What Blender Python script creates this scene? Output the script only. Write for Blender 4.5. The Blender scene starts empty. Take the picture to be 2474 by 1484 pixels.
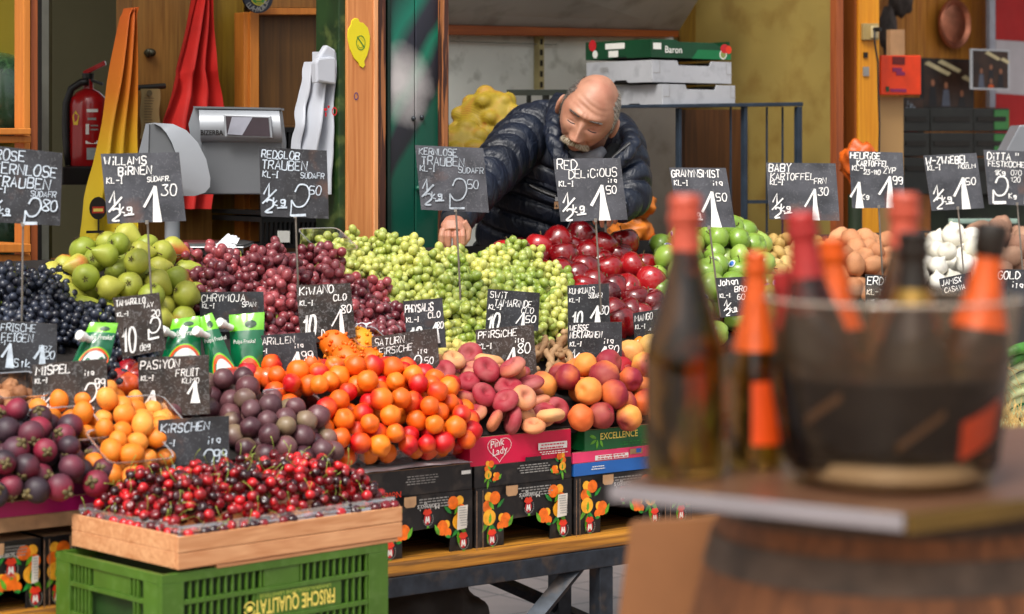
import bpy, bmesh, math, random
import numpy as np
from mathutils import Vector, Matrix, noise as mnoise
random.seed(7); np.random.seed(7)
R = math.radians
F, CX, HY, CZ = 5640.0, 1236.5, 355.0, 1.6      # focal length / centre / horizon in 2473-wide pixels, camera height
TH = R(38); cs, sn = math.cos(TH), math.sin(TH)
scene = bpy.context.scene
COL = scene.collection
UD, VD, ZD = Vector((cs, sn, 0)), Vector((-sn, cs, 0)), Vector((0, 0, 1))

def W(u, v, z): return Vector((u*cs - v*sn, u*sn + v*cs, z))
def pix(x, y, Y): return Vector(((x-CX)/F*Y, Y, CZ-(y-HY)/F*Y))
def onv(x, y, v): return pix(x, y, v/(cs - sn*(x-CX)/F))
def onz(x, y, z): return pix(x, y, (CZ-z)*F/(y-HY))
def ondisp(x, y):
    a = cs - sn*(x-CX)/F; b = (y-HY)/F
    return pix(x, y, 6.1/(a+2*b))
def to_uvz(p): return (p.x*cs+p.y*sn, -p.x*sn+p.y*cs, p.z)
def proj(p): return (CX+F*p.x/p.y, HY-F*(p.z-CZ)/p.y)

def C(h, k=1.0):
    h = h.lstrip('#'); o = []
    for i in (0, 2, 4):
        c = int(h[i:i+2], 16)/255
        c = c/12.92 if c <= .04045 else ((c+.055)/1.055)**2.4
        o.append(c*k)
    return (*o, 1)

# ---------- nodes / materials ----------
def nd(t, typ, ins=None, **props):
    n = t.nodes.new(typ)
    for k, v in props.items(): setattr(n, k, v)
    for k, v in (ins or {}).items():
        s = n.inputs[k]
        if isinstance(v, bpy.types.NodeSocket): t.links.new(v, s)
        else: s.default_value = v
    return n
def ramp(t, fac, stops, interp='LINEAR'):
    n = nd(t, 'ShaderNodeValToRGB', {'Fac': fac}); cr = n.color_ramp; cr.interpolation = interp
    while len(cr.elements) > 1: cr.elements.remove(cr.elements[-1])
    for i, (p, c) in enumerate(stops):
        e = cr.elements[0] if i == 0 else cr.elements.new(p)
        e.position = p; e.color = c if len(c) == 4 else (*c, 1)
    return n.outputs['Color']
def mixc(t, f, a, b, mode='MIX'):
    n = t.nodes.new('ShaderNodeMix'); n.data_type = 'RGBA'; n.blend_type = mode
    for s, v in ((n.inputs[0], f), (n.inputs[6], a), (n.inputs[7], b)):
        if isinstance(v, bpy.types.NodeSocket): t.links.new(v, s)
        else: s.default_value = v
    return n.outputs[2]
def ma(t, op, a, b=0.0, clamp=False):
    n = t.nodes.new('ShaderNodeMath'); n.operation = op; n.use_clamp = clamp
    for s, v in ((n.inputs[0], a), (n.inputs[1], b)):
        if isinstance(v, bpy.types.NodeSocket): t.links.new(v, s)
        else: s.default_value = v
    return n.outputs[0]
def tex(t, scale=10.0, detail=4, vec=None, kind='ShaderNodeTexNoise', **k):
    ins = {'Scale': scale}
    if kind == 'ShaderNodeTexNoise': ins['Detail'] = detail
    if vec is None: vec = nd(t, 'ShaderNodeTexCoord').outputs['Object']
    ins['Vector'] = vec
    if 'distortion' in k: ins['Distortion'] = k.pop('distortion')
    n = nd(t, kind, ins, **k)
    return n.outputs['Fac'] if kind == 'ShaderNodeTexNoise' else n.outputs['Distance']
def new_mat(name):
    m = bpy.data.materials.new(name); m.use_nodes = True; t = m.node_tree
    return m, t, t.nodes['Principled BSDF']
def put(t, b, k, v):
    if isinstance(v, bpy.types.NodeSocket): t.links.new(v, b.inputs[k])
    else: b.inputs[k].default_value = v
def bump(t, b, h, dist=.001, strength=.5):
    n = nd(t, 'ShaderNodeBump', {'Height': h, 'Distance': dist, 'Strength': strength})
    t.links.new(n.outputs[0], b.inputs['Normal'])
MATS = {}
def mat(name, col, rough=.5, metal=0., var=.12, scale=12, bmp=0., spec=.5, coat=0., sss=0., dirt=None, trans=0.):
    """plain surface with soft colour variation; dirt=(colour, amount, scale)"""
    if name in MATS: return MATS[name]
    m, t, b = new_mat(name)
    c = C(col) if isinstance(col, str) else col
    f = tex(t, scale, 5)
    lo = tuple(x*(1-var*1.6) for x in c[:3])+(1,); hi = tuple(min(1, x*(1+var*1.6)) for x in c[:3])+(1,)
    out = ramp(t, f, [(.3, lo), (.7, hi)])
    if dirt:
        g = ramp(t, tex(t, dirt[2], 8), [(.52, (0, 0, 0)), (.66, (1, 1, 1))])
        out = mixc(t, ma(t, 'MULTIPLY', g, dirt[1]), out, C(dirt[0]))
    put(t, b, 'Base Color', out); put(t, b, 'Metallic', metal)
    put(t, b, 'Roughness', ma(t, 'ADD', ma(t, 'MULTIPLY', tex(t, scale*3, 3), .25*rough), rough*.87))
    put(t, b, 'Specular IOR Level', spec); put(t, b, 'Coat Weight', coat); put(t, b, 'Coat Roughness', .08)
    if sss: put(t, b, 'Subsurface Weight', sss); put(t, b, 'Subsurface Radius', (.02, .012, .008)); put(t, b, 'Subsurface Scale', .5)
    if trans: put(t, b, 'Transmission Weight', trans)
    if bmp: bump(t, b, tex(t, scale*4, 6), .002, bmp)
    MATS[name] = m; return m
def wood(name, c1, c2, vert=True, rough=.55, sc=1.0, knots=.0, coat=0., worn=None):
    m, t, b = new_mat(name)
    v = nd(t, 'ShaderNodeTexCoord').outputs['Object']
    v = nd(t, 'ShaderNodeVectorRotate', {'Vector': v, 'Angle': -TH}, rotation_type='Z_AXIS').outputs[0]
    s = (22, 22, 1.1) if vert else (1.1, 22, 26)
    v2 = nd(t, 'ShaderNodeVectorMath', {0: v, 1: tuple(x*sc for x in s)}, operation='MULTIPLY').outputs[0]
    f = tex(t, 1.6, 7, v2, distortion=1.6); g = tex(t, 6, 3, v2)
    h = ma(t, 'ADD', ma(t, 'MULTIPLY', f, .75), ma(t, 'MULTIPLY', g, .25))
    col = ramp(t, h, [(.34, C(c1)), (.5, tuple((a+b_)/2 for a, b_ in zip(C(c1), C(c2)))), (.66, C(c2))])
    if knots:
        vk = nd(t, 'ShaderNodeVectorMath', {0: v, 1: (9, 9, 3.5) if vert else (3.5, 9, 9)}, operation='MULTIPLY').outputs[0]
        k = tex(t, 1.0, vec=vk, kind='ShaderNodeTexVoronoi')
        kk = ramp(t, k, [(.07, (1, 1, 1)), (.14, (0, 0, 0))])
        col = mixc(t, ma(t, 'MULTIPLY', kk, knots), col, C('#3a1a08'))
    if worn:
        w = ramp(t, tex(t, 3.0, 9, v2), [(.5, (0, 0, 0)), (.56, (1, 1, 1))])
        col = mixc(t, ma(t, 'MULTIPLY', w, .8), col, C(worn))
    put(t, b, 'Base Color', col); put(t, b, 'Roughness', rough); put(t, b, 'Coat Weight', coat)
    bump(t, b, h, .0015, .35)
    MATS[name] = m; return m
def fruit(name, c1, c2, blush=None, bamt=.0, rough=.35, scale=20., speck=None, sss=0., coat=0., bmp=0., bsharp=.18, dusty=None, axis=(.5, .5, .6), streak=False):
    """skin: tint c1..c2 by noise and by obj.color R; blush cheek by obj.color G on one side"""
    m, t, b = new_mat(name)
    oc = nd(t, 'ShaderNodeObjectInfo').outputs['Color']
    sp = nd(t, 'ShaderNodeSeparateColor', {'Color': oc})
    co = nd(t, 'ShaderNodeTexCoord').outputs['Object']
    off = nd(t, 'ShaderNodeVectorMath', {0: co, 1: oc}, operation='ADD').outputs[0]
    n1 = tex(t, scale, 5, off)
    f = ma(t, 'ADD', ma(t, 'MULTIPLY', n1, .9), ma(t, 'SUBTRACT', sp.outputs[0], .7))
    col = ramp(t, f, [(.0, C(c1)), (.75, C(c2))])
    if blush:
        nrm = nd(t, 'ShaderNodeVectorMath', {0: co}, operation='NORMALIZE').outputs[0]
        d = nd(t, 'ShaderNodeVectorMath', {0: nrm, 1: axis}, operation='DOT_PRODUCT').outputs['Value']
        if streak:
            vv = nd(t, 'ShaderNodeVectorMath', {0: off, 1: (1, 1, .18)}, operation='MULTIPLY').outputs[0]
            n2 = tex(t, scale*4, 4, vv)
        else: n2 = tex(t, scale*1.3, 6, off)
        e = ma(t, 'ADD', ma(t, 'MULTIPLY', d, .35), ma(t, 'MULTIPLY', n2, .5))
        e = ma(t, 'ADD', e, ma(t, 'MULTIPLY', ma(t, 'SUBTRACT', sp.outputs[1], .5), .9))
        k = ramp(t, e, [(.5-bamt-bsharp, (0, 0, 0)), (.5-bamt+bsharp, (1, 1, 1))])
        col = mixc(t, k, col, C(blush))
    if speck:
        s = tex(t, speck[1], vec=off, kind='ShaderNodeTexVoronoi')
        k = ramp(t, s, [(.10, (1, 1, 1)), (.2, (0, 0, 0))])
        col = mixc(t, ma(t, 'MULTIPLY', k, speck[2]), col, C(speck[0]))
    if dusty:
        k = ramp(t, tex(t, scale*.8, 6, off), [(.42, (0, 0, 0)), (.7, (1, 1, 1))])
        col = mixc(t, ma(t, 'MULTIPLY', k, dusty[1]), col, C(dusty[0]))
    put(t, b, 'Base Color', col)
    put(t, b, 'Roughness', ma(t, 'ADD', ma(t, 'MULTIPLY', tex(t, scale*2, 4, off), .25), rough-.1))
    put(t, b, 'Coat Weight', coat); put(t, b, 'Coat Roughness', .12)
    if sss: put(t, b, 'Subsurface Weight', sss); put(t, b, 'Subsurface Radius', (.012, .009, .004)); put(t, b, 'Subsurface Scale', .6)
    if bmp: bump(t, b, tex(t, scale*5, 6, off), .0015, bmp)
    MATS[name] = m; return m
def thin_clear(name, tint=(1, 1, 1, 1), gloss=.12, rough=.06, milky=.0, mcol=(.8, .8, .82, 1)):
    m = bpy.data.materials.new(name); m.use_nodes = True; t = m.node_tree; t.nodes.clear()
    o = nd(t, 'ShaderNodeOutputMaterial')
    tr = nd(t, 'ShaderNodeBsdfTransparent', {'Color': tint}); gl = nd(t, 'ShaderNodeBsdfGlossy', {'Roughness': rough})
    fr = nd(t, 'ShaderNodeLayerWeight', {'Blend': .35}).outputs['Fresnel']
    fc = ma(t, 'ADD', ma(t, 'MULTIPLY', fr, .5), gloss, True)
    mx = nd(t, 'ShaderNodeMixShader', {0: fc, 1: tr.outputs[0], 2: gl.outputs[0]})
    if milky:
        df = nd(t, 'ShaderNodeBsdfDiffuse', {'Color': mcol})
        mx = nd(t, 'ShaderNodeMixShader', {0: milky, 1: mx.outputs[0], 2: df.outputs[0]})
    t.links.new(mx.outputs[0], o.inputs[0]); MATS[name] = m; return m

# ---------- mesh helpers ----------
class MB:
    def __init__(s): s.v, s.f, s.m, s.mats = [], [], [], []
    def mi(s, m):
        if m not in s.mats: s.mats.append(m)
        return s.mats.index(m)
    def add(s, vs, fs, m):
        o = len(s.v); s.v += [Vector(p) for p in vs]; i = s.mi(m)
        for f in fs: s.f.append([a+o for a in f]); s.m.append(i)
    def hexa(s, p, m):   # p: 4 bottom then 4 top
        s.add(p, [(3, 2, 1, 0), (4, 5, 6, 7), (0, 1, 5, 4), (1, 2, 6, 5), (2, 3, 7, 6), (3, 0, 4, 7)], m)
    def box(s, o, a, b, c, m):  # corner o, edge vectors
        o, a, b, c = map(Vector, (o, a, b, c))
        s.hexa([o, o+a, o+a+b, o+b, o+c, o+a+c, o+a+b+c, o+b+c], m)
    def ubox(s, u0, u1, v0, v1, z0, z1, m):
        s.box(W(u0, v0, z0), UD*(u1-u0), VD*(v1-v0), ZD*(z1-z0), m)
    def prism(s, pts, d, m, back=None):
        n = len(pts); d = Vector(d); pts = [Vector(p) for p in pts]
        s.add(pts+[p+d for p in pts], [tuple(range(n)), tuple(range(2*n-1, n-1, -1))]+[(i, i+n, (i+1) % n+n, (i+1) % n) for i in range(n)], m)
    def flat(s, pts, m): s.add(pts, [tuple(range(len(pts)))], m)
    def tube(s, pts, rad, m, seg=8, cap=True, flat=1.0, up=None):
        pts = [Vector(p) for p in pts]; n = len(pts)
        if not hasattr(rad, '__len__'): rad = [rad]*n
        vs = []; t0 = None; nx = None
        for i, p in enumerate(pts):
            t = (pts[min(i+1, n-1)]-pts[max(i-1, 0)]).normalized()
            if nx is None:
                a = Vector(up) if up is not None else (Vector((0, 0, 1)) if abs(t.z) < .9 else Vector((1, 0, 0)))
                nx = (a - t*a.dot(t)).normalized()
            else: nx = (nx - t*nx.dot(t)).normalized()
            ny = t.cross(nx)
            for k in range(seg):
                an = 2*math.pi*k/seg
                vs.append(p + nx*(math.cos(an)*rad[i]) + ny*(math.sin(an)*rad[i]*flat))
        fs = [(i*seg+k, i*seg+(k+1) % seg, (i+1)*seg+(k+1) % seg, (i+1)*seg+k) for i in range(n-1) for k in range(seg)]
        if cap: fs += [tuple(range(seg-1, -1, -1)), tuple((n-1)*seg+k for k in range(seg))]
        s.add(vs, fs, m)
    def lathe(s, prof, o, m, seg=24, ax=ZD, sx=1., cap=True):
        o = Vector(o); ax = Vector(ax).normalized()
        x = (Vector((1, 0, 0)) - ax*ax.x); x = x.normalized() if x.length > .1 else Vector((0, 1, 0))
        y = ax.cross(x); vs = []
        for r, z in prof:
            for k in range(seg):
                a = 2*math.pi*k/seg; vs.append(o + x*(r*sx*math.cos(a)) + y*(r*math.sin(a)) + ax*z)
        n = len(prof)
        fs = [(i*seg+k, i*seg+(k+1) % seg, (i+1)*seg+(k+1) % seg, (i+1)*seg+k) for i in range(n-1) for k in range(seg)]
        if cap:
            if prof[0][0] > 1e-5: fs.append(tuple(range(seg-1, -1, -1)))
            if prof[-1][0] > 1e-5: fs.append(tuple((n-1)*seg+k for k in range(seg)))
        s.add(vs, fs, m)
    def ell(s, o, r, m, sub=2, M=None, fn=None):
        bm = bmesh.new(); bmesh.ops.create_icosphere(bm, subdivisions=sub, radius=1)
        o = Vector(o); r = Vector(r) if hasattr(r, '__len__') else Vector((r, r, r)); vs = []
        for v in bm.verts:
            q = fn(v.co.copy()) if fn else v.co
            p = Vector((q.x*r.x, q.y*r.y, q.z*r.z))
            if M is not None: p = M @ p
            vs.append(o+p)
        bm.verts.index_update()
        fs = [tuple(v.index for v in f.verts) for f in bm.faces]; bm.free(); s.add(vs, fs, m)
    def mesh(s, name, smooth=None):
        me = bpy.data.meshes.new(name); me.from_pydata([tuple(p) for p in s.v], [], s.f)
        for m in s.mats: me.materials.append(m)
        me.polygons.foreach_set('material_index', s.m)
        if smooth: me.polygons.foreach_set('use_smooth', [True]*len(s.f))
        me.update()
        if smooth and smooth is not True and smooth < 180: me.set_sharp_from_angle(angle=R(smooth))
        return me
    def build(s, name, parent=None, smooth=None, bevel=0, **tags):
        o = bpy.data.objects.new(name, s.mesh(name, smooth)); COL.objects.link(o)
        if bevel:
            b = o.modifiers.new('bevel', 'BEVEL'); b.width = bevel; b.segments = 2; b.limit_method = 'ANGLE'
        if parent is not None:
            o.parent = parent; o.matrix_parent_inverse = Matrix.Translation(-parent.location)
        return tag(o, **tags)
def tag(o, label=None, cat=None, group=None, kind=None):
    if label: o['label'] = label
    if cat: o['category'] = cat
    if group: o['group'] = group
    if kind: o['kind'] = kind
    return o
def thing(name, label, cat, loc=(0, 0, 0), group=None):
    o = bpy.data.objects.new(name, None); COL.objects.link(o); o.location = loc
    o.empty_display_size = .05
    return tag(o, label, cat, group)
def setobj(name, me, loc, rot=None, parent=None, scale=1.0, color=None):
    o = bpy.data.objects.new(name, me); COL.objects.link(o)
    o.location = loc
    if rot is not None: o.rotation_mode = 'QUATERNION'; o.rotation_quaternion = rot
    o.scale = (scale,)*3 if not hasattr(scale, '__len__') else scale
    if parent is not None: o.parent = parent
    if color: o.color = color
    return o
def vpan(mb, poly, v, th, m):   # outline given where it shows, standing on the plane v (parallel to the stall front), with thickness
    mb.prism([onv(x, y, v) for x, y in poly], VD*th, m)
def rect(x0, y0, x1, y1): return [(x0, y1), (x1, y1), (x1, y0), (x0, y0)]
FONTC = {}
def ptext(s, o, xd, ud, size, m, parent, name='lettering', nrm=None, sx=1., bold=0., arc=None):
    """printed lettering: a thin mesh of the words. o = left end of baseline"""
    key = (s, bold)
    if key not in FONTC:
        cu = bpy.data.curves.new('t', 'FONT'); cu.body = s; cu.size = 1; cu.resolution_u = 3; cu.offset = bold; cu.fill_mode = 'FRONT'
        ob = bpy.data.objects.new('t', cu); COL.objects.link(ob)
        dg = bpy.context.evaluated_depsgraph_get(); me = bpy.data.meshes.new_from_object(ob.evaluated_get(dg))
        FONTC[key] = ([v.co.copy() for v in me.vertices], [tuple(p.vertices) for p in me.polygons])
        bpy.data.objects.remove(ob); bpy.data.meshes.remove(me)
    vs, fs = FONTC[key]; mb = MB(); o, xd, ud = Vector(o), Vector(xd).normalized(), Vector(ud).normalized()
    n = xd.cross(ud)
    mb.add([o+xd*(p.x*size*sx)+ud*(p.y*size) for p in vs], fs, m)
    ob = mb.build(name, parent); return ob
# ---------- handwriting ----------
G = {'A':'002640,1232','B':'0006,0636453303,0333413000','C':'4536160402103041','D':'0006,062644422000','E':'46060040,0333','F':'460600,0333',
'G':'45361604021030414323','H':'0006,4046,0343','I':'2026,1636,1030','J':'3631201001','K':'0006,460340','L':'060040','M':'0006234640','N':'00064046',
'O':'160402103042443616','P':'0006,0636453303','R':'0006,0636453303,2340','S':'45361605133341301001','T':'0646,2620','U':'060110304146','V':'062046',
'W':'0610233046','X':'0046,0640','Y':'062346,2320','Z':'06460040','0':'160402103042443616','1':'042620','2':'05163645430040','3':'06462442300001',
'4':'26024240,3430','5':'46060333413000','6':'461603011030413303','7':'064610','8':'2305163645230110304123','9':'45361605133345,454020','-':'0343','/':'0046',
'i':'2023,2526','t':'2520,1434','a':'44141240,4440','k':'0006,340140','g':'4414123244,444010','l':'2620','o':'140210304234,3414','c':'44140210 30'.replace(' ',''),
's':'4414133231 10'.replace(' ',''),'e':'12423414021030','d':'4640,4414021040','u':'04011040,4440','h':'0600,03143440','n':'0400,03143440','r':'0400,031434','m':'0004,041424 20,243440'.replace(' ',''),
'Ä':'002640,1232,0727,3747','Ü':'060110304146,1717,3737',',':'1100','.':'2021','"':'1614,3634',"'":'2625'}
CURVY = set('BCDGJOPRSU0235689aceghmnosu')
def catmull(P, k=4):
    out = []
    for i in range(len(P)-1):
        a, b, c, d = P[max(i-1, 0)], P[i], P[i+1], P[min(i+2, len(P)-1)]
        for j in range(k):
            t = j/k
            out.append(tuple(.5*((2*b[q])+(-a[q]+c[q])*t+(2*a[q]-5*b[q]+4*c[q]-d[q])*t*t+(-a[q]+3*b[q]-3*c[q]+d[q])*t**3) for q in (0, 1)))
    out.append(P[-1]); return out
def nar(c): return .46 if c in "iIl1.,'" else (1.18 if c in 'MWmw' else .86)
class Pen:
    """writes strokes on a card: a, b card coordinates in metres (origin bottom-left)"""
    def __init__(s, card, m): s.c, s.m, s.mb, s.k = card, m, MB(), 0
    def stroke(s, P, w0, w1=None):
        if len(P) < 2: return
        w1 = w1 or w0; n = len(P); L, Rr = [], []; s.k += 1; z = .0012+.00004*s.k
        for i, p in enumerate(P):
            a, b = P[max(i-1, 0)], P[min(i+1, n-1)]
            dx, dy = b[0]-a[0], b[1]-a[1]; l = math.hypot(dx, dy) or 1
            w = (w0+(w1-w0)*i/(n-1))*random.uniform(.85, 1.15)/2
            L.append(s.c(p[0]-dy/l*w, p[1]+dx/l*w, z)); Rr.append(s.c(p[0]+dy/l*w, p[1]-dx/l*w, z))
        s.mb.add(L+Rr, [(i, i+n, i+1+n, i+1) for i in range(n-1)], s.m)
    def text(s, txt, x, y, h, adv=.86, w=.13, slope=0., sl=.12, maxx=None):
        tot = sum(.4/adv if c == ' ' else nar(c) for c in txt)*h*adv
        if maxx and x+tot > maxx: adv = max(.42, adv*(maxx-x)/tot)
        for ch in txt:
            if ch == ' ': x += h*.4; continue
            g = G.get(ch); hh = h*random.uniform(.92, 1.06); dy = random.uniform(-.04, .04)*h
            if g is None: g = G.get(ch.upper(), '')
            for st in g.split(','):
                P = [(int(st[i]), int(st[i+1])) for i in range(0, len(st), 2)]
                if len(P) < 2: continue
                if P[0] == P[1]: P[1] = (P[1][0]+.3, P[1][1])
                J = [(px+random.uniform(-.18, .18), py+random.uniform(-.18, .18)) for px, py in P]
                if ch in CURVY: J = catmull(J)
                s.stroke([(x+((px-(1.15 if nar(ch) < .8 else 0))/6*adv*(1.36 if ch in 'MWmw' else .98)+sl*py/6)*hh, y+dy+py/6*hh) for px, py in J], w*h)
            x += h*adv*nar(ch); y += slope*h
        return x
    def one(s, x, y, h, thick):     # the big brushed figure 1
        s.stroke([(x-h*.33, y+h*.42), (x-h*.16, y+h*.68), (x+h*.03, y+h)], thick*.35, thick*.25)
        s.stroke([(x+h*.03, y+h), (x+h*.01, y+h*.5), (x, y)], thick*.35, thick*1.25)
    def two(s, x, y, h, thick):     # the big looping figure 2
        P = catmull([(x-h*.22, y+h*.75), (x-h*.08, y+h*.98), (x+h*.16, y+h*.95), (x+h*.22, y+h*.65), (x+h*.05, y+h*.35), (x-h*.2, y+h*.3), (x-h*.33, y+h*.5)])
        s.stroke(P, thick*.3); s.stroke([(x-h*.33, y+h*.5), (x-h*.35, y+h*.25), (x-h*.38, y)], thick*.3)
        s.stroke([(x-h*.36, y+h*.02), (x+h*.1, y+h*.05)], thick*.5)
    def half(s, x, y, h):
        w = h*.06
        s.stroke([(x, y+h*.62), (x+h*.2, y+h), (x+h*.18, y+h*.55)], w); s.stroke([(x-h*.05, y+h*.3), (x+h*.45, y+h*.8)], w)
        s.text('2', x+h*.05, y, h*.42, w=.15)
        s.text('kg', x+h*.32, y+h*.25, h*.3, w=.17); s.stroke([(x+h*.45, y+h*.17), (x+h*.8, y+h*.2)], w)
def board_mat(name, base, dust, k):
    m, t, b = new_mat(name)
    co = nd(t, 'ShaderNodeTexCoord').outputs['Object']
    n1 = tex(t, 14, 6, co); n2 = tex(t, 260, 4, co); n3 = tex(t, 60, 8, co, distortion=2.)
    col = mixc(t, ramp(t, n1, [(.35, (0, 0, 0)), (.62, (1, 1, 1))]), C(base), C(dust))
    fl = ramp(t, ma(t, 'ADD', ma(t, 'MULTIPLY', n3, .6), ma(t, 'MULTIPLY', n2, .4)), [(.56-.03*k, (0, 0, 0)), (.62-.03*k, (1, 1, 1))])
    col = mixc(t, ma(t, 'MULTIPLY', fl, .06+.07*k), col, C('#b9bcc0'))
    rs = ramp(t, tex(t, 9, 8, co), [(.62, (0, 0, 0)), (.72, (1, 1, 1))])
    col = mixc(t, ma(t, 'MULTIPLY', rs, .35), col, C('#7a5038'))
    put(t, b, 'Base Color', col); put(t, b, 'Roughness', .6); bump(t, b, n2, .0006, .4)
    return m
BM = [board_mat('slate_grey', '#303238', '#4b4d54', .5), board_mat('slate_black', '#141418', '#2e3036', .4), board_mat('slate_worn', '#17130f', '#3a2e28', 1.4)]
CH_W = mat('chalk_white', '#eeeeec', .8, var=.06, scale=80); CH_B = mat('chalk_blue', '#bcc8d4', .8, var=.15, scale=60); CH_G = mat('chalk_faded', '#9aa4ad', .85, var=.25, scale=60)
STEEL = mat('wire_steel', '#9a948c', .35, metal=.8)
EDGE = mat('board_edge', '#5b5048', .7)
def sign(corners, Y, lab, writes, m=0, pen=CH_W, stem=None, yaw=0.):
    """corners tl,tr,br,bl where they show; card stands at distance Y"""
    cx = sum(c[0] for c in corners)/4
    P = []
    for x, y in corners:
        P.append(pix(x, y, Y + (x-cx)/F*Y*math.tan(yaw)))
    tl, tr, br, bl = P
    t = thing('price_board', lab, 'price sign', (bl+br)/2, 'handwritten price boards')
    n = -( (br-bl).cross(tl-bl) ).normalized()
    if n.y > 0: n = -n
    mb = MB(); d = -n*.003
    mb.add([tl, tr, br, bl, tl+d, tr+d, br+d, bl+d], [(3, 2, 1, 0)], BM[m])
    mb.add([tl, tr, br, bl, tl+d, tr+d, br+d, bl+d], [(4, 5, 6, 7), (0, 1, 5, 4), (1, 2, 6, 5), (2, 3, 7, 6), (3, 0, 4, 7)], EDGE)
    mb.build('board', t)
    w = (br-bl).length; h = (tl-bl).length
    def card(a, b, z):
        s_, t_ = a/w, b/h
        return bl*(1-s_)*(1-t_)+br*s_*(1-t_)+tr*s_*t_+tl*(1-s_)*t_ + n*z
    pn = Pen(card, pen)
    for it in writes:
        k = it[0]
        if k == 'T': pn.text(it[1], it[2]*w, it[3]*h, it[4]*h, w=(it[5] if len(it) > 5 else .15)*.86, slope=(it[6] if len(it) > 6 else 0), adv=(it[7] if len(it) > 7 else .86), maxx=w*.985)
        elif k == '1': pn.one(it[1]*w, it[2]*h, it[3]*h, it[4]*h)
        elif k == '2': pn.two(it[1]*w, it[2]*h, it[3]*h, it[4]*h)
        elif k == 'H': pn.half(it[1]*w, it[2]*h, it[3]*h)
    if pn.mb.f: pn.mb.build('writing', t)
    if stem:
        (x0, y0), (x1, y1) = stem; mb = MB()
        a = pix(x0, y0-18, Y)-n*.005; b_ = pix(x1, y1+60, Y+.02)
        mb.tube([a, (a+b_)/2+Vector((random.uniform(-.001, .001), 0, 0)), b_], .0026, STEEL, 8)
        q = pix(x0, y0, Y); mb.box(q-Vector((.004, .003, .001)), (.008, 0, 0), (0, .007, 0), (0, 0, .010), STEEL)
        mb.build('stem', t, smooth=40)
    return t
T = 'T'
def price(x, sup, one=True): return []
KI = lambda y, s=.09: (T, 'KL-I', .04, y, s, .2)
def Yd(x, y, dv=0.):
    p = ondisp(x, y); return p.y+dv
# large boards on wires
sign([(-35, 350), (151, 370), (145, 546), (-35, 536)], 5.55, 'slate board reading ROSE KERNLOSE TRAUBEN 0,80 at far left edge above black grapes',
 [(T, 'ROSE', .13, .83, .13), (T, 'KERNLOSE', .10, .65, .14), (T, 'TRAUBEN', .12, .48, .14), (T, 'SÜDAFR', .6, .38, .075), KI(.4), ('H', .08, .04, .32), ('2', .66, .0, .36, .08), (T, '80', .76, .2, .14)], 1, CH_B, ((55, 546), (52, 770)))
sign([(243, 372), (432, 368), (449, 534), (260, 541)], 5.75, 'slate board reading WILLAMS BIRNEN 1,30 on a wire in the pears',
 [(T, 'WiLLAMS', .03, .84, .115, .19), (T, 'BiRNEN', .2, .685, .12, .19, .01), (T, 'SÜDAFR.', .56, .585, .07, .2), KI(.57), ('H', .05, .04, .42), ('1', .64, .0, .52, .12), (T, '30', .73, .38, .16, .12)], 0, CH_W, ((355, 541), (368, 700)))
sign([(626, 356), (789, 364), (794, 529), (630, 523)], 6.0, 'slate board reading REDGLOB TRAUBEN 2,50 on a wire in the red grapes',
 [(T, 'REDGLOB', .03, .85, .11, .16), (T, 'TRÄUBEN', .03, .69, .13, .14), KI(.57), (T, 'SÜDAFR', .6, .58, .08), ('H', .05, .06, .42), ('2', .62, .02, .47, .07), (T, '50', .73, .35, .12, .13)], 1, CH_B, ((713, 526), (722, 690)))
sign([(1002, 351), (1167, 358), (1181, 514), (1017, 507)], 6.15, 'grey slate board reading KERNLOSE TRAUBEN 2,50 in front of the reaching hand',
 [(T, 'KERNLOSE', .05, .86, .1, .2), (T, 'TRAUBEN', .07, .7, .13, .16), KI(.6), (T, 'SÜDAFR', .6, .6, .09), ('H', .05, .08, .4), ('2', .6, .03, .48, .07), (T, '50', .72, .37, .12, .13)], 0, CH_G, ((1100, 511), (1112, 665)))
sign([(1336, 384), (1498, 382), (1516, 531), (1354, 536)], 6.35, 'slate board reading RED DELICIOUS 1,50 before the man in the puffer jacket',
 [(T, 'RED', .04, .83, .15, .13), (T, 'DELiCiOUS', .2, .68, .13, .13, .03), (T, 'ita', .77, .60, .08, .2), KI(.56), ('H', .07, .03, .43), ('1', .66, .0, .57, .13), (T, '50', .73, .43, .12, .15)], 0, CH_W, ((1438, 536), (1452, 695)))
sign([(1616, 405), (1753, 406), (1777, 550), (1640, 548)], 6.6, 'slate board reading GRANNYSMIST 1,50 behind the champagne neck above green apples',
 [(T, 'GRANYNSMIST', .02, .84, .12, .18, 0, .72), (T, 'ita', .72, .7, .09, .2), KI(.7), ('1', .66, .0, .6, .13), (T, '50', .74, .45, .13, .15), ('H', .1, .05, .4)], 0, CH_W, ((1712, 553), (1740, 705)))
sign([(1850, 393), (2018, 395), (2028, 534), (1858, 530)], 6.9, 'slate board reading BABY KARTOFFEL 1,30 above the small potatoes',
 [(T, 'BABY', .03, .84, .14, .16), (T, 'KARTOFFEL', .05, .69, .12, .15, .02), (T, 'FRN', .67, .64, .1, .17), KI(.61), ('H', .06, .04, .42), ('1', .66, .0, .55, .11), (T, '30', .72, .44, .13, .15)], 0, CH_W, ((1935, 534), (1940, 640)))
sign([(2050, 365), (2180, 369), (2186, 503), (2058, 503)], 7.15, 'slate board reading HEURIGE KARTOFFEL 1,99 in front of the orange post',
 [(T, 'HEURiGE', .02, .87, .11, .2), (T, 'KARTOFFEL', .13, .74, .1, .2, 0, .72), (T, 'ZYP', .62, .62, .1, .18), KI(.66), (T, '23-110', .25, .6, .08, .2), ('1', .14, .0, .46, .11), (T, 'Kg', .18, .15, .1, .2), ('1', .72, .0, .57, .11), (T, '99', .78, .43, .13, .16)], 0, CH_W, ((2122, 503), (2132, 610)))
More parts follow.
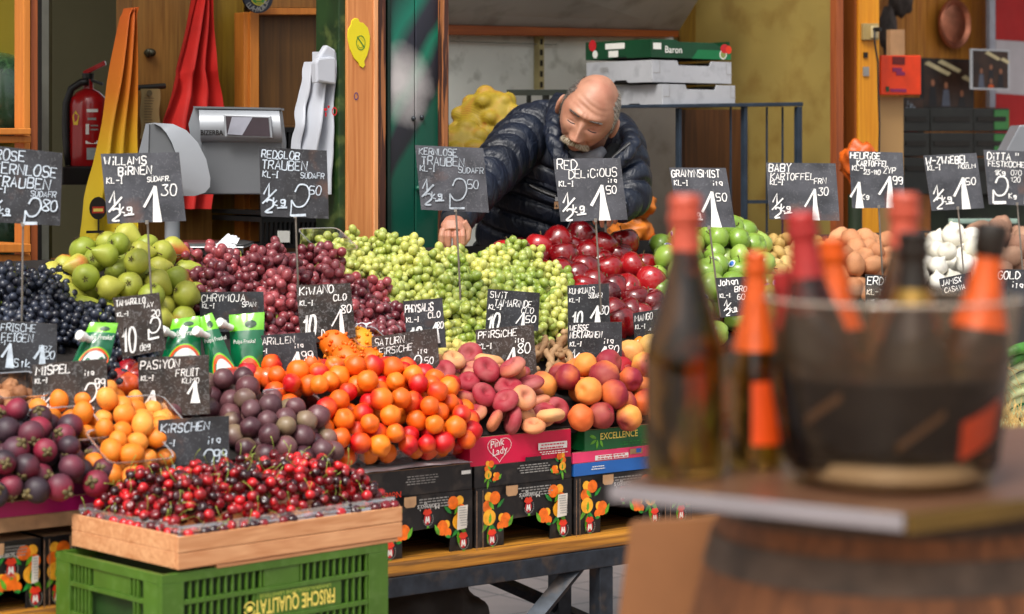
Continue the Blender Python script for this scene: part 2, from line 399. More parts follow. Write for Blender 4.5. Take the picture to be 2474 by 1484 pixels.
sign([(2230, 376), (2358, 370), (2377, 503), (2250, 510)], 7.4, 'slate board reading W-ZWIEBEL 1,50 on a wire in the white onions',
 [(T, 'W-ZWiEBEL', .02, .83, .13, .2, 0, .74), (T, 'NOZLM', .62, .73, .08, .2), KI(.73), ('H', .08, .04, .42), ('1', .66, .0, .57, .12), (T, '50', .72, .43, .13, .16)], 0, CH_W, ((2313, 506), (2333, 668)))
sign([(2375, 362), (2520, 368), (2530, 498), (2388, 494)], 7.6, 'slate board reading DITTA FESTKOCHEND 2 on a wire at the right edge',
 [(T, 'DiTTA "', .05, .83, .13, .17), (T, 'FESTKOCHEN', .05, .7, .1, .18), (T, '1Kg', .16, .54, .1, .2), (T, '070', .42, .55, .09), (T, '120', .42, .43, .09), ('2', .25, .02, .5, .1), (T, 'Kg', .35, .12, .1, .2), ('2', .8, .02, .5, .14)], 0, CH_W, ((2456, 496), (2472, 625)))
# small boards stuck in the fruit
def small(c, lab, wr, m=1, pen=CH_W, Y=None, dv=0, yaw=0):
    x = sum(p[0] for p in c)/4; y = max(p[1] for p in c)
    return sign(c, (Y or Yd(x, y)-.05)+dv, lab, wr, m, pen, None, yaw)
small([(-20, 773), (137, 783), (137, 900), (-20, 893)], 'black board reading FRISCHE FEIGEN 1,20 leaning in the black grapes',
 [(T, 'FRISCHE', .14, .8, .15, .14), (T, 'FEIGEN', .15, .6, .16, .14), KI(.52), (T, 'BRZ', .73, .42, .12), ('1', .28, .05, .5, .15), (T, 'Stk', .34, .08, .16, .15), ('1', .78, .05, .5, .14), (T, '20', .82, .28, .14)], 1, CH_B)
small([(77, 882), (257, 866), (262, 1000), (79, 1015)], 'brown-black board reading MISPEL 2,99 behind the loquats',
 [(T, 'MISPEL', .05, .8, .15, .16, .01), (T, 'ita', .7, .72, .1, .2), KI(.66, .09), ('H', .1, .05, .42), ('2', .78, .1, .48, .1), (T, '99', .83, .48, .16, .14)], 2)
small([(272, 720), (384, 707), (400, 845), (296, 865)], 'speckled board reading TAMARILLO 10 dekagramm 2,20 between pears and juice pouches',
 [(T, 'TAMARiLLO', .04, .85, .1, .16, .01, .62), (T, 'TAY', .62, .77, .08, .16), KI(.68, .07), (T, '10', .08, .08, .40, .1, 0, .4), (T, 'deg', .42, .06, .13, .12, 0, .55), ('2', .84, .22, .36, .08), (T, '20', .78, .60, .11)], 2, dv=-.16)
small([(333, 865), (503, 858), (507, 1000), (337, 1010)], 'brown-black board reading PASIYON FRUIT behind the passion fruit',
 [(T, 'PASiYON', .03, .8, .14, .14, .02), (T, 'FRUIT', .53, .66, .12, .13), (T, 'KLMO', .62, .54, .09, .16), KI(.62, .08), ('1', .2, .05, .4, .12), ('1', .8, .2, .38, .12)], 2)
small([(481, 706), (636, 705), (640, 800), (485, 803)], 'black board reading CHRYMOJA behind the green juice pouches',
 [(T, 'CHRYMOJA', .03, .76, .18, .14), (T, 'SPAN', .66, .62, .12, .16), KI(.6, .12)], 1)
small([(715, 690), (846, 684), (860, 815), (727, 832)], 'speckled board reading KIWANO 1,80 above the spiky orange fruit',
 [(T, 'KiWANO', .05, .83, .14, .15, .015), (T, 'CLO', .66, .7, .11, .17), KI(.65, .09), (T, '10', .08, .08, .40, .12, 0, .4), (T, 'Deg', .38, .06, .14, .14, 0, .5), ('1', .76, .04, .5, .08), (T, '80', .78, .47, .14)], 2, dv=-.06)
small([(609, 812), (760, 802), (772, 900), (620, 915)], 'black board reading MARILLEN 1,99 leaning behind the apricots',
 [(T, 'MARiLLEN', .04, .76, .16, .13, .015), (T, 'ita', .65, .64, .12, .17), KI(.58, .1), ('H', .08, -.1, .5), ('1', .68, -.05, .6, .16), (T, '99', .74, .34, .2, .12)], 1)
small([(897, 815), (1055, 793), (1062, 890), (903, 915)], 'brown-black board reading SATURN FIRSICHE behind the flat peaches',
 [(T, 'SATURN', .04, .76, .17, .12, .01), (T, 'FiRSiCHE', .1, .54, .16, .12, .01), (T, 'ita', .68, .43, .13, .14), KI(.42, .09), ('2', .68, .0, .4, .1), (T, '50', .78, .16, .16)], 2)
small([(973, 728), (1068, 720), (1078, 840), (985, 845)], 'small black board reading PHIYSALIS below the green grapes',
 [(T, 'PHiYSALiS', .03, .76, .16, .15, 0, .52), (T, 'CLO', .6, .62, .12, .17), KI(.56, .1), (T, '10', .12, .1, .35, .15, 0, .5), ('1', .78, .1, .42, .1), (T, '80', .8, .4, .13)], 1, dv=-.16)
small([(1178, 698), (1304, 708), (1300, 800), (1172, 800)], 'black board reading SWIT TAMARINDE 1,50 low in the green grapes',
 [(T, 'SWiT', .05, .8, .15, .13), (T, 'TAMARiNDE', .14, .6, .17, .13, 0, .7), (T, 'CLO', .66, .46, .14, .14), KI(.52, .12), (T, '10', .05, .0, .4, .14, 0, .5), ('1', .7, -.02, .5, .1), (T, '50', .75, .22, .18)], 1, dv=-.16)
small([(1148, 797), (1288, 784), (1298, 910), (1155, 922)], 'speckled board reading PFIRSICHE 1,80 behind the peaches',
 [(T, 'PFiRSiCHE', .04, .82, .13, .16), (T, 'ita', .66, .68, .1, .17), KI(.62, .1), ('H', .06, .04, .42), ('1', .62, .0, .6, .11), (T, '80', .7, .48, .18, .13)], 2)
small([(1370, 690), (1470, 685), (1474, 790), (1372, 792)], 'black board reading KUMKUATS 1,80 between green grapes and red apples',
 [(T, 'KUMKUATS', .04, .8, .13, .14, 0, .66), (T, 'SÜDAFR', .5, .68, .11, .14, 0, .6), KI(.6, .1), (T, '10', .12, .0, .35, .14, 0, .5), ('1', .7, .0, .5, .12), (T, '80', .76, .3, .18)], 1, dv=-.16)
small([(1371, 780), (1502, 778), (1502, 885), (1371, 890)], 'black board reading WEISSE NEKTARINEN 1,80 beside the tamarind pods',
 [(T, 'WEISSE', .03, .82, .13, .17, 0, .66), (T, 'NEKTARiNEN', .04, .66, .14, .17, 0, .62), (T, 'ita', .66, .52, .12, .17), KI(.48, .1), ('H', .06, .0, .42), ('1', .68, -.02, .48, .14), (T, '80', .74, .3, .18, .13)], 1)
small([(1528, 757), (1612, 744), (1620, 830), (1534, 838)], 'black board reading MANGO partly behind the champagne bottle',
 [(T, 'MANGO', .04, .74, .18, .14, .02, .68), KI(.52, .12), (T, '1', .4, .2, .3, .14)], 1)
small([(1558, 800), (1650, 795), (1650, 880), (1558, 880)], 'dark board reading GO right beside the kumquats',
 [(T, 'GO', .1, .5, .2, .14)], 2)
small([(1728, 672), (1822, 668), (1828, 758), (1742, 768)], 'black board reading JOHANNISBROT standing in the green apples',
 [(T, 'Johan', .04, .8, .16, .17, .02, .7), (T, 'BRO', .45, .62, .14, .17), KI(.5, .1), (T, '60', .5, .42, .13), ('H', .12, .04, .4)], 1, Y=6.45)
small([(1935, 655), (2015, 662), (2018, 760), (1938, 760)], 'black board ending in E IN behind the orange foiled bottle neck',
 [(T, 'RE', .5, .8, .16, .15), (T, 'IN', .75, .6, .18, .16), (T, '18', .76, .1, .25, .14)], 1, Y=6.7)
small([(2090, 663), (2170, 668), (2170, 760), (2090, 760)], 'black board reading ERDE among the red potatoes',
 [(T, 'ERDE', .05, .75, .2, .15, .02), KI(.5, .14)], 1, Y=6.8)
small([(2268, 674), (2345, 658), (2350, 700), (2275, 712)], 'small board reading JAMSX CASAVA below the white onions',
 [(T, 'JAMSX', .04, .55, .32, .15), (T, 'CASAVA', .1, .1, .3, .15)], 1, Y=6.9)
small([(2403, 650), (2500, 652), (2500, 740), (2410, 740)], 'black board reading GOLD ita at the right edge',
 [(T, 'GOLD', .05, .74, .2, .15), (T, 'ita', .4, .5, .16, .17)], 1, Y=7.0)
sign([(382, 1015), (553, 1005), (553, 1115), (380, 1130)], 5.27, 'black board reading KIRSCHEN 4,99 behind the cherries',
 [(T, 'KiRSCHEN', .04, .72, .19, .14), (T, 'ita', .7, .42, .15, .16), KI(.44, .12), ('H', .05, -.15, .4), ('2', .72, -.2, .5, .1), (T, '99', .78, .05, .22)], 1, CH_B)
# ---------- fruit shapes ----------
def sph(fn, mats, seg=28, rings=20, name='flesh', m2=None):
    mb = MB(); vs = [fn(Vector((0, 0, 1)))]
    for i in range(1, rings):
        th = math.pi*i/rings
        for k in range(seg):
            ph = 2*math.pi*k/seg
            vs.append(fn(Vector((math.sin(th)*math.cos(ph), math.sin(th)*math.sin(ph), math.cos(th)))))
    vs.append(fn(Vector((0, 0, -1)))); n = len(vs)-1
    fs = [(0, 1+k, 1+(k+1) % seg) for k in range(seg)]
    for i in range(rings-2):
        a = 1+i*seg
        fs += [(a+k, a+seg+k, a+seg+(k+1) % seg, a+(k+1) % seg) for k in range(seg)]
    a = 1+(rings-2)*seg
    fs += [(a+k, n, a+(k+1) % seg) for k in range(seg)]
    mb.add(vs, fs, mats); return mb.mesh(name, True)
def gs(x, s): return math.exp(-(x/s)**2)
def f_apple(r, taper=.14, lobes=.05, dent=.32, tall=1.0, seed=0):
    def fn(d):
        th = math.acos(max(-1, min(1, d.z))); ph = math.atan2(d.y, d.x)
        k = 1 - dent*gs(th, .38) - .22*gs(math.pi-th, .3) + lobes*math.cos(5*ph)*gs(math.pi-th-.5, .45)
        k *= 1+.035*mnoise.noise(d*1.4+Vector((seed*7, 0, 0)))
        s = 1+taper*d.z
        return Vector((d.x*k*s*r, d.y*k*s*r, d.z*k*r*tall))
    return fn
def f_pear(r, seed=0):
    def fn(d):
        z = d.z
        w = 1 if z < 0 else 1-.50*z**1.2*(1.0+.1*math.sin(seed))
        k = 1+.05*mnoise.noise(d*1.3+Vector((seed*5, 3, 0)))-.14*gs(math.acos(max(-1, min(1, -z))), .25)
        up = 1.55 if z > 0 else 1.0
        bend = .12*max(0, z)**2*math.sin(seed*2.)
        return Vector((d.x*w*k*r+bend*r, d.y*w*k*r, z*k*r*up*.94))
    return fn
def f_cleft(r, tall=1.0, cl=.06, dent=.2, seed=0, flat=1.0, tip=0.):
    def fn(d):
        th = math.acos(max(-1, min(1, d.z))); ph = math.atan2(d.y, d.x)
        k = 1-dent*gs(th, .3) - cl*gs(ph, .22)*math.sin(th)*(.6+.4*d.z) + tip*gs(math.pi-th, .2)
        k *= 1+.09*mnoise.noise(d*1.5+Vector((seed*9, 1, 0)))+.02*mnoise.noise(d*4+Vector((seed, 1, 0)))
        return Vector((d.x*k*r, d.y*k*r*flat, d.z*k*r*tall))
    return fn
def f_flat(r, seed=0):
    def fn(d):
        th = math.acos(max(-1, min(1, d.z)))
        k = 1+.06*mnoise.noise(d*1.6+Vector((seed*9, 4, 0)))
        z = d.z*.56*(1-.75*gs(math.sin(th), .36)); z = z if d.z > 0 else d.z*.5*(1-.4*gs(math.sin(th), .3))
        return Vector((d.x*k*r, d.y*k*r*.97, z*r))
    return fn
def f_lump(r, sx, sy, sz, amp=.1, fr=1.3, seed=0):
    def fn(d):
        k = 1+amp*mnoise.noise(d*fr+Vector((seed*11, 2, 5)))+amp*.3*mnoise.noise(d*fr*3+Vector((seed*3, 0, 5)))
        return Vector((d.x*k*r*sx, d.y*k*r*sy, d.z*k*r*sz))
    return fn
M_PEAR = fruit('pear_skin', '#8a9a30', '#c4be50', '#bb5a2a', -.13, .42, 14, speck=('#5d5a20', 420, .75), axis=(.6, -.5, .2), bsharp=.1, dusty=('#6f5a2a', .25))
M_RED = fruit('red_apple_skin', '#4a020a', '#8c0a12', '#a81a20', .06, .2, 12, coat=.7, axis=(.3, .3, -.7), streak=True, speck=('#c97b62', 260, .35))
M_GRN = fruit('green_apple_skin', '#789a34', '#9db654', None, 0, .3, 12, coat=.35, speck=('#d9e8a0', 330, .5))
M_PCH = fruit('peach_skin', '#d05c22', '#e3923e', '#86162a', .19, .62, 16, axis=(.5, .2, .6), bsharp=.16, dusty=('#f5b56a', .15))
M_NEC = fruit('white_peach_skin', '#d98a44', '#dcb468', '#a01220', .14, .5, 14, axis=(.5, .2, .6), bsharp=.16, streak=True)
M_FLT = fruit('flat_peach_skin', '#c97a50', '#d6a066', '#941e2e', .24, .68, 22, axis=(.2, .2, .7), bsharp=.16, dusty=('#b88078', .4))
M_APR = fruit('apricot_skin', '#dc5a0c', '#ec7d18', '#c00e14', .07, .42, 16, axis=(.6, .3, .3), bsharp=.14)
M_LOQ = fruit('loquat_skin', '#e07c1a', '#f0a044', None, 0, .5, 18, speck=('#a34a10', 130, .6), dusty=('#c25f12', .3))
M_PAS = fruit('passion_fruit_skin', '#3c1c26', '#6e4246', '#7c6a50', -.04, .38, 16, axis=(.2, .7, .1), speck=('#a08d86', 300, .4), dusty=('#8a6668', .35), bmp=.25)
M_MAN = fruit('mangosteen_skin', '#2c1a22', '#5a2634', '#861c34', -.02, .5, 13, axis=(.5, .5, .2), dusty=('#3a3844', .5), bmp=.2)
M_CHR = fruit('cherry_skin', '#26030a', '#780916', '#c81c22', .02, .2, 30, coat=.35, axis=(.5, .3, .3), bsharp=.2)
M_GG = fruit('green_grape_skin', '#7d932e', '#cdca6c', None, 0, .3, 60, sss=.3, speck=('#8a7a3a', 500, .35), dusty=('#d6deab', .3))
M_GR = fruit('red_grape_skin', '#4c0c1a', '#a8484c', None, 0, .28, 60, sss=.12, dusty=('#c08088', .35), coat=.2)
M_GB = fruit('black_grape_skin', '#0c0d18', '#20202c', None, 0, .32, 50, dusty=('#4a5468', .55), coat=.15)
M_POT = fruit('baby_potato_skin', '#b3914e', '#d6b878', None, 0, .7, 22, speck=('#6a4a22', 160, .5), dusty=('#8d6b38', .4))
M_POR = fruit('red_potato_skin', '#b4754c', '#d09468', None, 0, .7, 16, speck=('#6a3a22', 160, .5), dusty=('#8d6340', .5))
M_SWP = fruit('brown_potato_skin', '#97705a', '#b08a70', None, 0, .75, 16, speck=('#5b3a2a', 120, .5), dusty=('#7b5544', .5))
M_ONI = fruit('white_onion_skin', '#e6e2d4', '#f4f2ea', None, 0, .35, 14, dusty=('#d8d2b0', .4))
M_WAL = fruit('walnut_shell', '#8b5a38', '#b98258', None, 0, .7, 40, dusty=('#6b4026', .6), bmp=.9)
M_KUM = fruit('kumquat_skin', '#f07d08', '#fb9f1e', None, 0, .35, 30, coat=.3)
M_TAM = fruit('tamarind_shell', '#8e6a46', '#b8946c', None, 0, .7, 30, dusty=('#6c4a30', .5), bmp=.4)
M_PLU = fruit('nectarine_skin', '#8a0c18', '#b8182a', '#e0581e', .02, .25, 15, coat=.5, axis=(.2, .2, .8))
M_KIW = fruit('kiwano_skin', '#ee8a0c', '#f7b32c', '#e8680a', .05, .45, 16)
M_STEM = mat('fruit_stem', '#4b3a1c', .7, var=.3, scale=60); M_STG = mat('green_stalk', '#7d8a34', .6, var=.3, scale=80)
M_CAL = mat('dry_calyx', '#5f5230', .7, var=.35, scale=90); M_DRY = mat('dark_calyx', '#3a2616', .8, var=.2, scale=60)
M_STK = mat('sticker_white', '#dfe6ee', .4, var=.04); M_STB = mat('sticker_blue', '#2a62b8', .4, var=.1)

def ring_part(kind, r):
    """small extra parts on a fruit, built round the origin; z up is the stalk end"""
    mb = MB()
    if kind == 'stem': mb.tube([(0, 0, r*.62), (.02*r, 0, r*.95), (.14*r, .05*r, r*1.2)], [r*.045, r*.035, r*.05], M_STEM, 6)
    if kind == 'pearstem': mb.tube([(0, 0, r*1.36), (.05*r, 0, r*1.6), (.22*r, .05*r, r*1.85)], [r*.06, r*.045, r*.06], M_STEM, 6)
    if kind == 'cherrystem': mb.tube([(0, 0, r*.8), (.3*r, 0, r*1.7), (.9*r, .3*r, r*2.7), (1.3*r, .7*r, r*3.3)], [r*.075, r*.06, r*.055, r*.1], M_STG, 5)
    if kind == 'dot': mb.ell((0, 0, r*.78), (r*.10, r*.10, r*.05), M_STEM, 1)
    if kind == 'calyx':
        for k in range(5):
            a = k*1.257
            mb.prism([(0, 0, -r*.9), (math.cos(a-.35)*r*.14, math.sin(a-.35)*r*.14, -r*.955), (math.cos(a)*r*.27, math.sin(a)*r*.27, -r*.99), (math.cos(a+.35)*r*.14, math.sin(a+.35)*r*.14, -r*.955)], (0, 0, -r*.03), M_DRY)
    if kind == 'mangocalyx':
        for k in range(4):
            a = k*1.571+.3
            mb.ell((math.cos(a)*r*.3, math.sin(a)*r*.3, r*.9), (r*.26, r*.2, r*.12), M_CAL, 2, Matrix.Rotation(a, 3, 'Z') @ Matrix.Rotation(.5, 3, 'Y'))
        mb.tube([(0, 0, r*.85), (0, 0, r*1.3)], [r*.12, r*.16], M_CAL, 7)
    if kind == 'sticker':
        for q, (mm, s) in enumerate(((M_STK, .3), (M_STB, .2))):
            pts = [(math.sin(s*.9)*math.cos(a)*r*1.03, math.sin(s*.9)*math.sin(a)*r*1.03, (1.045+.004*q-.05*(s/.3))*r) for a in [i*math.pi/6 for i in range(12)]]
            mb.prism(pts, (0, 0, .012*r), mm)
    return mb.mesh(kind, True)
def variants(fnmaker, m, r, n=3, seg=24, rings=18): return [sph(fnmaker(r, seed=i), m, seg, rings) for i in range(n)]
PR = {}
def proto(key, meshes, r, parts=()): PR[key] = (meshes, r, [(pn, ring_part(k, r), pr) for pn, k, pr in parts])
proto('pear', variants(f_pear, M_PEAR, .034, 4), .034, [('stalk', 'pearstem', 1), ('calyx', 'calyx', 1)])
proto('red_apple', [sph(f_apple(.046, .2, .08, .22, 1.06, i), M_RED, 32, 24) for i in range(3)], .046, [('stalk', 'stem', 1), ('sticker', 'sticker', .3)])
proto('green_apple', [sph(f_apple(.041, .05, .02, .28, .93, i), M_GRN, 32, 24) for i in range(3)], .041, [('stalk', 'stem', 1), ('sticker', 'sticker', .35)])
proto('peach', [sph(f_cleft(.037, .95, .06, .2, i), M_PCH, 30, 20) for i in range(4)], .037, [('stalk_scar', 'dot', .5)])
proto('white_nectarine', [sph(f_cleft(.039, .97, .05, .25, i+5), M_NEC, 30, 20) for i in range(3)], .039)
proto('flat_peach', [sph(f_flat(.036, i), M_FLT, 30, 22) for i in range(4)], .036, [('stalk_scar', 'dot', 0)])
proto('apricot', [sph(f_cleft(.0265, 1.0, .08, .16, i, .96), M_APR, 26, 18) for i in range(4)], .0265, [('stalk_scar', 'dot', .35)])
proto('loquat', [sph(f_lump(.0245, .95, .95, 1.12, .06, 1.2, i), M_LOQ, 22, 16) for i in range(4)], .0245, [('calyx', 'calyx', 1)])
proto('passion_fruit', [sph(f_lump(.0265, 1, 1, 1.06, .06, 1.4, i), M_PAS, 24, 18) for i in range(4)], .0265, [('stalk_scar', 'dot', .5)])
proto('mangosteen', [sph(f_lump(.0285, 1, 1, .93, .04, 1.2, i), M_MAN, 24, 18) for i in range(3)], .0285, [('calyx', 'mangocalyx', .75)])
proto('cherry', [sph(f_apple(.0122, .04, 0, .3, .93, i), M_CHR, 16, 12) for i in range(3)], .0122, [('stalk', 'cherrystem', .4)])
proto('baby_potato', [sph(f_lump(.021, 1.25, .95, .9, .16, 1.3, i), M_POT, 18, 14) for i in range(4)], .021)
proto('red_potato', [sph(f_lump(.032, 1.25, .95, .9, .16, 1.3, i), M_POR, 20, 14) for i in range(4)], .032)
proto('brown_potato', [sph(f_lump(.042, 1.3, .95, .9, .14, 1.3, i), M_SWP, 20, 14) for i in range(4)], .042)
def f_onion(r, seed=0):
    def fn(d):
        th = math.acos(max(-1, min(1, d.z))); k = 1+.02*mnoise.noise(d*1.5+Vector((seed*9, 1, 0)))
        return Vector((d.x*k*r, d.y*k*r, (d.z*.86+.38*gs(th, .22)-.0)*k*r))
    return fn
proto('white_onion', [sph(f_onion(.036, i), M_ONI, 26, 24) for i in range(3)], .036)
proto('walnut', [sph(f_lump(.021, 1, .9, 1.1, .2, 2.6, i), M_WAL, 20, 16) for i in range(3)], .021)
proto('kumquat', [sph(f_lump(.0135, .95, .95, 1.3, .03, 1, i), M_KUM, 14, 10) for i in range(2)], .0135)
proto('nectarine', [sph(f_cleft(.033, .98, .05, .2, i), M_PLU, 24, 18) for i in range(2)], .033)

# ---------- packing ----------
def inpoly(P, x, y):
    r = np.zeros(x.shape, bool); n = len(P); j = n-1
    for i in range(n):
        xi, yi = P[i]; xj, yj = P[j]
        c = ((yi > y) != (yj > y)) & (x < (xj-xi)*(y-yi)/((yj-yi) or 1e-12)+xi); r ^= c; j = i
    return r
def edge(P, x, y):
    bd = np.full(x.shape, 1e9); bx = x.copy(); by = y.copy(); n = len(P)
    for i in range(n):
        (x0, y0), (x1, y1) = P[i], P[(i+1) % n]; dx, dy = x1-x0, y1-y0
        t = np.clip(((x-x0)*dx+(y-y0)*dy)/(dx*dx+dy*dy+1e-12), 0, 1); qx, qy = x0+t*dx, y0+t*dy
        d = np.hypot(x-qx, y-qy); k = d < bd; bd = np.where(k, d, bd); bx = np.where(k, qx, bx); by = np.where(k, qy, by)
    return bd, bx, by
def pack(P, r, hgt, dens=.62, seed=1, iters=60, n=None, shell=None, steep=1.5):
    """P polygon in surface metres; returns (a, b, h) centres of a settled heap hgt high"""
    rg = np.random.RandomState(seed); P = [tuple(p) for p in P]; A = np.array(P)
    lo, hi = A.min(0), A.max(0)
    def cap(a, b):
        d, _, _ = edge(P, a, b); return hgt*np.clip(d/max(.001, hgt*steep), 0, 1)**.6
    M = 6000; a = rg.uniform(lo[0], hi[0], M); b = rg.uniform(lo[1], hi[1], M); k = inpoly(P, a, b); a, b = a[k], b[k]
    area = (hi[0]-lo[0])*(hi[1]-lo[1])*k.mean(); cp = cap(a, b)
    N = n or int(area*(cp.mean()+r*1.3)*dens/(4.19*r**3)); N = min(N, 1300)
    w = cp+r*1.3; idx = rg.choice(len(a), N, replace=N > len(a), p=w/w.sum())
    X = np.stack([a[idx], b[idx], rg.uniform(0, 1, N)*(cp[idx]+r*.3)], 1)
    for it in range(iters):
        D = X[:, None, :]-X[None, :, :]; d = np.sqrt((D**2).sum(2))+1e-9; np.fill_diagonal(d, 1e9)
        o = np.clip(2*r*.965-d, 0, None)
        X += (D/d[:, :, None]*(o*.32)[:, :, None]).sum(1)
        X[:, 2] -= r*.03 if it < iters*.7 else 0
        bd, bx, by = edge(P, X[:, 0], X[:, 1]); ins = inpoly(P, X[:, 0], X[:, 1])
        X[:, 0] = np.where(ins, X[:, 0], bx); X[:, 1] = np.where(ins, X[:, 1], by)
        c = hgt*np.clip(np.where(ins, bd, 0)/max(.001, hgt*steep), 0, 1)**.6
        X[:, 2] = np.clip(X[:, 2], 0, c+r*.45)
    if shell is not None:   # keep only what lies near the heap's skin
        keep = []
        for i in range(len(X)):
            dd = np.hypot(X[:, 0]-X[i, 0], X[:, 1]-X[i, 1]); over = ((dd < r*.8) & (X[:, 2] > X[i, 2]+r*1.2)).sum()
            if over < 1: keep.append(i)
        X = X[keep]
    return X
S0 = math.sqrt(5)
A_, B_, N_ = UD, (VD*2+ZD)/S0, (ZD*2-VD)/S0
O_ = W(0, 4.7, .9)
def disp_ab(x, y, h=0.):
    p = ondisp(x, y) - O_; return (p.dot(A_), p.dot(B_))
FRAME = (O_, A_, B_, N_)
HEAPS = {}
def rq(): 
    q = Matrix.Rotation(random.uniform(0, 6.283), 3, 'Z') @ Matrix.Rotation(math.acos(random.uniform(-1, 1)), 3, 'X') @ Matrix.Rotation(random.uniform(0, 6.283), 3, 'Z')
    return q.to_quaternion()
def oq(up=(0, 0, 1), spread=.6):
    u = (Vector(up).normalized()+Vector([random.gauss(0, spread) for _ in range(3)])*.7).normalized()
    return u.to_track_quat('Z', 'Y') @ Matrix.Rotation(random.uniform(0, 6.283), 3, 'Z').to_quaternion()
def place(key, kind, p, q, heap, sc=None, color=None):
    ms, r, parts = PR[key]
    c = color or (random.random(), random.random(), random.random(), 1)
    o = setobj(kind, random.choice(ms), p, q, None, sc or random.uniform(.87, 1.10), c)
    for pn, me, pr in parts:
        if random.random() < pr:
            if pn == 'sticker': setobj(pn, me, (0, 0, 0), oq((random.uniform(-.6, .6), random.uniform(-1, .4), random.uniform(-.2, .7)), .3).normalized(), o)
            else: setobj(pn, me, (0, 0, 0), None, o)
    HEAPS.setdefault(heap, []).append(o); return o
def heap(key, kind, name, poly, hgt, seed=1, orient='r', frame=FRAME, dens=.80, lift=1.0, ab=None, n=None, up=None, spread=.6, r=None, shell=True, steep=1.5):
    rr = r or PR[key][1]; O, A, B, Nn = frame
    P = ab or [disp_ab(x, y) for x, y in poly]
    X = pack(P, rr, hgt, dens, seed, n=n, shell=shell, steep=steep)
    for a, b, h in X:
        p = O + A*a + B*b + Nn*(h+rr*lift)
        q = rq() if orient == 'r' else oq(up or Nn, spread)
        place(key, kind, p, q, name)
    return X
VIEW = Vector((0, -1, .35)).normalized()
# ---------- heaps on the sloping display ----------
heap('pear', 'pear', 'pears', [(120, 690), (215, 640), (300, 625), (400, 640), (450, 690), (490, 735), (440, 800), (330, 800), (180, 775)], .12, 3, orient='o', up=(.5, .3, -.3), spread=1.2)
heap('apricot', 'apricot', 'apricots', [(560, 925), (650, 915), (760, 925), (880, 925), (980, 920), (1030, 960), (1110, 985), (1137, 1085), (1020, 1095), (900, 1100), (820, 1085), (735, 1030), (640, 960)], .075, 5)
heap('flat_peach', 'flat_peach', 'flat_peaches', [(1000, 915), (1060, 900), (1150, 905), (1210, 930), (1290, 960), (1350, 1030), (1350, 1050), (1150, 1058), (1130, 1000), (1040, 950)], .07, 6, r=.029, orient='o', up=(-.1, -.45, .8), spread=.75)
heap('peach', 'peach', 'peaches', [(1280, 945), (1360, 925), (1450, 925), (1550, 930), (1600, 960), (1600, 1035), (1385, 1045), (1335, 1005)], .065, 7)
heap('white_nectarine', 'nectarine', 'nectarines', [(1420, 890), (1480, 872), (1560, 870), (1620, 890), (1620, 935), (1450, 925)], .03, 8)
heap('loquat', 'loquat', 'loquats', [(80, 1010), (160, 985), (260, 985), (340, 1000), (395, 1030), (395, 1160), (300, 1175), (235, 1160), (190, 1080), (120, 1035)], .06, 9, orient='o', up=(0, .5, -.6), spread=1.2)
heap('passion_fruit', 'passion_fruit', 'passion_fruit', [(365, 1000), (430, 965), (500, 950), (580, 950), (650, 985), (720, 1025), (770, 1060), (805, 1125), (700, 1130), (600, 1120), (555, 1070), (550, 1030), (400, 1020)], .07, 10)
heap('mangosteen', 'mangosteen', 'mangosteens', [(-40, 1040), (60, 1030), (140, 1050), (200, 1100), (245, 1160), (225, 1195), (-40, 1225)], .06, 11, orient='o', up=(.2, -.6, .2), spread=1.1)
heap('green_apple', 'green_apple', 'green_apples', [(1545, 640), (1620, 610), (1700, 600), (1790, 605), (1835, 660), (1850, 750), (1830, 840), (1740, 860), (1650, 800), (1580, 720)], .09, 13)
heap('baby_potato', 'potato', 'baby_potatoes', [(1805, 635), (1850, 605), (1960, 600), (2000, 640), (1985, 720), (1920, 745), (1860, 700)], .05, 14)
heap('red_potato', 'potato', 'red_potatoes', [(1975, 635), (2020, 600), (2140, 605), (2150, 700), (2090, 740), (2010, 700)], .06, 15)
heap('white_onion', 'onion', 'white_onions', [(2200, 650), (2225, 605), (2345, 600), (2355, 690), (2210, 715)], .07, 16, orient='o', up=(0, -.2, 1), spread=.6)
heap('brown_potato', 'potato', 'brown_potatoes', [(2325, 620), (2350, 585), (2500, 585), (2500, 690), (2400, 690)], .06, 17)
heap('walnut', 'walnut', 'walnuts', [(-30, 965), (20, 950), (75, 960), (85, 1000), (-30, 1010)], .04, 18)
heap('kumquat', 'kumquat', 'kumquats', [(1500, 860), (1530, 845), (1565, 850), (1570, 890), (1510, 895)], .03, 19)
# the polished red apples are stacked by hand
RA = [(1247, 610, .0), (1293, 628, .0), (1222, 618, -.02), (1345, 582, .05), (1402, 572, .05), (1457, 597, .05), (1508, 590, .05), (1361, 622, .035), (1417, 617, .035), (1350, 665, .03), (1310, 668, .0), (1395, 672, .03), (1362, 658, .0),
      (1412, 655, .03), (1470, 652, .05), (1524, 646, .05), (1570, 683, .05), (1430, 690, .03), (1484, 700, .05), (1515, 700, .05), (1467, 715, .02), (1412, 700, .01), (1400, 718, .0), (1535, 728, .03), (1575, 735, .04), (1520, 757, .02), (1480, 760, .01), (1500, 780, .0), (1545, 770, .01), (1330, 700, 0), (1590, 770, .02), (1440, 740, 0), (1300, 600, 0), (1450, 640, 0), (1380, 600, 0.0), (1555, 650, .0), (1490, 620, .0)]
for x, y, k in RA:
    p = ondisp(x, y+18) + N_*(.045+k); d = Vector(pix(x, y, 1)-Vector((0, 0, CZ))).normalized()
    Y = p.y; p = pix(x, y, Y - k*.8)
    place('red_apple', 'apple', p, oq((random.uniform(-.6, .6), .15, .9), .4), 'red_apples', random.uniform(.92, 1.04))
for x, y in [(280, 935), (305, 915), (325, 925), (300, 945), (330, 945), (345, 935)]:
    place('nectarine', 'nectarine', ondisp(x, y+12)+N_*.03, rq(), 'red_nectarines')
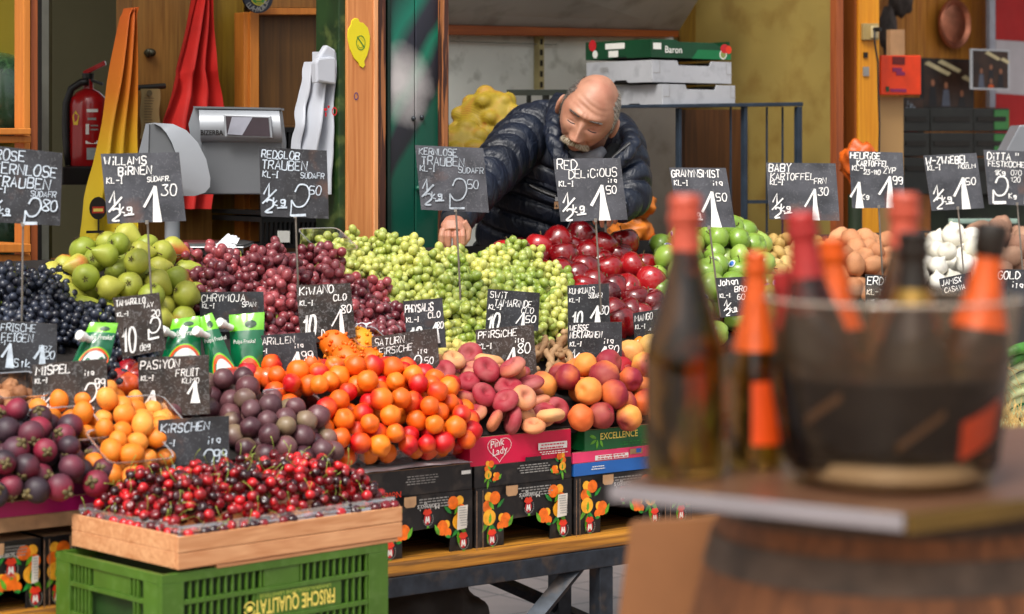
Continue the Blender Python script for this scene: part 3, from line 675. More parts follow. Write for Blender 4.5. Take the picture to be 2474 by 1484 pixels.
for x, y in [(555, 915), (590, 905), (640, 918)]:
    place('nectarine', 'nectarine', ondisp(x, y+22)+N_*.03, rq(), 'red_nectarines', .85)

# ---------- grapes: each bunch one thing, its berries one part ----------
def bunch_mesh(rb, n, L, wd, m, seed, seg=12):
    rg = np.random.RandomState(seed); X = np.zeros((n, 3))
    X[:, 2] = -rg.uniform(0, 1, n)**.8*L
    w = wd*(1-.75*(-X[:, 2]/L)**1.4)
    a = rg.uniform(0, 6.283, n); q = np.sqrt(rg.uniform(.1, 1, n)); X[:, 0] = np.cos(a)*w*q; X[:, 1] = np.sin(a)*w*q*.7
    for it in range(50):
        D = X[:, None]-X[None]; d = np.sqrt((D**2).sum(2))+1e-9; np.fill_diagonal(d, 1e9)
        X += (D/d[:, :, None]*(np.clip(2*rb*.96-d, 0, None)*.3)[:, :, None]).sum(1); X[:, :2] *= .992; X[:, 2] *= .998
    X[:, 2] += L*.5; mb = MB()
    base = [(sph(f_lump(rb, 1, 1, k, .03, 1, i), m, seg, 9)) for i, k in enumerate((1.0, 1.15, 1.25))]
    geo = [([v.co.copy() for v in b.vertices], [tuple(p.vertices) for p in b.polygons]) for b in base]
    for p in X:
        vs, fs = geo[rg.randint(3)]; d = Vector((p[0], p[1], p[2]*.2)).normalized() if abs(p[0])+abs(p[1]) > 1e-5 else Vector((0, 0, 1))
        M = d.to_track_quat('Z', 'Y').to_matrix(); s = rg.uniform(.86, 1.08); P = Vector(p)
        mb.add([P+M @ (v*s) for v in vs], fs, m)
    for b in base: bpy.data.meshes.remove(b)
    sm = MB(); sm.tube([(0, 0, L*.7), (.002, 0, L*.4), (0, .002, 0), (0, 0, -L*.4)], [.0028, .0025, .002, .001], M_STG, 6)
    for p in X[::3]: sm.tube([(p[0]*.1, p[1]*.1, p[2]+.006), (p[0]*.8, p[1]*.8, p[2])], .001, M_STG, 4, False)
    return mb.mesh('berries', True), sm.mesh('stalk', True)
def bunches(name, label, m, rb, poly, nb, L, wd, seed, hgt=.03, n=46, hang=(0, -1, -.4)):
    protos = [bunch_mesh(rb, n, L, wd, m, seed*10+i) for i in range(3)]
    P = [disp_ab(x, y) for x, y in poly]
    X = pack(P, wd*.82, hgt, .6, seed, n=nb, shell=None)
    for a, b, h in X:
        p = O_+A_*a+B_*b+N_*(h*.6+wd*.55)
        o = thing('grape_bunch', None, None, p)
        dz = (Vector(hang)+Vector([random.gauss(0, .35) for _ in range(3)])).normalized()
        o.rotation_mode = 'QUATERNION'; o.rotation_quaternion = (-dz).to_track_quat('Z', 'Y') @ Matrix.Rotation(random.uniform(0, 6.283), 3, 'Z').to_quaternion()
        c = (random.uniform(.15, .9), random.random(), random.random(), 1); bm_, sm_ = random.choice(protos)
        s = random.uniform(.9, 1.1); o.scale = (s, s, s)
        for nm, me in (('berries', bm_), ('stalk', sm_)): setobj(nm, me, (0, 0, 0), None, o, 1, c)
        HEAPS.setdefault(name, []).append(o)
bunches('green_grapes', 'g', M_GG, .0122, [(752, 628), (850, 618), (925, 616), (985, 640), (1045, 668), (1140, 668), (1185, 648), (1220, 645), (1265, 668), (1345, 715), (1400, 760), (1400, 830), (1290, 850), (1110, 850), (1050, 810), (980, 765), (890, 715), (800, 672), (755, 655)], 74, .11, .052, 31, .07, 34)
bunches('red_grapes', 'r', M_GR, .0138, [(445, 655), (520, 650), (600, 660), (660, 645), (735, 655), (800, 690), (880, 730), (960, 790), (980, 830), (860, 840), (640, 840), (600, 760), (480, 740)], 46, .11, .052, 33, .035, 27)
bunches('black_grapes', 'b', M_GB, .0115, [(-40, 720), (40, 705), (120, 720), (160, 770), (250, 815), (300, 870), (345, 890), (345, 930), (230, 930), (200, 830), (-40, 820)], 36, .11, .05, 34, .03, 36)
# ---------- display stand, boxes, crates ----------
BLACKB = mat('black_cardboard', '#100f10', .45, var=.25, scale=30, dirt=('#4a4038', .35, 26), bmp=.1)
TAN = mat('raw_cardboard', '#a5805c', .8, var=.15, scale=25, bmp=.15); TAN_D = mat('raw_cardboard_edge', '#7e6048', .85, var=.25, scale=120, bmp=.4)
PINKB = mat('crimson_cardboard', '#c4093c', .4, var=.06, scale=8); PINK2 = mat('pink_cardboard', '#dd3a68', .45, var=.08); BLUEB = mat('blue_cardboard', '#1d5da8', .45, var=.08)
GREENB = mat('dark_green_cardboard', '#0c5a2c', .4, var=.1); MAG = mat('magenta_cardboard', '#a00a5c', .45, var=.08)
PLANK = wood('yellow_plank', '#7a4a12', '#c98a2c', vert=False, knots=.5, worn='#5a3a1a')
BSTEEL = mat('blue_black_steel', '#2a3038', .45, metal=.5, var=.25, scale=30, dirt=('#5a4a3c', .5, 18))
BLK = mat('black_plastic', '#0c0c0d', .5, var=.2, scale=20); DARKB = mat('dark_board', '#1c1714', .8, var=.3)
CLEAR = thin_clear('clear_plastic', (.97, .97, .97, 1), .10, .08); MILKY = thin_clear('milky_film', (.93, .93, .95, 1), .14, .2, .10)
OR1 = mat('print_orange', '#ea6a14', .45, var=.2, scale=60); OR2 = mat('print_yellow', '#f2a72a', .45, var=.15, scale=60); GRL = mat('print_leaf', '#5b9a24', .45, var=.3, scale=60)
GRD = mat('print_leaf_dark', '#1f7a2c', .45, var=.3, scale=60); RDP = mat('print_red', '#b41c24', .45, var=.1); RDL = mat('print_scarlet', '#d8361c', .45, var=.1)
WHP = mat('print_white', '#dcdcd6', .5, var=.05); GYP = mat('print_grey', '#8a8884', .5, var=.1); YLP = mat('print_yellow_gold', '#e3cf62', .5, var=.08)

def slab(mb, pts, th, m, up=ZD): mb.prism(pts, up*th, m)
st = thing('display_stand', 'long sloping market stand of planks on a dark steel frame', 'market stand', W(4.4, 4.9, 0))
mb = MB(); P4 = [W(1.6, 4.66, .88), W(8.2, 4.66, .88), W(8.2, 5.52, 1.31), W(1.6, 5.52, 1.31)]
mb.prism([p-N_*.004 for p in P4], -N_*.02, DARKB); mb.build('sloping_board', st)
mb = MB(); mb.ubox(1.6, 8.2, 5.52, 5.54, .5, 1.30, DARKB); mb.build('back_board', st)
mb = MB(); mb.ubox(1.6, 8.2, 4.60, 5.5, .565, .598, PLANK); mb.build('plank', st, bevel=.004)
mb = MB(); mb.ubox(1.6, 8.2, 4.60, 4.64, .515, .564, BSTEEL); mb.ubox(1.6, 8.2, 5.44, 5.48, .515, .564, BSTEEL); mb.build('rail', st, bevel=.003)
for x in (60, 1440, 2300):
    u = to_uvz(onv(x, 1400, 4.62))[0]
    mb = MB(); mb.ubox(u, u+.045, 4.605, 4.65, 0, .514, BSTEEL); mb.build('leg', st, bevel=.003)
u = to_uvz(onv(1250, 1400, 4.62))[0]
for uu in (u, u+.8):
    mb = MB(); mb.ubox(uu, uu+.05, 5.44, 5.49, 0, .514, BSTEEL); mb.build('leg', st)
mb = MB(); a = W(to_uvz(onv(1400, 1350, 4.63))[0], 4.63, .53); b = a - UD*.52 - ZD*.45 + VD*.02
mb.tube([a, b], .026, BSTEEL, 4); mb.build('brace', st)
mb = MB(); a2 = W(to_uvz(onv(1180, 1350, 5.0))[0], 5.46, .50); mb.tube([a2, a2 + UD*.9 - ZD*.42], .02, BSTEEL, 4); mb.build('brace', st)

class Deco:
    """flat printing on a panel: local metres a (right), b (up) from its lower left corner"""
    def __init__(s, o, xa, ya, nn, flip=False): s.o, s.x, s.y, s.n, s.mb, s.k = Vector(o), Vector(xa).normalized(), Vector(ya).normalized(), Vector(nn).normalized(), MB(), 0
    def P(s, a, b): return s.o+s.x*a+s.y*b+s.n*(.0008+.00012*s.k)
    def poly(s, pts, m): s.k += 1; s.mb.flat([s.P(a, b) for a, b in pts], m)
    def disc(s, a, b, r, m, sy=1., n=16): s.poly([(a+r*math.cos(i*6.2832/n), b+r*sy*math.sin(i*6.2832/n)) for i in range(n)], m)
    def leaf(s, a, b, L, w, ang, m):
        c, d = math.cos(ang), math.sin(ang)
        s.poly([(a+c*L*t-d*w*q, b+d*L*t+c*w*q) for t, q in ((0, 0), (.3, -.5), (.65, -.42), (1, 0), (.65, .42), (.3, .5))], m)
    def rect(s, a, b, w, h, m): s.poly([(a, b), (a+w, b), (a+w, b+h), (a, b+h)], m)
    def ring(s, a, b, r0, r1, m, sy=1., a0=0, a1=6.2832, n=20):
        s.k += 1; v = []
        for i in range(n+1):
            t = a0+(a1-a0)*i/n; v += [s.P(a+r0*math.cos(t), b+r0*sy*math.sin(t)), s.P(a+r1*math.cos(t), b+r1*sy*math.sin(t))]
        s.mb.add(v, [(2*i, 2*i+2, 2*i+3, 2*i+1) for i in range(n)], m)
    def lines(s, a, b, w, n, h, m):   # rows of small print, upside down
        for j in range(n):
            x = a+random.uniform(0, .1)*w; e = a+w-random.uniform(0, .15)*w
            while x < e:
                l = random.uniform(.05, .13)*w; s.rect(x, b-j*h, min(l, e-x), h*.42, m); x += l+w*.025
def logo(d, a, b, k=1.):
    d.disc(a, b+.004*k, .0105*k, RDP, 1.35); d.disc(a, b+.0195*k, .0135*k, RDL, .42); d.disc(a-.005*k, b+.023*k, .006*k, RDL); d.disc(a+.005*k, b+.023*k, .006*k, RDL)
    w = .0034*k
    for p in ([(-.007, -.006), (-.0035, -.006), (-.0015, .010), (-.005, .010)], [(.0035, -.006), (.007, -.006), (.005, .010), (.0015, .010)], [(-.005, .010), (-.002, .010), (.001, -.003), (-.001, -.003)], [(.002, .010), (.005, .010), (.001, -.003), (-.001, -.003)]):
        d.poly([(a+x*k, b+y*k) for x, y in p], WHP)
    for i in range(13):
        t = 3.3+i*.29; d.rect(a+.0145*k*math.cos(t), b+.003*k+.017*k*math.sin(t), .0022*k, .0026*k, GYP)
    d.leaf(a, b-.012*k, .008*k, .003*k, -2.0, GRL); d.leaf(a, b-.012*k, .008*k, .003*k, -1.1, GRL)
def orangeprint(d, a, b, k=1., sx=1):
    X = lambda t: a+sx*t*k
    d.leaf(X(.005), b-.018*k, .05*k, .014*k, -1.57-.15*sx, GRL); d.leaf(X(-.002), b-.005*k, .035*k, .013*k, -2.2 if sx > 0 else -.9, GRL); d.leaf(X(.0), b-.01*k, .035*k, .012*k, -.7 if sx > 0 else -2.4, GRD)
    d.disc(X(0), b+.062*k, .0135*k, OR2); d.disc(X(.022), b+.058*k, .018*k, OR1); d.disc(X(-.004), b+.036*k, .017*k, OR1); d.leaf(X(.0), b+.05*k, .03*k, .012*k, -.9 if sx > 0 else -2.2, GRL)
    d.disc(X(.002), b+.006*k, .022*k, OR2); d.leaf(X(.004), b-.012*k, .03*k, .010*k, 1.5, GRL)
    d.disc(X(.045), b+.002*k, .012*k, OR2); d.disc(X(.058), b-.006*k, .018*k, OR1, 1.15); d.disc(X(.04), b-.020*k, .012*k, OR1)
    d.leaf(X(.028), b+.03*k, .035*k, .011*k, .75 if sx > 0 else 2.4, GRD); d.leaf(X(.068), b-.025*k, .035*k, .012*k, 1.1 if sx > 0 else 2.05, GRL); d.leaf(X(.03), b-.032*k, .02*k, .009*k, .1 if sx > 0 else 3.0, GRD)
def ufront(x, v): return to_uvz(onv(x, 1200, v))[0]
def frontpanel(x0, x1, z0, z1, v, th, m, parent, name='front_panel', notch=None, outline=None):
    u0, u1 = ufront(x0, v), ufront(x1, v); w = u1-u0
    pts = outline(w) if outline else [(0, z0), (w, z0), (w, z1), (0, z1)]
    mb = MB(); mb.prism([W(u0+a, v, z) for a, z in pts], VD*th, m); mb.build(name, parent, bevel=.0012)
    return u0, u1
def citrus_box(x0, x1, lab, v=4.645, sticker=False, z0=.598, z1=.748, flip=False, stick=False):
    u0, u1 = ufront(x0, v), ufront(x1, v); w = u1-u0
    t = thing('fruit_box', lab, 'cardboard box', W((u0+u1)/2, v+.2, z0), 'black citrus print boxes under the fruit')
    hz = z0+.062
    lo = z0-.018
    frontpanel(x0, x1, z0, z1, v, .006, BLACKB, t, outline=lambda w: [(0, lo+.004), (w*.04, lo), (w*.26, lo+.002), (w*.29, lo+.012), (w*.29, hz-.006), (w*.32, hz), (w*.74, hz+.004), (w*.77, hz-.004), (w*.77, z0-.012), (w*.80, z0-.016), (w*.97, z0-.006), (w, z0+.002), (w, z1), (0, z1)])
    for uu in (u0, u1-.006):
        mb = MB(); mb.ubox(uu+.0005, uu+.0055, v+.0065, v+.42, z0+.001, z1-.001, BLACKB); mb.build('side_panel', t)
    mb = MB(); mb.ubox(u0+.007, u1-.007, v+.415, v+.42, z0+.001, z1-.002, TAN); mb.build('back_panel', t)
    mb = MB(); mb.ubox(u0+.0005, u1-.0005, v+.007, v+.41, z1-.006, z1-.001, TAN); mb.build('tray_floor', t)
    d = Deco(W(u0, v, z0), UD, ZD, -VD)
    for a, sx in ((w*.13, 1), (w*.86, -1)): orangeprint(d, a, .068, .92, sx)
    logo(d, w*.53, .085, 1.0); logo(d, w*.15, .016, 1.0); logo(d, w*.88, .018, 1.0)
    d.lines(w*.40, .138, w*.36, 4, .0065, GYP); 
    d.poly([(w*.27, .15), (w*.27, .13), (w*.29, .124), (w*.37, .124), (w*.39, .13), (w*.39, .15)], TAN)
    if sticker: d.poly([(w*.80, .055), (w*.90, .058), (w*.91, .115), (w*.81, .113)], mat('paper_label', '#cfc8bc', .7, var=.08)); d.lines(w*.815, .108, w*.08, 8, .006, GYP)
    for q in (0.004, w-.006): d.rect(q, .0, .002, .148, TAN_D)
    d.mb.build('printing', t)
    ptext("Moingo's", W(u0, v-.002, z0)+UD*(w*.66)+ZD*.125, -UD, -ZD, .021, WHP, t, 'lettering', sx=.9)
    return t
citrus_box(-62, 99, 'black citrus print box with paper label at far left bottom', sticker=True)
citrus_box(106, 300, 'black citrus print box half hidden behind the left end of the wooden cherry crate')
citrus_box(900, 1141, 'black citrus print box with paper label right of the green crate', sticker=True)
citrus_box(1148, 1381, 'black citrus print box with paper label under the crimson box', sticker=True)
citrus_box(1387, 1600, 'black citrus print box under the blue tray, left of the round barrel')
citrus_box(1606, 1830, 'black citrus print box showing just beneath the table top edge')
def shallow(x0, x1, z0, z1, m, lab, v=4.642, dep=.42, cat='cardboard box', rim=TAN_D, name='shallow_box', extra=None, base=True):
    u0, u1 = ufront(x0, v), ufront(x1, v); w = u1-u0
    t = thing(name, lab, cat, W((u0+u1)/2, v+dep/2, z0))
    mb = MB(); mb.ubox(u0, u1, v, v+.006, z0, z1, m); mb.build('front_panel', t, bevel=.0012)
    for uu in (u0, u1-.006):
        mb = MB(); mb.ubox(uu+.0004, uu+.0056, v+.0062, v+dep, z0+.0005, z1-.002, m); mb.build('side_panel', t)
    mb = MB(); mb.ubox(u0+.006, u1-.006, v+.0062, v+dep, z0+.0005, z0+.005, TAN); mb.build('bottom_panel', t)
    mb = MB(); mb.ubox(u0+.001, u1-.001, v+.001, v+.005, z1, z1+.0015, rim); mb.build('rim', t)
    d = Deco(W(u0, v, z0), UD, ZD, -VD)
    if extra: extra(d, w, z1-z0, t, u0, v, z0)
    if d.mb.f: d.mb.build('printing', t)
    return t
def e_pink(d, w, h, t, u0, v, z0):
    pts = []
    for i in range(26):
        a = i*6.2832/25; x = 16*math.sin(a)**3; y = 13*math.cos(a)-5*math.cos(2*a)-2*math.cos(3*a)-math.cos(4*a)
        pts.append((w*.28+x*.0024, h*.56+y*.0021))
    for i in range(25):
        (a, b), (c, e) = pts[i], pts[i+1]; l = math.hypot(c-a, e-b) or 1; nx, ny = -(e-b)/l*.0006, (c-a)/l*.0006
        d.poly([(a-nx, b-ny), (c-nx, e-ny), (c+nx, e+ny), (a+nx, b+ny)], WHP)
    d.rect(w*.66, h*.35, w*.29, h*.25, WHP); d.lines(w*.67, h*.5, w*.27, 2, .008, PINKB); d.lines(w*.66, h*.26, w*.3, 2, .005, WHP)
    d.rect(w*.52, 0, w*.16, h*.16, DARKB)  # dark rectangle painted for the shaded cut-out in the box front
    ptext('Pink', W(u0, v-.002, z0)+UD*(w*.19)+ZD*(h*.58), UD+ZD*.15, ZD, .026, WHP, t)
    ptext('Lady', W(u0, v-.002, z0)+UD*(w*.21)+ZD*(h*.30), UD+ZD*.15, ZD, .026, WHP, t)
shallow(1135, 1379, .803, .874, PINKB, 'crimson apple box with a white heart outline holding flat peaches', extra=e_pink)
def e_black(d, w, h, t, u0, v, z0):
    orangeprint(d, w*.13, .028, .5, 1); orangeprint(d, w*.9, .03, .5, -1); d.lines(w*.42, .044, w*.36, 4, .006, GYP)
shallow(1146, 1380, .7485, .8025, BLACKB, 'shallow black citrus box squeezed directly under the crimson box', extra=e_black)
def e_red(d, w, h, t, u0, v, z0):
    d.lines(w*.42, .045, w*.3, 4, .006, GYP); d.rect(w*.90, h*.62, w*.08, .009, WHP); d.rect(w*.02, h*.1, w*.12, h*.7, WHP)
    for i in range(9): d.rect(w*(.03+i*.012), h*.12, w*.003, h*.62, DARKB)
    ptext('Novella', W(u0, v-.002, z0)+UD*(w*.40)+ZD*(h*.22), -UD, -ZD, .022, RDL, t)
shallow(850, 1140, .7485, .812, BLACKB, 'torn black box with red lettering carrying the apricot tubs', extra=e_red)
def e_exc(d, w, h, t, u0, v, z0):
    ptext('EXCELLENCE', W(u0, v-.002, z0)+UD*(w*.13)+ZD*(h*.50), UD, ZD, .024, YLP, t, sx=.92, bold=.01)
    for a, b, g in ((.10, .55, 2.6), (.10, .5, 3.6), (.11, .5, 4.6), (.13, .5, 5.2), (.1, .6, 2.9)): d.leaf(w*a, h*b, .024, .008, g, GRL)
    d.lines(w*.3, h*.25, w*.3, 2, .006, GRD)
shallow(1412, 1680, .812, .866, GREENB, 'dark green box with gold lettering holding peaches beside the big bottle', extra=e_exc)
def e_p2(d, w, h, t, u0, v, z0): d.rect(w*.2, h*.1, w*.16, h*.45, WHP); d.rect(w*.37, h*.1, w*.14, h*.45, WHP); d.lines(w*.21, h*.4, w*.3, 2, .006, PINKB); d.rect(w*.52, h*.35, w*.12, h*.5, TAN); d.rect(w*.58, h*.45, w*.045, h*.4, BLUEB)
shallow(1384, 1640, .783, .811, PINK2, 'flattened pink tray between the green and blue cardboard', extra=e_p2)
def e_bl(d, w, h, t, u0, v, z0): d.lines(w*.15, h*.6, w*.14, 2, .006, WHP)
shallow(1386, 1650, .7495, .782, BLUEB, 'blue cardboard tray above a black citrus box', extra=e_bl)
shallow(-62, 283, .80, .832, MAG, 'magenta edged tray holding the mangosteens', rim=TAN)
shallow(-62, 290, .768, .7985, TAN, 'plain brown cardboard tray below the magenta tray')
for x0, x1, lab in ((1690, 1880, 'plain dark box behind the bottles'), (1900, 2440, 'long dark box behind the ice bucket')):
    shallow(x0, x1, .75, .86, BLACKB, lab)
# white paper sheet over the apricot box
def crumple(name, lab, pts, m, amp=.008, n=12, lift=.01, seed=0, cat='tissue paper'):
    a, b, c, d = [Vector(p) for p in pts]; mb = MB(); v = []
    nn = (b-a).cross(d-a).normalized()
    for j in range(n+1):
        for i in range(n+1):
            s, t_ = i/n, j/n; p = a*(1-s)*(1-t_)+b*s*(1-t_)+c*s*t_+d*(1-s)*t_
            v.append(p+nn*amp*(mnoise.noise(Vector((s*5+seed, t_*5, 1)))+.6*abs(mnoise.noise(Vector((s*11, t_*11+seed, 4))))*2))
    mb.add(v, [(j*(n+1)+i, j*(n+1)+i+1, (j+1)*(n+1)+i+1, (j+1)*(n+1)+i) for j in range(n) for i in range(n)], m)
    return mb.build(name, smooth=30, label=lab, cat=cat)
PAPER = mat('white_tissue', '#dfe0e4', .7, var=.05)
crumple('paper_sheet', 'white paper sheet under the apricot tubs on the torn black box', [W(ufront(850, 4.64), 4.636, .8165), W(ufront(1140, 4.64), 4.636, .8165), W(ufront(1140, 4.64), 4.9, .822), W(ufront(850, 4.64), 4.9, .822)], PAPER, .004, cat='paper')
for i, (q, lab) in enumerate([([(640, 745), (705, 750), (700, 800), (640, 800)], 'white tissue below the first red grapes beside a juice pouch'), ([(905, 740), (960, 770), (975, 800), (925, 800)], 'white tissue torn open among the red grapes right of the kiwano board'),
    ([(500, 640), (540, 600), (570, 610), (545, 660)], 'white tissue corner sticking up behind the left red grapes'), ([(655, 660), (690, 680), (690, 720), (660, 700)], 'small white tissue under the redglob board'),
    ([(835, 815), (905, 818), (905, 850), (850, 850)], 'white tissue behind the spiky orange fruit'), ([(0, 745), (30, 745), (30, 775), (0, 775)], 'small grey white tissue in the black grapes')]):
    crumple('tissue_paper', lab, [ondisp(x, y)+N_*(.045) for x, y in reversed(q)], PAPER, .005, seed=i*3)
# ---------- clear tubs ----------
def punnet(o, a, b, nn, w, d, h, lab, m=None, k=.82, name='plastic_punnet'):
    m = m or CLEAR; o, a, b, nn = Vector(o), Vector(a).normalized(), Vector(b).normalized(), Vector(nn).normalized()
    def ring(s, z):
        r = []; W2, D2, c = w/2*s, d/2*s, min(w, d)*.16
        for cx_, cy_, a0 in ((W2-c, D2-c, 0), (-W2+c, D2-c, 1.5708), (-W2+c, -D2+c, 3.1416), (W2-c, -D2+c, 4.7124)):
            for i in range(5): t = a0+i*.3927; r.append(o+a*(cx_+c*math.cos(t))+b*(cy_+c*math.sin(t))+nn*z)
        return r
    t = thing(name, lab, 'plastic tub', o); mb = MB(); rs = [ring(k, 0), ring(k+(1-k)*.5, h*.5), ring(1, h)]; v = sum(rs, []); n = 20
    mb.add(v, [(j*n+i, j*n+(i+1) % n, (j+1)*n+(i+1) % n, (j+1)*n+i) for j in range(2) for i in range(n)]+[tuple(range(n))], m); mb.build('tub', t, smooth=40)
    mb = MB(); r1 = ring(1, h); r2 = ring(1.06, h+.001); r3 = ring(1.06, h-.003)
    mb.add(r1+r2+r3, [(i, (i+1) % n, n+(i+1) % n, n+i) for i in range(n)]+[(n+i, n+(i+1) % n, 2*n+(i+1) % n, 2*n+i) for i in range(n)], MILKY); mb.build('rim', t, smooth=60)
for i, (x0, x1, lab) in enumerate(((772, 916, 'leftmost clear tub of apricots on the torn black box'), (920, 1022, 'middle clear tub of apricots on the torn black box'), (1026, 1136, 'rightmost clear tub of apricots beside the crimson box'))):
    u0, u1 = ufront(x0, 4.66), ufront(x1, 4.66); w = u1-u0
    punnet(W((u0+u1)/2, 4.74, .824), UD, VD, ZD, w, .16, .085, lab)
    fr = (W(u0, 4.66, .829), UD, VD, ZD)
    heap('apricot', 'apricot', 'tub_apricots_%d' % i, None, .10, 50+i, frame=fr, ab=[(.015, .015), (w-.015, .015), (w-.015, .13), (.015, .13)], dens=.8, lift=1.0, r=.0255)
for x, y, w, lab in ((300, 1130, .16, 'clear tub of loquats nearest the cherries'), (150, 1080, .15, 'clear tub of loquats nearest the mangosteens'), (340, 1050, .14, 'clear tub of loquats behind the cherry board')):
    punnet(ondisp(x, y)+N_*.002, A_, B_, N_, w, .13, .06, lab)
for x, y, w, d, h, lab in ((25, 990, .12, .10, .065, 'clear tub of walnuts at the left edge'), (700, 1010, .13, .1, .05, 'clear tub edge between passion fruit and apricots'), (775, 640, .13, .12, .08, 'clear tub under the green grapes at the wooden post'),
    (1040, 800, .3, .14, .05, 'wide clear tray under the lower green grapes'), (870, 880, .09, .09, .08, 'clear tub holding the spiky orange fruit')):
    punnet(ondisp(x, y)+N_*.002, A_, B_, N_, w, d, h, lab)
# ---------- cherry crate and green crate ----------
tc = R(43); UC, VC = Vector((math.cos(tc), math.sin(tc), 0)), Vector((-math.sin(tc), math.cos(tc), 0))
CRW = wood('poplar_wood', '#b97b4e', '#d9a274', vert=False, rough=.6, knots=.25)
C0 = Vector((-.682, 4.77, .735))
t = thing('wooden_crate', 'pale wooden crate heaped with cherries on a green crate', 'wooden crate', C0+UC*.3+VC*.2)
for nm, o, a, b in (('front_board', C0, UC*.6, VC*.008), ('back_board', C0+VC*.392, UC*.6, VC*.008), ('end_board', C0+VC*.0082-UC*.0015, VC*.3836, UC*.008), ('end_board', C0+VC*.0082+UC*.5935, VC*.3836, UC*.008)):
    mb = MB(); hgt = .066 if nm != 'end_board' else .069
    mb.box(o+ZD*(.0 if nm != 'end_board' else .001), a, b, ZD*hgt*.5, CRW); mb.box(o+ZD*(hgt*.5+.0012), a, b, ZD*hgt*.5, CRW); mb.build(nm, t, bevel=.0015)
mb = MB(); mb.box(C0+UC*.01+VC*.01+ZD*.002, UC*.58, VC*.38, ZD*.005, CRW); mb.build('floor_board', t)
mb = MB(); mb.box(C0+UC*.1-ZD*.009+VC*.003, UC*.49, VC*.03, ZD*.008, CRW); mb.build('runner', t, bevel=.001)
for i in range(4):
    a = [(.010, .010), (.010, .390), (.590, .390), (.590, .010)]; (x0, y0), (x1, y1) = a[i], a[(i+1) % 4]
    p, q = C0+UC*x0+VC*y0+ZD*.03, C0+UC*x1+VC*y1+ZD*.03; inn = (C0+UC*.3+VC*.2-(p+q)/2).normalized()*.012
    o = crumple('plastic_liner', 'clear plastic liner lining the %s side of the cherry crate' % ('left end', 'back', 'right end', 'front')[i], [p, q, q+ZD*.056+inn*.3, p+ZD*.06+inn*.3], MILKY, .006, 18, seed=i*5, cat='plastic liner')
fr = (C0+ZD*.01, UC, VC, ZD)
XC = heap('cherry', 'cherry', 'cherries', None, .105, 77, frame=(C0+ZD*.056, UC, VC, ZD), ab=[(.014, .014), (.588, .014), (.588, .388), (.014, .388)], n=1300, steep=.75, orient='o', up=(0, -.2, 1), spread=.9)
GCR = mat('green_crate_plastic', '#42661c', .42, var=.10, scale=8, dirt=('#7a9a5a', .12, 40)); GCD = mat('green_crate_inside', '#1b3a0c', .6, var=.2)  # second, darker green puts shade into the gaps between ribs
G0 = Vector((-.712, 4.748, .49)); GH = .238
t = thing('green_crate', 'green plastic returnable crate with yellow upside down lettering', 'plastic crate', G0+UC*.3+VC*.2)
def gface(nm, o, a, L, nn, H=GH):
    """a ribbed openwork wall built of bars"""
    mb = MB(); a = a.normalized(); th = nn*.012
    def bar(x0, x1, z0, z1, d=0, m=GCR, t2=None): mb.box(o+a*x0+ZD*z0+nn*d, a*(x1-x0), (nn*t2 if t2 else th), ZD*(z1-z0), m)
    bar(0, L, H-.020, H); bar(0, .055, 0, H-.0202); bar(L-.055, L, 0, H-.0202); bar(.0552, L-.0552, 0, .03)
    zs = (.085, .145) if L > .5 else (.115, .175)
    for z in (.107, .170): bar(.0552, L-.0552, z, z+.010, .001)
    if L > .5:
        bar(.24, L-.13, .1172, .1698, .003); bar(.26, .355, .1802, H-.0202, .003)
        xs = [.07+.018*i for i in range(28)]
        for i, x in enumerate(xs):
            if x > L-.06: break
            if not (.255 < x < .357): bar(x, x+.005, .1802, H-.0202, .002, t2=.008)
            if x < .235 or x > L-.13: bar(x, x+.005, .1172, .1698, .002, t2=.008)
            bar(x, x+.005, .0302, .1068, .002, t2=.008)
    else:
        bar(.14, .28, .1802, H-.0202, .004); bar(.155, .19, .0302, .1068, .004); bar(.25, .26, .0302, .1068, .004)
        for x in [.068+.014*i for i in range(18)]:
            if x < .135 or x > .288:
                for z0, z1 in ((.1802, H-.0202), (.1172, .1698), (.0302, .1068)): bar(x, x+.005, z0, z1, .002, t2=.008)
    mb.build(nm, t, bevel=.001)
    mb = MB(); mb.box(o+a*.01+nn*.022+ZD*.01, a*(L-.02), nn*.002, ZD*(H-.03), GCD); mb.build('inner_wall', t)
gface('long_wall', G0, UC, .6, VC); gface('short_wall', G0+VC*.3998+UC*.0003, -VC, .387, UC)
gface('long_wall', G0+VC*.4+UC*.6, -UC, .6, -VC); gface('short_wall', G0+UC*.5997+VC*.0125, VC, .375, -UC)
for p in (G0, ):
    ptext('FRISCHE QUALITÄT', G0+UC*.452+ZD*.1545+VC*.0015, -UC, -ZD, .044, YLP, t, sx=.56, bold=.02)
    ptext('UNVERÄUSSERLICHE LEIHSTEIGE', G0+UC*.44+ZD*.1665+VC*.0015, -UC, -ZD, .0115, mat('crate_text_olive', '#a8b84c', .5), t, sx=1.15)
d = Deco(G0+VC*.002, UC, ZD, -VC); d.ring(.222, .140, .0125, .0155, YLP, 1, .3, 2.9); d.ring(.222, .140, .0125, .0155, YLP, 1, 3.4, 6.0); d.disc(.222, .140, .008, YLP, .8); d.mb.build('emblem', t)

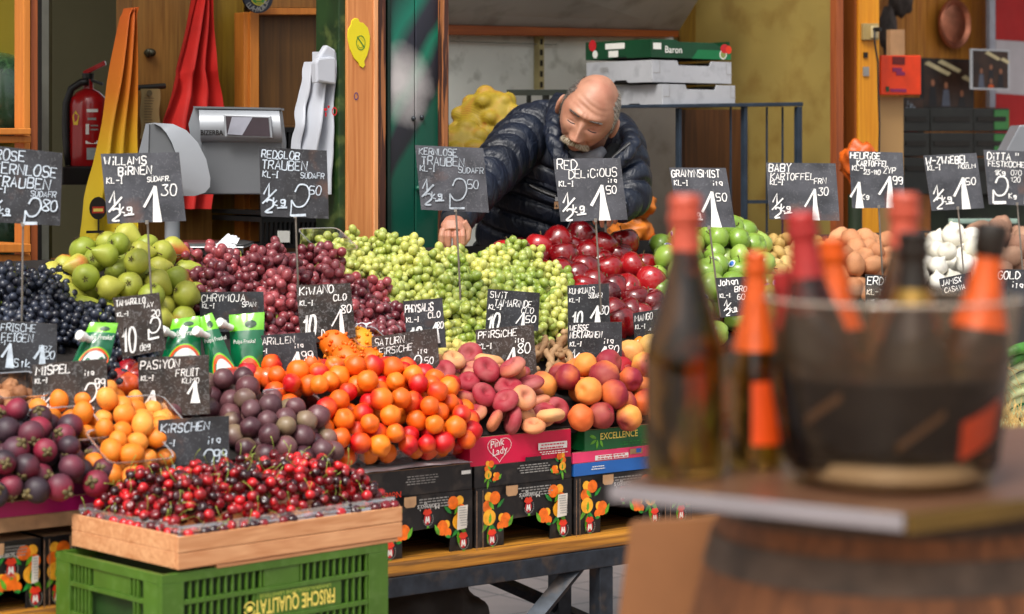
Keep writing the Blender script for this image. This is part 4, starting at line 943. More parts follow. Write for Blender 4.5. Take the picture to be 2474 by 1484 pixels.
# ---------- juice pouches ----------
LIME = mat('pouch_lime', '#6fbf1e', .22, var=.1, scale=30, coat=.6, bmp=.1); PGR = mat('pouch_green', '#06603a', .22, var=.15, scale=20, coat=.6, bmp=.15); PORG = mat('pouch_orange', '#e0562a', .25, var=.2, scale=50, coat=.5); PWH = mat('pouch_white', '#d9dedb', .3, var=.06, coat=.4)
CAPW = mat('white_cap', '#e6e6e2', .35, var=.02)
def pouch(tl, tr, br, bl, cap, lab, dv=0., side=1):
    yb = max(bl[1], br[1]); Y0 = Yd((bl[0]+br[0])/2, yb)-.02+dv
    c4 = [pix(*bl, Y0), pix(*br, Y0), pix(*tr, Y0+.03), pix(*tl, Y0+.03)]
    t = thing('juice_pouch', lab, 'juice pouch', (c4[0]+c4[1])/2, 'green squeezed fruit pouches with white spouts')
    n = 16; nn = (c4[1]-c4[0]).cross(c4[3]-c4[0]).normalized(); nn = nn if nn.y < 0 else -nn
    mb = MB(); vs = []; 
    def S(s, q, off=0.):
        p = c4[0]*(1-s)*(1-q)+c4[1]*s*(1-q)+c4[2]*s*q+c4[3]*(1-s)*q
        bu = .020*(1-abs(2*s-1)**2.2)*(1-q**3)+.002*mnoise.noise(Vector((s*6, q*6, Y0*9)))
        return p+nn*(bu+off)
    for sg in (1, -1):
        for j in range(n+1):
            for i in range(n+1):
                s, q = i/n, j/n; p = c4[0]*(1-s)*(1-q)+c4[1]*s*(1-q)+c4[2]*s*q+c4[3]*(1-s)*q
                vs.append(p+(S(s, q)-p)*sg)
    for k in (0, 1):
        for j in range(n):
            for i in range(n):
                a = k*(n+1)**2+j*(n+1)+i; q = (j+.5)/n
                mb.add([], [], LIME); mb.f.append([a, a+1, a+n+2, a+n+1] if k == 0 else [a+n+1, a+n+2, a+1, a]); mb.m.append(mb.mi(LIME if q > .74 else PGR))
    mb.v = vs; mb.build('pouch', t, smooth=60)
    pr = MB(); kk = [0]
    def blob(s0, q0, rs, rq_, m, a0=0, a1=6.2832):
        kk[0] += 1; N = 20; off = .0008+.0002*kk[0]
        ring = [S(min(.97, max(.03, s0+rs*math.cos(a0+(a1-a0)*i/N))), min(.97, max(.02, q0+rq_*math.sin(a0+(a1-a0)*i/N))), off) for i in range(N+1)]
        c = S(s0, q0, off); pr.add([c]+ring, [(0, i+1, i+2) for i in range(N)], m)
    blob(.6, .02, .42, .36, LIME, 0, 3.1416); blob(.6, .02, .39, .33, PORG, 0, 3.1416); blob(.62, .02, .30, .26, PWH, 0, 3.1416); blob(.62, .84, .17, .055, mat('pouch_leaf_badge', '#0c3a1c', .3))
    pr.build('printing', t, smooth=60)
    xd = (c4[1]-c4[0]).normalized(); w = (c4[1]-c4[0]).length; ud = ((c4[2]+c4[3])-(c4[0]+c4[1])).normalized(); xd = (S(.9, .6)-S(.1, .6)).normalized()
    ptext('Pulpa Freska!', S(.12, .56, .010), xd, ud, w*.19, WHP, t, sx=.74)
    cp = pix(*cap, Y0-.012); mb = MB(); ax = Vector((-.55, -.75, .35)).normalized()
    mb.lathe([(.0, 0), (.012, .001), (.0125, .016), (.011, .018), (0, .018)], cp, CAPW, 16, ax); mb.lathe([(.008, -.03), (.008, 0)], cp, CAPW, 12, ax); mb.build('spout', t, smooth=35)
pouch((218, 779), (285, 781), (263, 880), (172, 880), (203, 815), 'leftmost green juice pouch, alone in front of the black grapes', -.22)
pouch((417, 772), (483, 763), (486, 875), (388, 875), (402, 803), 'green juice pouch right of the tamarillo board', -.03)
pouch((480, 768), (512, 755), (578, 910), (505, 915), (483, 804), 'narrow tilted green juice pouch between two others', -.02)
pouch((553, 761), (639, 754), (632, 925), (560, 925), (540, 784), 'rightmost and largest green juice pouch behind the marillen board', .03)
# ---------- odd fruit ----------
mb = MB(); rg = random.Random(4)
def kiwano_mesh(seed):
    mb = MB(); fn = f_lump(.038, 1, 1, 1.35, .05, 1, seed); mb.ell((0, 0, 0), 1, M_KIW, 4, fn=lambda d: fn(d)); rg = random.Random(seed)
    for i in range(46):
        d = Vector([rg.gauss(0, 1) for _ in range(3)]).normalized(); p = fn(d); q = p+d*.008
        mb.tube([p*.97, p+d*.004, q], [.0065, .0032, .0008], M_KIW, 7)
    return mb.mesh('flesh', True)
KM = [kiwano_mesh(i) for i in range(2)]; PR['kiwano'] = (KM, .04, [])
for x, y, l in ((800, 862, .05), (858, 862, .05), (832, 898, .045), (885, 880, .03)):
    place('kiwano', 'kiwano', ondisp(x, y+14)+N_*l, rq(), 'kiwanos', 1.0)
def pod_mesh(seed):
    mb = MB(); rg = random.Random(seed); P = []; rr = []; a = 0; x = y = 0
    for i in range(11):
        P.append((x, y, rg.uniform(-.002, .002))); rr.append(.0095*(1 if 0 < i < 10 else .5)*(1.12 if i % 2 else .92)); a += rg.uniform(.08, .3); x += .0085*math.cos(a); y += .0085*math.sin(a)
    mb.tube([(p[0]-x/2, p[1]-y/2, p[2]) for p in P], rr, M_TAM, 10); return mb.mesh('pod', True)
PR['pod'] = ([pod_mesh(i) for i in range(3)], .014, [])
heap('pod', 'tamarind_pod', 'tamarind_pods', [(1285, 845), (1375, 845), (1385, 910), (1290, 915)], .05, 21, n=58, spread=2)
def husk_mesh(seed):
    mb = MB(); m = mat('physalis_husk', '#b9a95c', .75, var=.25, scale=60)
    mb.ell((0, 0, 0), .02, m, 3, fn=lambda d: Vector((d.x, d.y, d.z*1.3))*(1+.12*math.cos(5*math.atan2(d.y, d.x))*math.sqrt(max(0, 1-d.z*d.z)))*(1+.1*mnoise.noise(d*2+Vector((seed, 0, 0)))))
    return mb.mesh('husk', True)
PR['husk'] = ([husk_mesh(i) for i in range(2)], .018, [])
heap('husk', 'physalis', 'physalis_fruit', [(1060, 855), (1160, 850), (1165, 890), (1070, 890)], .03, 22)
# box edges between the heaps
def edgeboard(p, q, h, m, lab, name='box_edge', cat='cardboard box', th=.006, m2=None):
    a, b = ondisp(*p), ondisp(*q); d = (b-a).normalized(); s = ZD.cross(d).normalized()*th
    t = thing(name, lab, cat, (a+b)/2); mb = MB(); mb.box(a-ZD*.01, b-a, s, ZD*(h+.01), m); mb.build('board_side', t)
    mb = MB(); mb.box(a+ZD*h+ZD*.0005, b-a, s, ZD*.002, m2 or TAN_D); mb.build('board_rim', t)
edgeboard((78, 690), (165, 775), .035, BLACKB, 'black box side with magenta edge left of the pears', 'fruit_tray', m2=MAG)
WHW = mat('white_tray_liner', '#cfccc4', .6, var=.1); CRD = wood('crate_wood_brown', '#8a5a2a', '#c08c50', vert=False)
edgeboard((1838, 690), (1925, 770), .055, CRD, 'wooden crate side below the baby potatoes, behind the orange bottle neck', 'wooden_tray', 'wooden crate', m2=WHW)
edgeboard((1960, 640), (2040, 740), .05, CRD, 'wooden crate side between baby and red potatoes', 'wooden_tray', 'wooden crate', m2=WHW)
edgeboard((2000, 612), (2140, 615), .02, TAN, 'brown cardboard flap behind the red potatoes', 'cardboard_flap'); edgeboard((2235, 600), (2320, 605), .05, TAN, 'brown cardboard flap behind the white onions', 'cardboard_flap')
edgeboard((1895, 610), (1990, 606), .02, WHW, 'woven basket edge behind the baby potatoes', 'basket_edge', 'basket')
# leeks and roots at the right edge
LK_G = mat('leek_green', '#3f7a2c', .45, var=.35, scale=30); LK_W = mat('leek_white', '#cdd8a0', .4, var=.2, scale=30); ROOT = mat('root_tan', '#b89a5c', .8, var=.3, scale=60)
for i in range(7):
    y = 850+i*26; p = pix(2412+random.uniform(-6, 8), y+12, 5.9+.02*i); q = pix(2500, y-25+random.uniform(-12, 12), 5.95+.02*i)
    t = thing('leek', ('pale leek', 'green topped leek')[i % 2]+', number %s from the top of the pile at the right edge' % ('one', 'two', 'three', 'four', 'five', 'six', 'seven')[i], 'leek', p, 'leeks at the right edge')
    mb = MB(); mb.tube([p, p.lerp(q, .5)+Vector((0, 0, .006)), q], [.012, .014, .018], LK_W if i > 1 else LK_G, 10); mb.build('shaft', t, smooth=True)
    mb = MB()
    for k in range(14):
        a = p+Vector((random.uniform(-.005, .01), 0, random.uniform(-.008, .008))); mb.tube([a, a+Vector((random.uniform(-.02, .02), -.01, -.02)), a+Vector((random.uniform(-.03, .04), -.015, random.uniform(-.08, -.03)))], .0009, ROOT, 4, False)
    mb.build('roots', t)
t = thing('onion_bunch', 'bundle of spring onion roots hanging at the right edge', 'onion bunch', pix(2450, 1050, 5.85)); mb = MB()
for k in range(5): mb.ell(pix(2425+k*14, 1035+(k % 2)*22, 5.9), (.018, .018, .024), LK_W, 3)
mb.build('bulbs', t, smooth=True); mb = MB()
for k in range(90):
    a = pix(random.uniform(2415, 2480), random.uniform(960, 1050), 5.86); mb.tube([a, a+Vector((random.uniform(-.015, .015), -.01, -.03)), a+Vector((random.uniform(-.03, .03), -.012, -.075))], .0009, ROOT, 4, False)
mb.build('roots', t)
shallow(2440, 2560, .80, .86, GREENB, 'green box corner under the spring onions at the right edge')
# under the stand
t = thing('dark_bag', 'crumpled dark grey sack on the floor under the stand', 'sack', onz(1040, 1484, .0)+ZD*.0)
mb = MB(); mb.ell(pix(1020, 1500, 6.3), (.17, .14, .13), mat('dark_sack', '#2e2d2c', .7, var=.2, bmp=.2), 4, fn=lambda d: d*(1+.18*mnoise.noise(d*2.2)+.05*mnoise.noise(d*6))); mb.build('cloth', t, smooth=True)
# ---------- the stall behind ----------
HONEY = wood('honey_panel', '#6e4718', '#94692e'); HONEYD = wood('dark_honey_panel', '#4e3212', '#6c481c'); PINE = wood('pine_post', '#b46c38', '#d08c54', knots=.8)
BRN = wood('worn_brown_trim', '#2c150e', '#4c2618', worn='#a4673c'); ORW = wood('orange_wood', '#b86a24', '#cf8030'); ORB = wood('orange_beam', '#8a4214', '#a8561e', vert=False)
YPOST = wood('orange_yellow_post', '#c87a0e', '#e09a1e', knots=.8); PLW = wood('plank_wall_wood', '#9c5c14', '#c8872c', knots=.7); DKW = wood('dark_brown_planks', '#3c2210', '#5c3618')
REDW = wood('reddish_frame', '#7a3a18', '#a05428')
GWALL = mat('grey_green_wall', '#76765a', .7, var=.06, scale=3); OLIVE = mat('olive_board', '#8a7a14', .6, var=.12, scale=3); YGW = mat('yellow_green_board', '#87733a', .55, var=.12, scale=2.5, dirt=('#6a4a14', .5, 7))
WHW2 = mat('white_wall_panel', '#d2d4cc', .5, var=.06, scale=5, dirt=('#86877a', .5, 14)); GREYW = mat('grey_white_board', '#9a938c', .6, var=.08, scale=5, dirt=('#6e665c', .5, 9))
HOOD = mat('hood_white', '#aaa8a4', .45, var=.05, scale=3, dirt=('#6d665c', .5, 7)); BKGAP = mat('dark_gap', '#15100a', .8)
FLOOR = mat('floor_tile', '#a8938c', .5, var=.1, scale=6); 
# ground
m, t_, b_ = new_mat('stone_floor_tiles'); v_ = nd(t_, 'ShaderNodeTexCoord').outputs['Object']; v_ = nd(t_, 'ShaderNodeVectorRotate', {'Vector': v_, 'Angle': -TH}, rotation_type='Z_AXIS').outputs[0]
br = nd(t_, 'ShaderNodeTexBrick', {'Vector': v_, 'Scale': 1.0, 'Mortar Size': .006, 'Brick Width': .3, 'Row Height': .3, 'Color1': C('#a08c84'), 'Color2': C('#93807a'), 'Mortar': C('#4a4340')}, offset=0.)
put(t_, b_, 'Base Color', mixc(t_, ramp(t_, tex(t_, 5, 8), [(.4, (0, 0, 0)), (.8, (.5, .5, .5))]), br.outputs[0], C('#5c524c'))); put(t_, b_, 'Roughness', .45)
mb = MB(); mb.flat([(-60, -20, 0), (60, -20, 0), (60, 120, 0), (-60, 120, 0)], m); mb.build('ground', kind='structure')
# walls
def wallpan(name, poly, v, th, m, lab=None, cat='wall', parent=None):
    mb = MB(); vpan(mb, poly, v, th, m)
    return mb.build(name, parent, label=lab, cat=cat) if parent is None else mb.build(name, parent)
VB = 6.6
wallpan('back_wall', rect(-300, -700, 330, 760), 7.5, .05, GWALL, 'plain grey green wall behind the fire extinguisher')
wallpan('back_wall', rect(300, -700, 860, 760), VB+.02, .05, HONEYD, 'brown wooden wall behind the weighing scale')
wallpan('back_wall', rect(860, -700, 1760, 760), VB+.02, .05, WHW2, 'white panelled wall behind the man')
# left shelf unit
t = thing('shelf_unit', 'wooden shelf with a yellow back holding watermelons at the left edge', 'shelf unit', onv(0, 700, 6.1))
wallpan('back_panel', rect(-120, -200, 60, 720), 6.45, .02, OLIVE, parent=t)
mb = MB(); vpan(mb, [(57, 720), (74, 720), (74, -250), (57, -250)], 6.05, .06, ORW); vpan(mb, [(74.5, 720), (92, 720), (92, -250), (74.5, -250)], 6.06, .08, REDW); mb.build('post', t, bevel=.003)
for y0, y1, q in ((310, 326, 6.0), (328, 346, 6.02), (589, 611, 6.0), (616, 645, 6.02)):
    mb = MB(); vpan(mb, rect(-120, y0, 76, y1), q-.01, .3 if y0 in (310, 589) else .03, ORW); mb.build('rail', t, bevel=.003)
M_MEL = fruit('watermelon_skin', '#16281a', '#34543a', '#5a8a54', -.1, .25, 16, coat=.5, streak=True)
for x, y, r, lab in ((-2, 240, .125, 'large dark green watermelon on the upper shelf at the left edge'), (-25, 560, .11, 'watermelon on the lower shelf at the left edge')):
    mb = MB(); o = setobj('watermelon', sph(f_lump(r, .95, 1, 1.12, .03), M_MEL, 36, 26), pix(x, y, 6.98), None, None, 1, (.5, .6, .3, 1)); tag(o, lab, 'watermelon')
mb = MB(); vpan(mb, rect(93, -250, 101, 700), 6.3, .05, BKGAP); vpan(mb, rect(101, -250, 118, 700), 6.5, .05, mat('grey_metal_strip', '#73746a', .4, var=.1)); vpan(mb, rect(118, -250, 126, 700), 6.55, .05, mat('olive_strip', '#3c3608', .6))
mb.build('door_frame', label='narrow dark and grey door frame beside the wooden shelf post', cat='door frame')
# fire extinguisher
RED = mat('red_enamel', '#9c0f14', .3, var=.05, coat=.4); HOSE = mat('black_rubber', '#101011', .5)
Yx = 7.55; c = pix(213, 405, Yx); Rx = 46/F*Yx; Hx = 190/F*Yx
t = thing('fire_extinguisher', 'red fire extinguisher with black hose and yellow sticker by the grey green wall', 'fire extinguisher', c)
mb = MB(); mb.lathe([(Rx*.9, 0), (Rx, .01), (Rx, Hx*.80), (Rx*.93, Hx*.88), (Rx*.6, Hx*.96), (Rx*.28, Hx), (Rx*.25, Hx+.03), (0, Hx+.03)], c, RED, 32); mb.build('cylinder', t, smooth=40)
mb = MB(); k = c+ZD*(Hx+.03); mb.tube([k, k+Vector((0, 0, .02))], [.018, .02], HOSE, 10); mb.box(k+Vector((-.012, -.012, .012)), (.07, 0, .035), (0, .024, 0), (-.004, 0, .014), RED); mb.box(k+Vector((-.012, -.012, .0)), (.06, 0, -.02), (0, .022, 0), (0, 0, .010), HOSE); mb.build('handle', t, bevel=.002)
mb = MB(); H = [pix(x, y, Yx-.03) for x, y in ((214, 198), (196, 199), (172, 215), (160, 250), (158, 300), (160, 350), (166, 400))]; mb.tube(H, .012, HOSE, 10); mb.build('hose', t, smooth=True)
d = Deco(c+Vector((-Rx*.99, -Rx*1.02, 0)), (1, 0, 0), ZD, (0, -1, 0))
def cyl(a, b): return c+Vector((Rx*1.012*math.sin(a), -Rx*1.012*math.cos(a), b))
mb = MB(); mb.flat([cyl(-.52+.24*math.sin(i*1.2566), Hx*.62+Hx*.10*math.cos(i*1.2566)) for i in range(5)], mat('yellow_sticker', '#d9b616', .4)); mb.build('pentagon_sticker', t)
mb = MB()
for z0, z1, a0, a1, m in ((.70, .74, .1, .7, WHP), (.60, .63, .15, .6, GYP), (.42, .55, .05, .22, WHP), (.30, .34, .05, .7, WHP), (.10, .25, .1, .6, mat('grey_sticker', '#8d9494', .5)), (.47, .49, .3, .7, GYP), (.52, .54, .3, .7, GYP)):
    mb.flat([cyl(a0+(a1-a0)*i/4, Hx*z0) for i in range(5)]+[cyl(a1-(a1-a0)*i/4, Hx*z1) for i in range(5)], m)
mb.build('text_panels', t)
mb = MB(); mb.lathe([(Rx*1.25, -.05), (Rx*1.25, 0), (Rx*1.15, .005), (Rx*.8, .005)], c, HOSE, 28); mb.build('stand_ring', t, smooth=40)
mb = MB(); vpan(mb, rect(150, 404, 236, 447), 6.72, .25, HOSE); mb.build('extinguisher_box', label='small black box below the fire extinguisher', cat='box', bevel=.005)
# wooden cabinet wall with hook, scroll, apron
wallpan('wooden_cabinet', rect(318, -250, 512, 680), 6.5, .1, HONEY, 'light brown wooden cabinet panel with a hook behind the scale', 'cabinet')
wallpan('wooden_cabinet', rect(512.5, -250, 589, 680), 6.56, .05, wood('yellow_honey_panel', '#7a5a0c', '#9a7a1c'), 'yellow brown wood panel between red apron and cabinet doors', 'cabinet')
t = thing('cabinet', 'brown wooden cabinet with framed panel left of the white bags', 'cabinet', onv(720, 640, 6.45))
mb = MB(); vpan(mb, rect(589, 30, 604, 700), 6.46, .06, ORW); vpan(mb, rect(604.5, 30, 626, 700), 6.45, .06, ORW); mb.build('frame_post', t, bevel=.002)
mb = MB(); vpan(mb, rect(626.5, 20, 870, 36), 6.45, .06, ORW); vpan(mb, rect(626.5, 302, 870, 312), 6.46, .05, HONEYD); mb.build('frame_rail', t, bevel=.002)
mb = MB(); vpan(mb, rect(626.5, -200, 870, 19), 6.5, .03, HONEY); vpan(mb, rect(627, 36.5, 870, 301), 6.5, .03, HONEYD); mb.build('door_panel', t)
for i, (y0, y1) in enumerate(((308, 372), (378, 445), (450, 520), (525, 600))):
    t = thing('plastic_crate', 'black plastic crate, number %s from the top of the stack behind the white bags' % ('one', 'two', 'three', 'four')[i], 'plastic crate', onv(730, y1, 6.3), 'black crates stacked behind the bags')
    mb = MB(); vpan(mb, rect(632, y0, 822, y0+12), 6.2, .3, BLK); vpan(mb, rect(632, y1-10, 822, y1), 6.2, .3, BLK)
    for x in range(632, 822, 11): vpan(mb, rect(x, y0+12, x+5, y1-10), 6.2, .01, BLK)
    vpan(mb, rect(634, y0+13, 820, y1-11), 6.24, .01, BKGAP); mb.build('crate_body', t)
    if i == 3: mb = MB(); vpan(mb, rect(672, 558, 700, 586), 6.195, .004, WHP); mb.build('paper_label', t)
t = thing('wall_hook', 'small metal hook on the brown cabinet panel', 'hook', onv(362, 130, 6.5)); mb = MB(); q = onv(362, 128, 6.49)
mb.ell(q, (.02, .012, .014), mat('dark_bronze', '#3c3a2c', .4, metal=.6), 2); mb.tube([q, q+Vector((0, -.03, -.012)), q+Vector((.0, -.035, .01))], .005, MATS['dark_bronze'], 8); mb.build('hook_body', t, smooth=True)
t = thing('wall_scroll', 'small cream paper scroll on a dark rod beside the red apron', 'scroll', onv(362, 330, 6.45)); mb = MB(); q0, q1 = onv(327, 213, 6.45), onv(398, 208, 6.45)
mb.tube([q0, q1], .009, mat('dark_rod', '#22241f', .4), 10); mb.build('rod', t, smooth=40)
PARCH = mat('parchment', '#8f7c50', .7, var=.12, scale=12); mb = MB(); n = 10; L, Rr = [], []
for i in range(n+1):
    y = 215+i*12; L.append(onv(340+2*math.sin(i), y, 6.44)); Rr.append(onv(386+2*math.sin(i), y, 6.44))
mb.prism(L+Rr[::-1], VD*.003, PARCH); mb.build('paper', t)
d = Deco(onv(345, 330, 6.436), UD, ZD, -VD)
for i in range(14): d.rect(.004, .008+i*.0085, .035*random.uniform(.7, 1), .002, mat('faded_ink', '#5c5034', .7))
d.disc(.022, .135, .010, MATS['faded_ink']); d.mb.build('writing', t)
APR = mat('red_cloth', '#b5160e', .75, var=.1, scale=10)
def drape(name, lab, L, Rr, v, m, cat, amp=.012, fr=9, th=.006, seed=0, n=24, parts=None):
    """hanging cloth between a left and a right outline (lists of (x,y)), folded in depth"""
    def at(P, q):
        k = q*(len(P)-1); i = min(int(k), len(P)-2); f = k-i; return (P[i][0]*(1-f)+P[i+1][0]*f, P[i][1]*(1-f)+P[i+1][1]*f)
    mb = MB(); vs = []; m_ = 22
    for j in range(n+1):
        a, b = at(L, j/n), at(Rr, j/n)
        for i in range(m_+1):
            s = i/m_; x, y = a[0]*(1-s)+b[0]*s, a[1]*(1-s)+b[1]*s
            w_ = amp*(math.sin(s*fr+seed+.8*mnoise.noise(Vector((j*.12, seed, 0))))+.5*mnoise.noise(Vector((s*6, j*.2, seed))))
            vs.append(onv(x, y, v)+VD*w_)
    N = len(vs); vs += [p+VD*th for p in vs]; fs = []
    for o in (0, N):
        for j in range(n):
            for i in range(m_):
                q = o+j*(m_+1)+i; f = (q, q+m_+1, q+m_+2, q+1); fs.append(f if o == 0 else f[::-1])
    mb.add(vs, fs, m)
    return mb.build(name, smooth=True, label=lab, cat=cat)
drape('apron', 'red cloth apron hanging on the brown cabinet behind the scale', [(478, -20), (457, 85), (437, 168), (428, 182), (420, 224), (398, 291), (392, 400), (385, 505)], [(504, -20), (510, 85), (512, 168), (518, 190), (526, 224), (534, 291), (520, 400), (500, 505)], 6.4, APR, 'apron', .03, 17)
for s, (a, b) in enumerate(((455, 62),)): pass
Lm = bpy.data.materials.new('parasol_cloth'); Lm.use_nodes = True; t_ = Lm.node_tree; b_ = t_.nodes['Principled BSDF']
z_ = nd(t_, 'ShaderNodeSeparateXYZ', {0: nd(t_, 'ShaderNodeTexCoord').outputs['Object']}).outputs[2]
cz = ramp(t_, ma(t_, 'DIVIDE', ma(t_, 'SUBTRACT', z_, 1.3), .85), [(.0, C('#c9b41c')), (.3, C('#c9a414')), (.55, C('#c06c10')), (.93, C('#b4480c')), (.94, C('#c4a812'))])
put(t_, b_, 'Base Color', cz); put(t_, b_, 'Roughness', .7)
drape('closed_parasol', 'folded yellow and orange parasol cloth leaning by the cabinet', [(310, 20), (300, 42), (272, 200), (255, 300), (235, 400), (215, 480), (202, 590)], [(326, 18), (322, 42), (322, 200), (322, 300), (322, 400), (322, 480), (322, 600)], 6.35, Lm, 'parasol', .028, 15, seed=2)
d = Deco(onv(215, 560, 6.31), UD, ZD, -VD); d.disc(.03, .07, .03, mat('logo_black', '#1c1610', .6), 1.15); d.rect(.01, .055, .04, .02, mat('logo_red', '#b0301a', .6)); d.rect(.014, .06, .032, .009, YLP); d.rect(.028, .0, .006, .04, MATS['logo_black']); d.rect(-.01, -.005, .06, .008, MATS['logo_black'])
o = d.mb.build('logo', label='round black logo with red band printed on the folded parasol', cat='logo'); o.parent = bpy.data.objects['closed_parasol']; del o['category']; del o['label']
# round sign
t = thing('round_sign', 'round dark sign with green centre and grey lettering at the top edge', 'sign', onv(620, -10, 6.4)); q = onv(620, -10, 6.4)
NAVY = mat('sign_navy', '#191f2c', .5); Rs = 43/F*7.4
mb = MB(); mb.lathe([(0, 0), (Rs, 0), (Rs, .01), (0, .01)], q, NAVY, 40, -VD); mb.build('disc', t, smooth=30)
d = Deco(q-VD*.011, UD, ZD, -VD); d.disc(0, 0, Rs*.58, mat('sign_gold', '#a89c2c', .5), 1, 32); d.disc(0, 0, Rs*.52, mat('sign_green', '#2f6a24', .5), 1, 32); d.lines(-Rs*.22, -.01, Rs*.45, 3, .008, MATS['sign_gold']); d.mb.build('printing', t)
for i, ch in enumerate('MAŞALLAH KORUSUN'[4:]):
    a = math.radians(-150+i*12.5)
    if ch != ' ': ptext(ch, q-VD*.0125+UD*(Rs*.66*math.cos(a)*1.25-.008)+ZD*(Rs*.68*math.sin(a)*1.2-.006), UD*math.cos(a+1.5708)+ZD*math.sin(a+1.5708), -UD*math.cos(a)-ZD*math.sin(a), .024, GYP, t)
# scale
SIL = mat('scale_silver', '#7b7f85', .35, metal=.3, var=.04); SILB = mat('scale_light', '#8e9298', .35, metal=.2, var=.03); SGR = mat('scale_dark_grey', '#55585c', .5, var=.04)
Ys = 6.45; t = thing('weighing_scale', 'grey shop scale with a screen and curved printer head behind the pears', 'scale', pix(470, 640, Ys))
def cp(poly, Y, th, m, mb=None, dx=0.):
    mb = mb or MB(); mb.prism([pix(x, y, Y) for x, y in poly], Vector((dx, th, 0)), m); return mb
cp([(483, 470), (640, 470), (676, 440), (680, 345), (670, 266), (476, 262), (484, 290), (487, 340)], Ys, .14, SGR).build('display_housing', t, bevel=.004)
cp([(455, 300), (483, 470), (487, 340), (478, 262), (468, 260)], Ys+.01, .13, SIL).build('housing_side', t)
mb = MB(); vs = []
for x0, x1 in ((484, 680),):
    pr = [(264, .0), (270, -.018), (300, -.034), (325, -.03), (340, -.012), (343, .0)]
    L = [pix(x0-4+(y-264)*.06, y, Ys+dy) for y, dy in pr]; Rr = [pix(x1-6+(y-264)*.1, y+2, Ys+dy) for y, dy in pr]; n = len(pr)
    mb.add(L+Rr, [(i, i+1, n+i+1, n+i) for i in range(n-1)]+[tuple(range(n-1, -1, -1)), tuple(range(n, 2*n))], SILB)
mb.build('front_cover', t, smooth=50)
cp([(543, 331), (658, 334), (654, 281), (540, 277)], Ys-.042, .02, SILB).build('screen_bezel', t, bevel=.002)
o = cp([(548, 327), (652, 330), (648, 285), (545, 281)], Ys-.046, .004, mat('dark_glass', '#3a3238', .08, spec=.8)).build('screen', t)
mb = cp([(549, 325), (585, 327), (610, 284), (560, 283)], Ys-.0475, .001, mat('screen_glare', '#8d8f9a', .1)); mb.build('screen_picture', t)  # pale slanted patch paints a glare onto the screen glass
ptext('BIZERBA', pix(484, 327, Ys-.032), (1, 0, 0), (0, -.15, 1), .0205, BLK, t, sx=.80, bold=.02)
cp([(468, 262), (676, 266), (676, 261), (466, 257)], Ys-.01, .12, SGR).build('top_strip', t)
# curved printer head
mb = MB(); prof = [(372, 297), (418, 300), (450, 315), (478, 345), (498, 385), (508, 430), (507, 452), (495, 466), (470, 474), (440, 474)]
n = len(prof); A1 = [pix(x, y, Ys-.10) for x, y in prof]; A2 = [pix(x-30, y, Ys-.02) for x, y in prof]
inner = [(372, 297), (395, 312), (418, 335), (432, 370), (440, 410), (440, 474)]
A1 = [pix(x, y, Ys-.09) for x, y in prof]; In = [pix(x, y, Ys-.105) for x, y in [(370, 298), (388, 306), (402, 322), (415, 345), (424, 370), (428, 395), (428, 420), (420, 445), (405, 462), (390, 472)]]
mb.add(A1+In, [(i, i+1, n+i+1, n+i) for i in range(n-1)], SILB); mb.build('curved_cover', t, smooth=True)
cp([(335, 365), (356, 298), (372, 297), (404, 322), (424, 370), (430, 420), (400, 474), (330, 474)], Ys-.09, .12, SGR).build('head_side', t, bevel=.003)
cp([(335, 370), (352, 299), (360, 299), (358, 372)], Ys-.096, .004, SIL).build('head_edge', t)
mb = MB(); q = pix(416, 640, Ys); mb.lathe([(.021, -.02), (.021, .21)], q, SILB, 24); mb.build('column', t, smooth=40)
TRAYM = mat('steel_tray', '#7e8284', .3, metal=.7, var=.08)
cp([(310, 602), (590, 592), (560, 588), (330, 590)], Ys-.1, .25, TRAYM).build('tray_top', t)
mb = MB(); a = pix(300, 600, Ys-.12); mb.box(pix(310, 640, Ys-.1), (.29, 0, 0), (0, .2, 0), (0, 0, .042), TRAYM); mb.box(pix(300, 601, Ys-.13), (.325, 0, 0), (0, .25, 0), (0, 0, .006), TRAYM); mb.build('platform', t, bevel=.003)
mb = MB(); mb.box(pix(300, 668, Ys-.09), (.3, 0, 0), (0, .2, 0), (0, 0, .03), SGR); mb.build('foot', t)
mb = MB(); vpan(mb, rect(330, 640, 640, 700), 5.56, .5, HONEYD); mb.build('counter', label='brown wooden counter under the weighing scale', cat='counter')
# white carrier bags
BAGW = mat('white_plastic_bag', '#b2b6bf', .38, var=.03, scale=12, coat=.2)
t = thing('carrier_bags', 'bundle of white plastic carrier bags hanging at the green post', 'plastic bags', onv(780, 300, 5.62))
def bagpart(nm, L, Rr, v, seed, amp=.026, fr=13):
    o = drape(nm, None, L, Rr, v, BAGW, None, amp, fr, seed=seed, th=.004); o.parent = t; o.matrix_parent_inverse = Matrix.Translation(-t.location); return o
bagpart('folded_bag', [(738, 150), (728, 215), (715, 290), (706, 360)], [(790, 150), (785, 215), (775, 290), (770, 380)], 5.66, 3)
bagpart('folded_bag', [(768, 125), (765, 200), (752, 290), (735, 400), (730, 470)], [(812, 130), (812, 200), (812, 290), (812, 380), (812, 470)], 5.62, 8)
o = MB(); vpan(o, [(765, 203), (772, 198), (812, 205), (812, 140), (800, 137), (770, 141), (764, 150)], 5.575, .03, BAGW); o.build('bag_block', t, bevel=.008)
o = MB(); vpan(o, [(770, 140), (790, 108), (812, 121), (812, 150), (772, 150)], 5.59, .025, BAGW); o.build('bag_top', t, bevel=.008)
d = Deco(onv(786, 265, 5.585), UD, ZD, -VD); d.disc(0, 0, .006, RDP, .7); d.disc(.01, .008, .004, RDP); d.rect(-.002, -.02, .005, .012, RDP); d.ring(.03, -.005, .006, .009, RDP, 1.4); d.mb.build('printing', t)
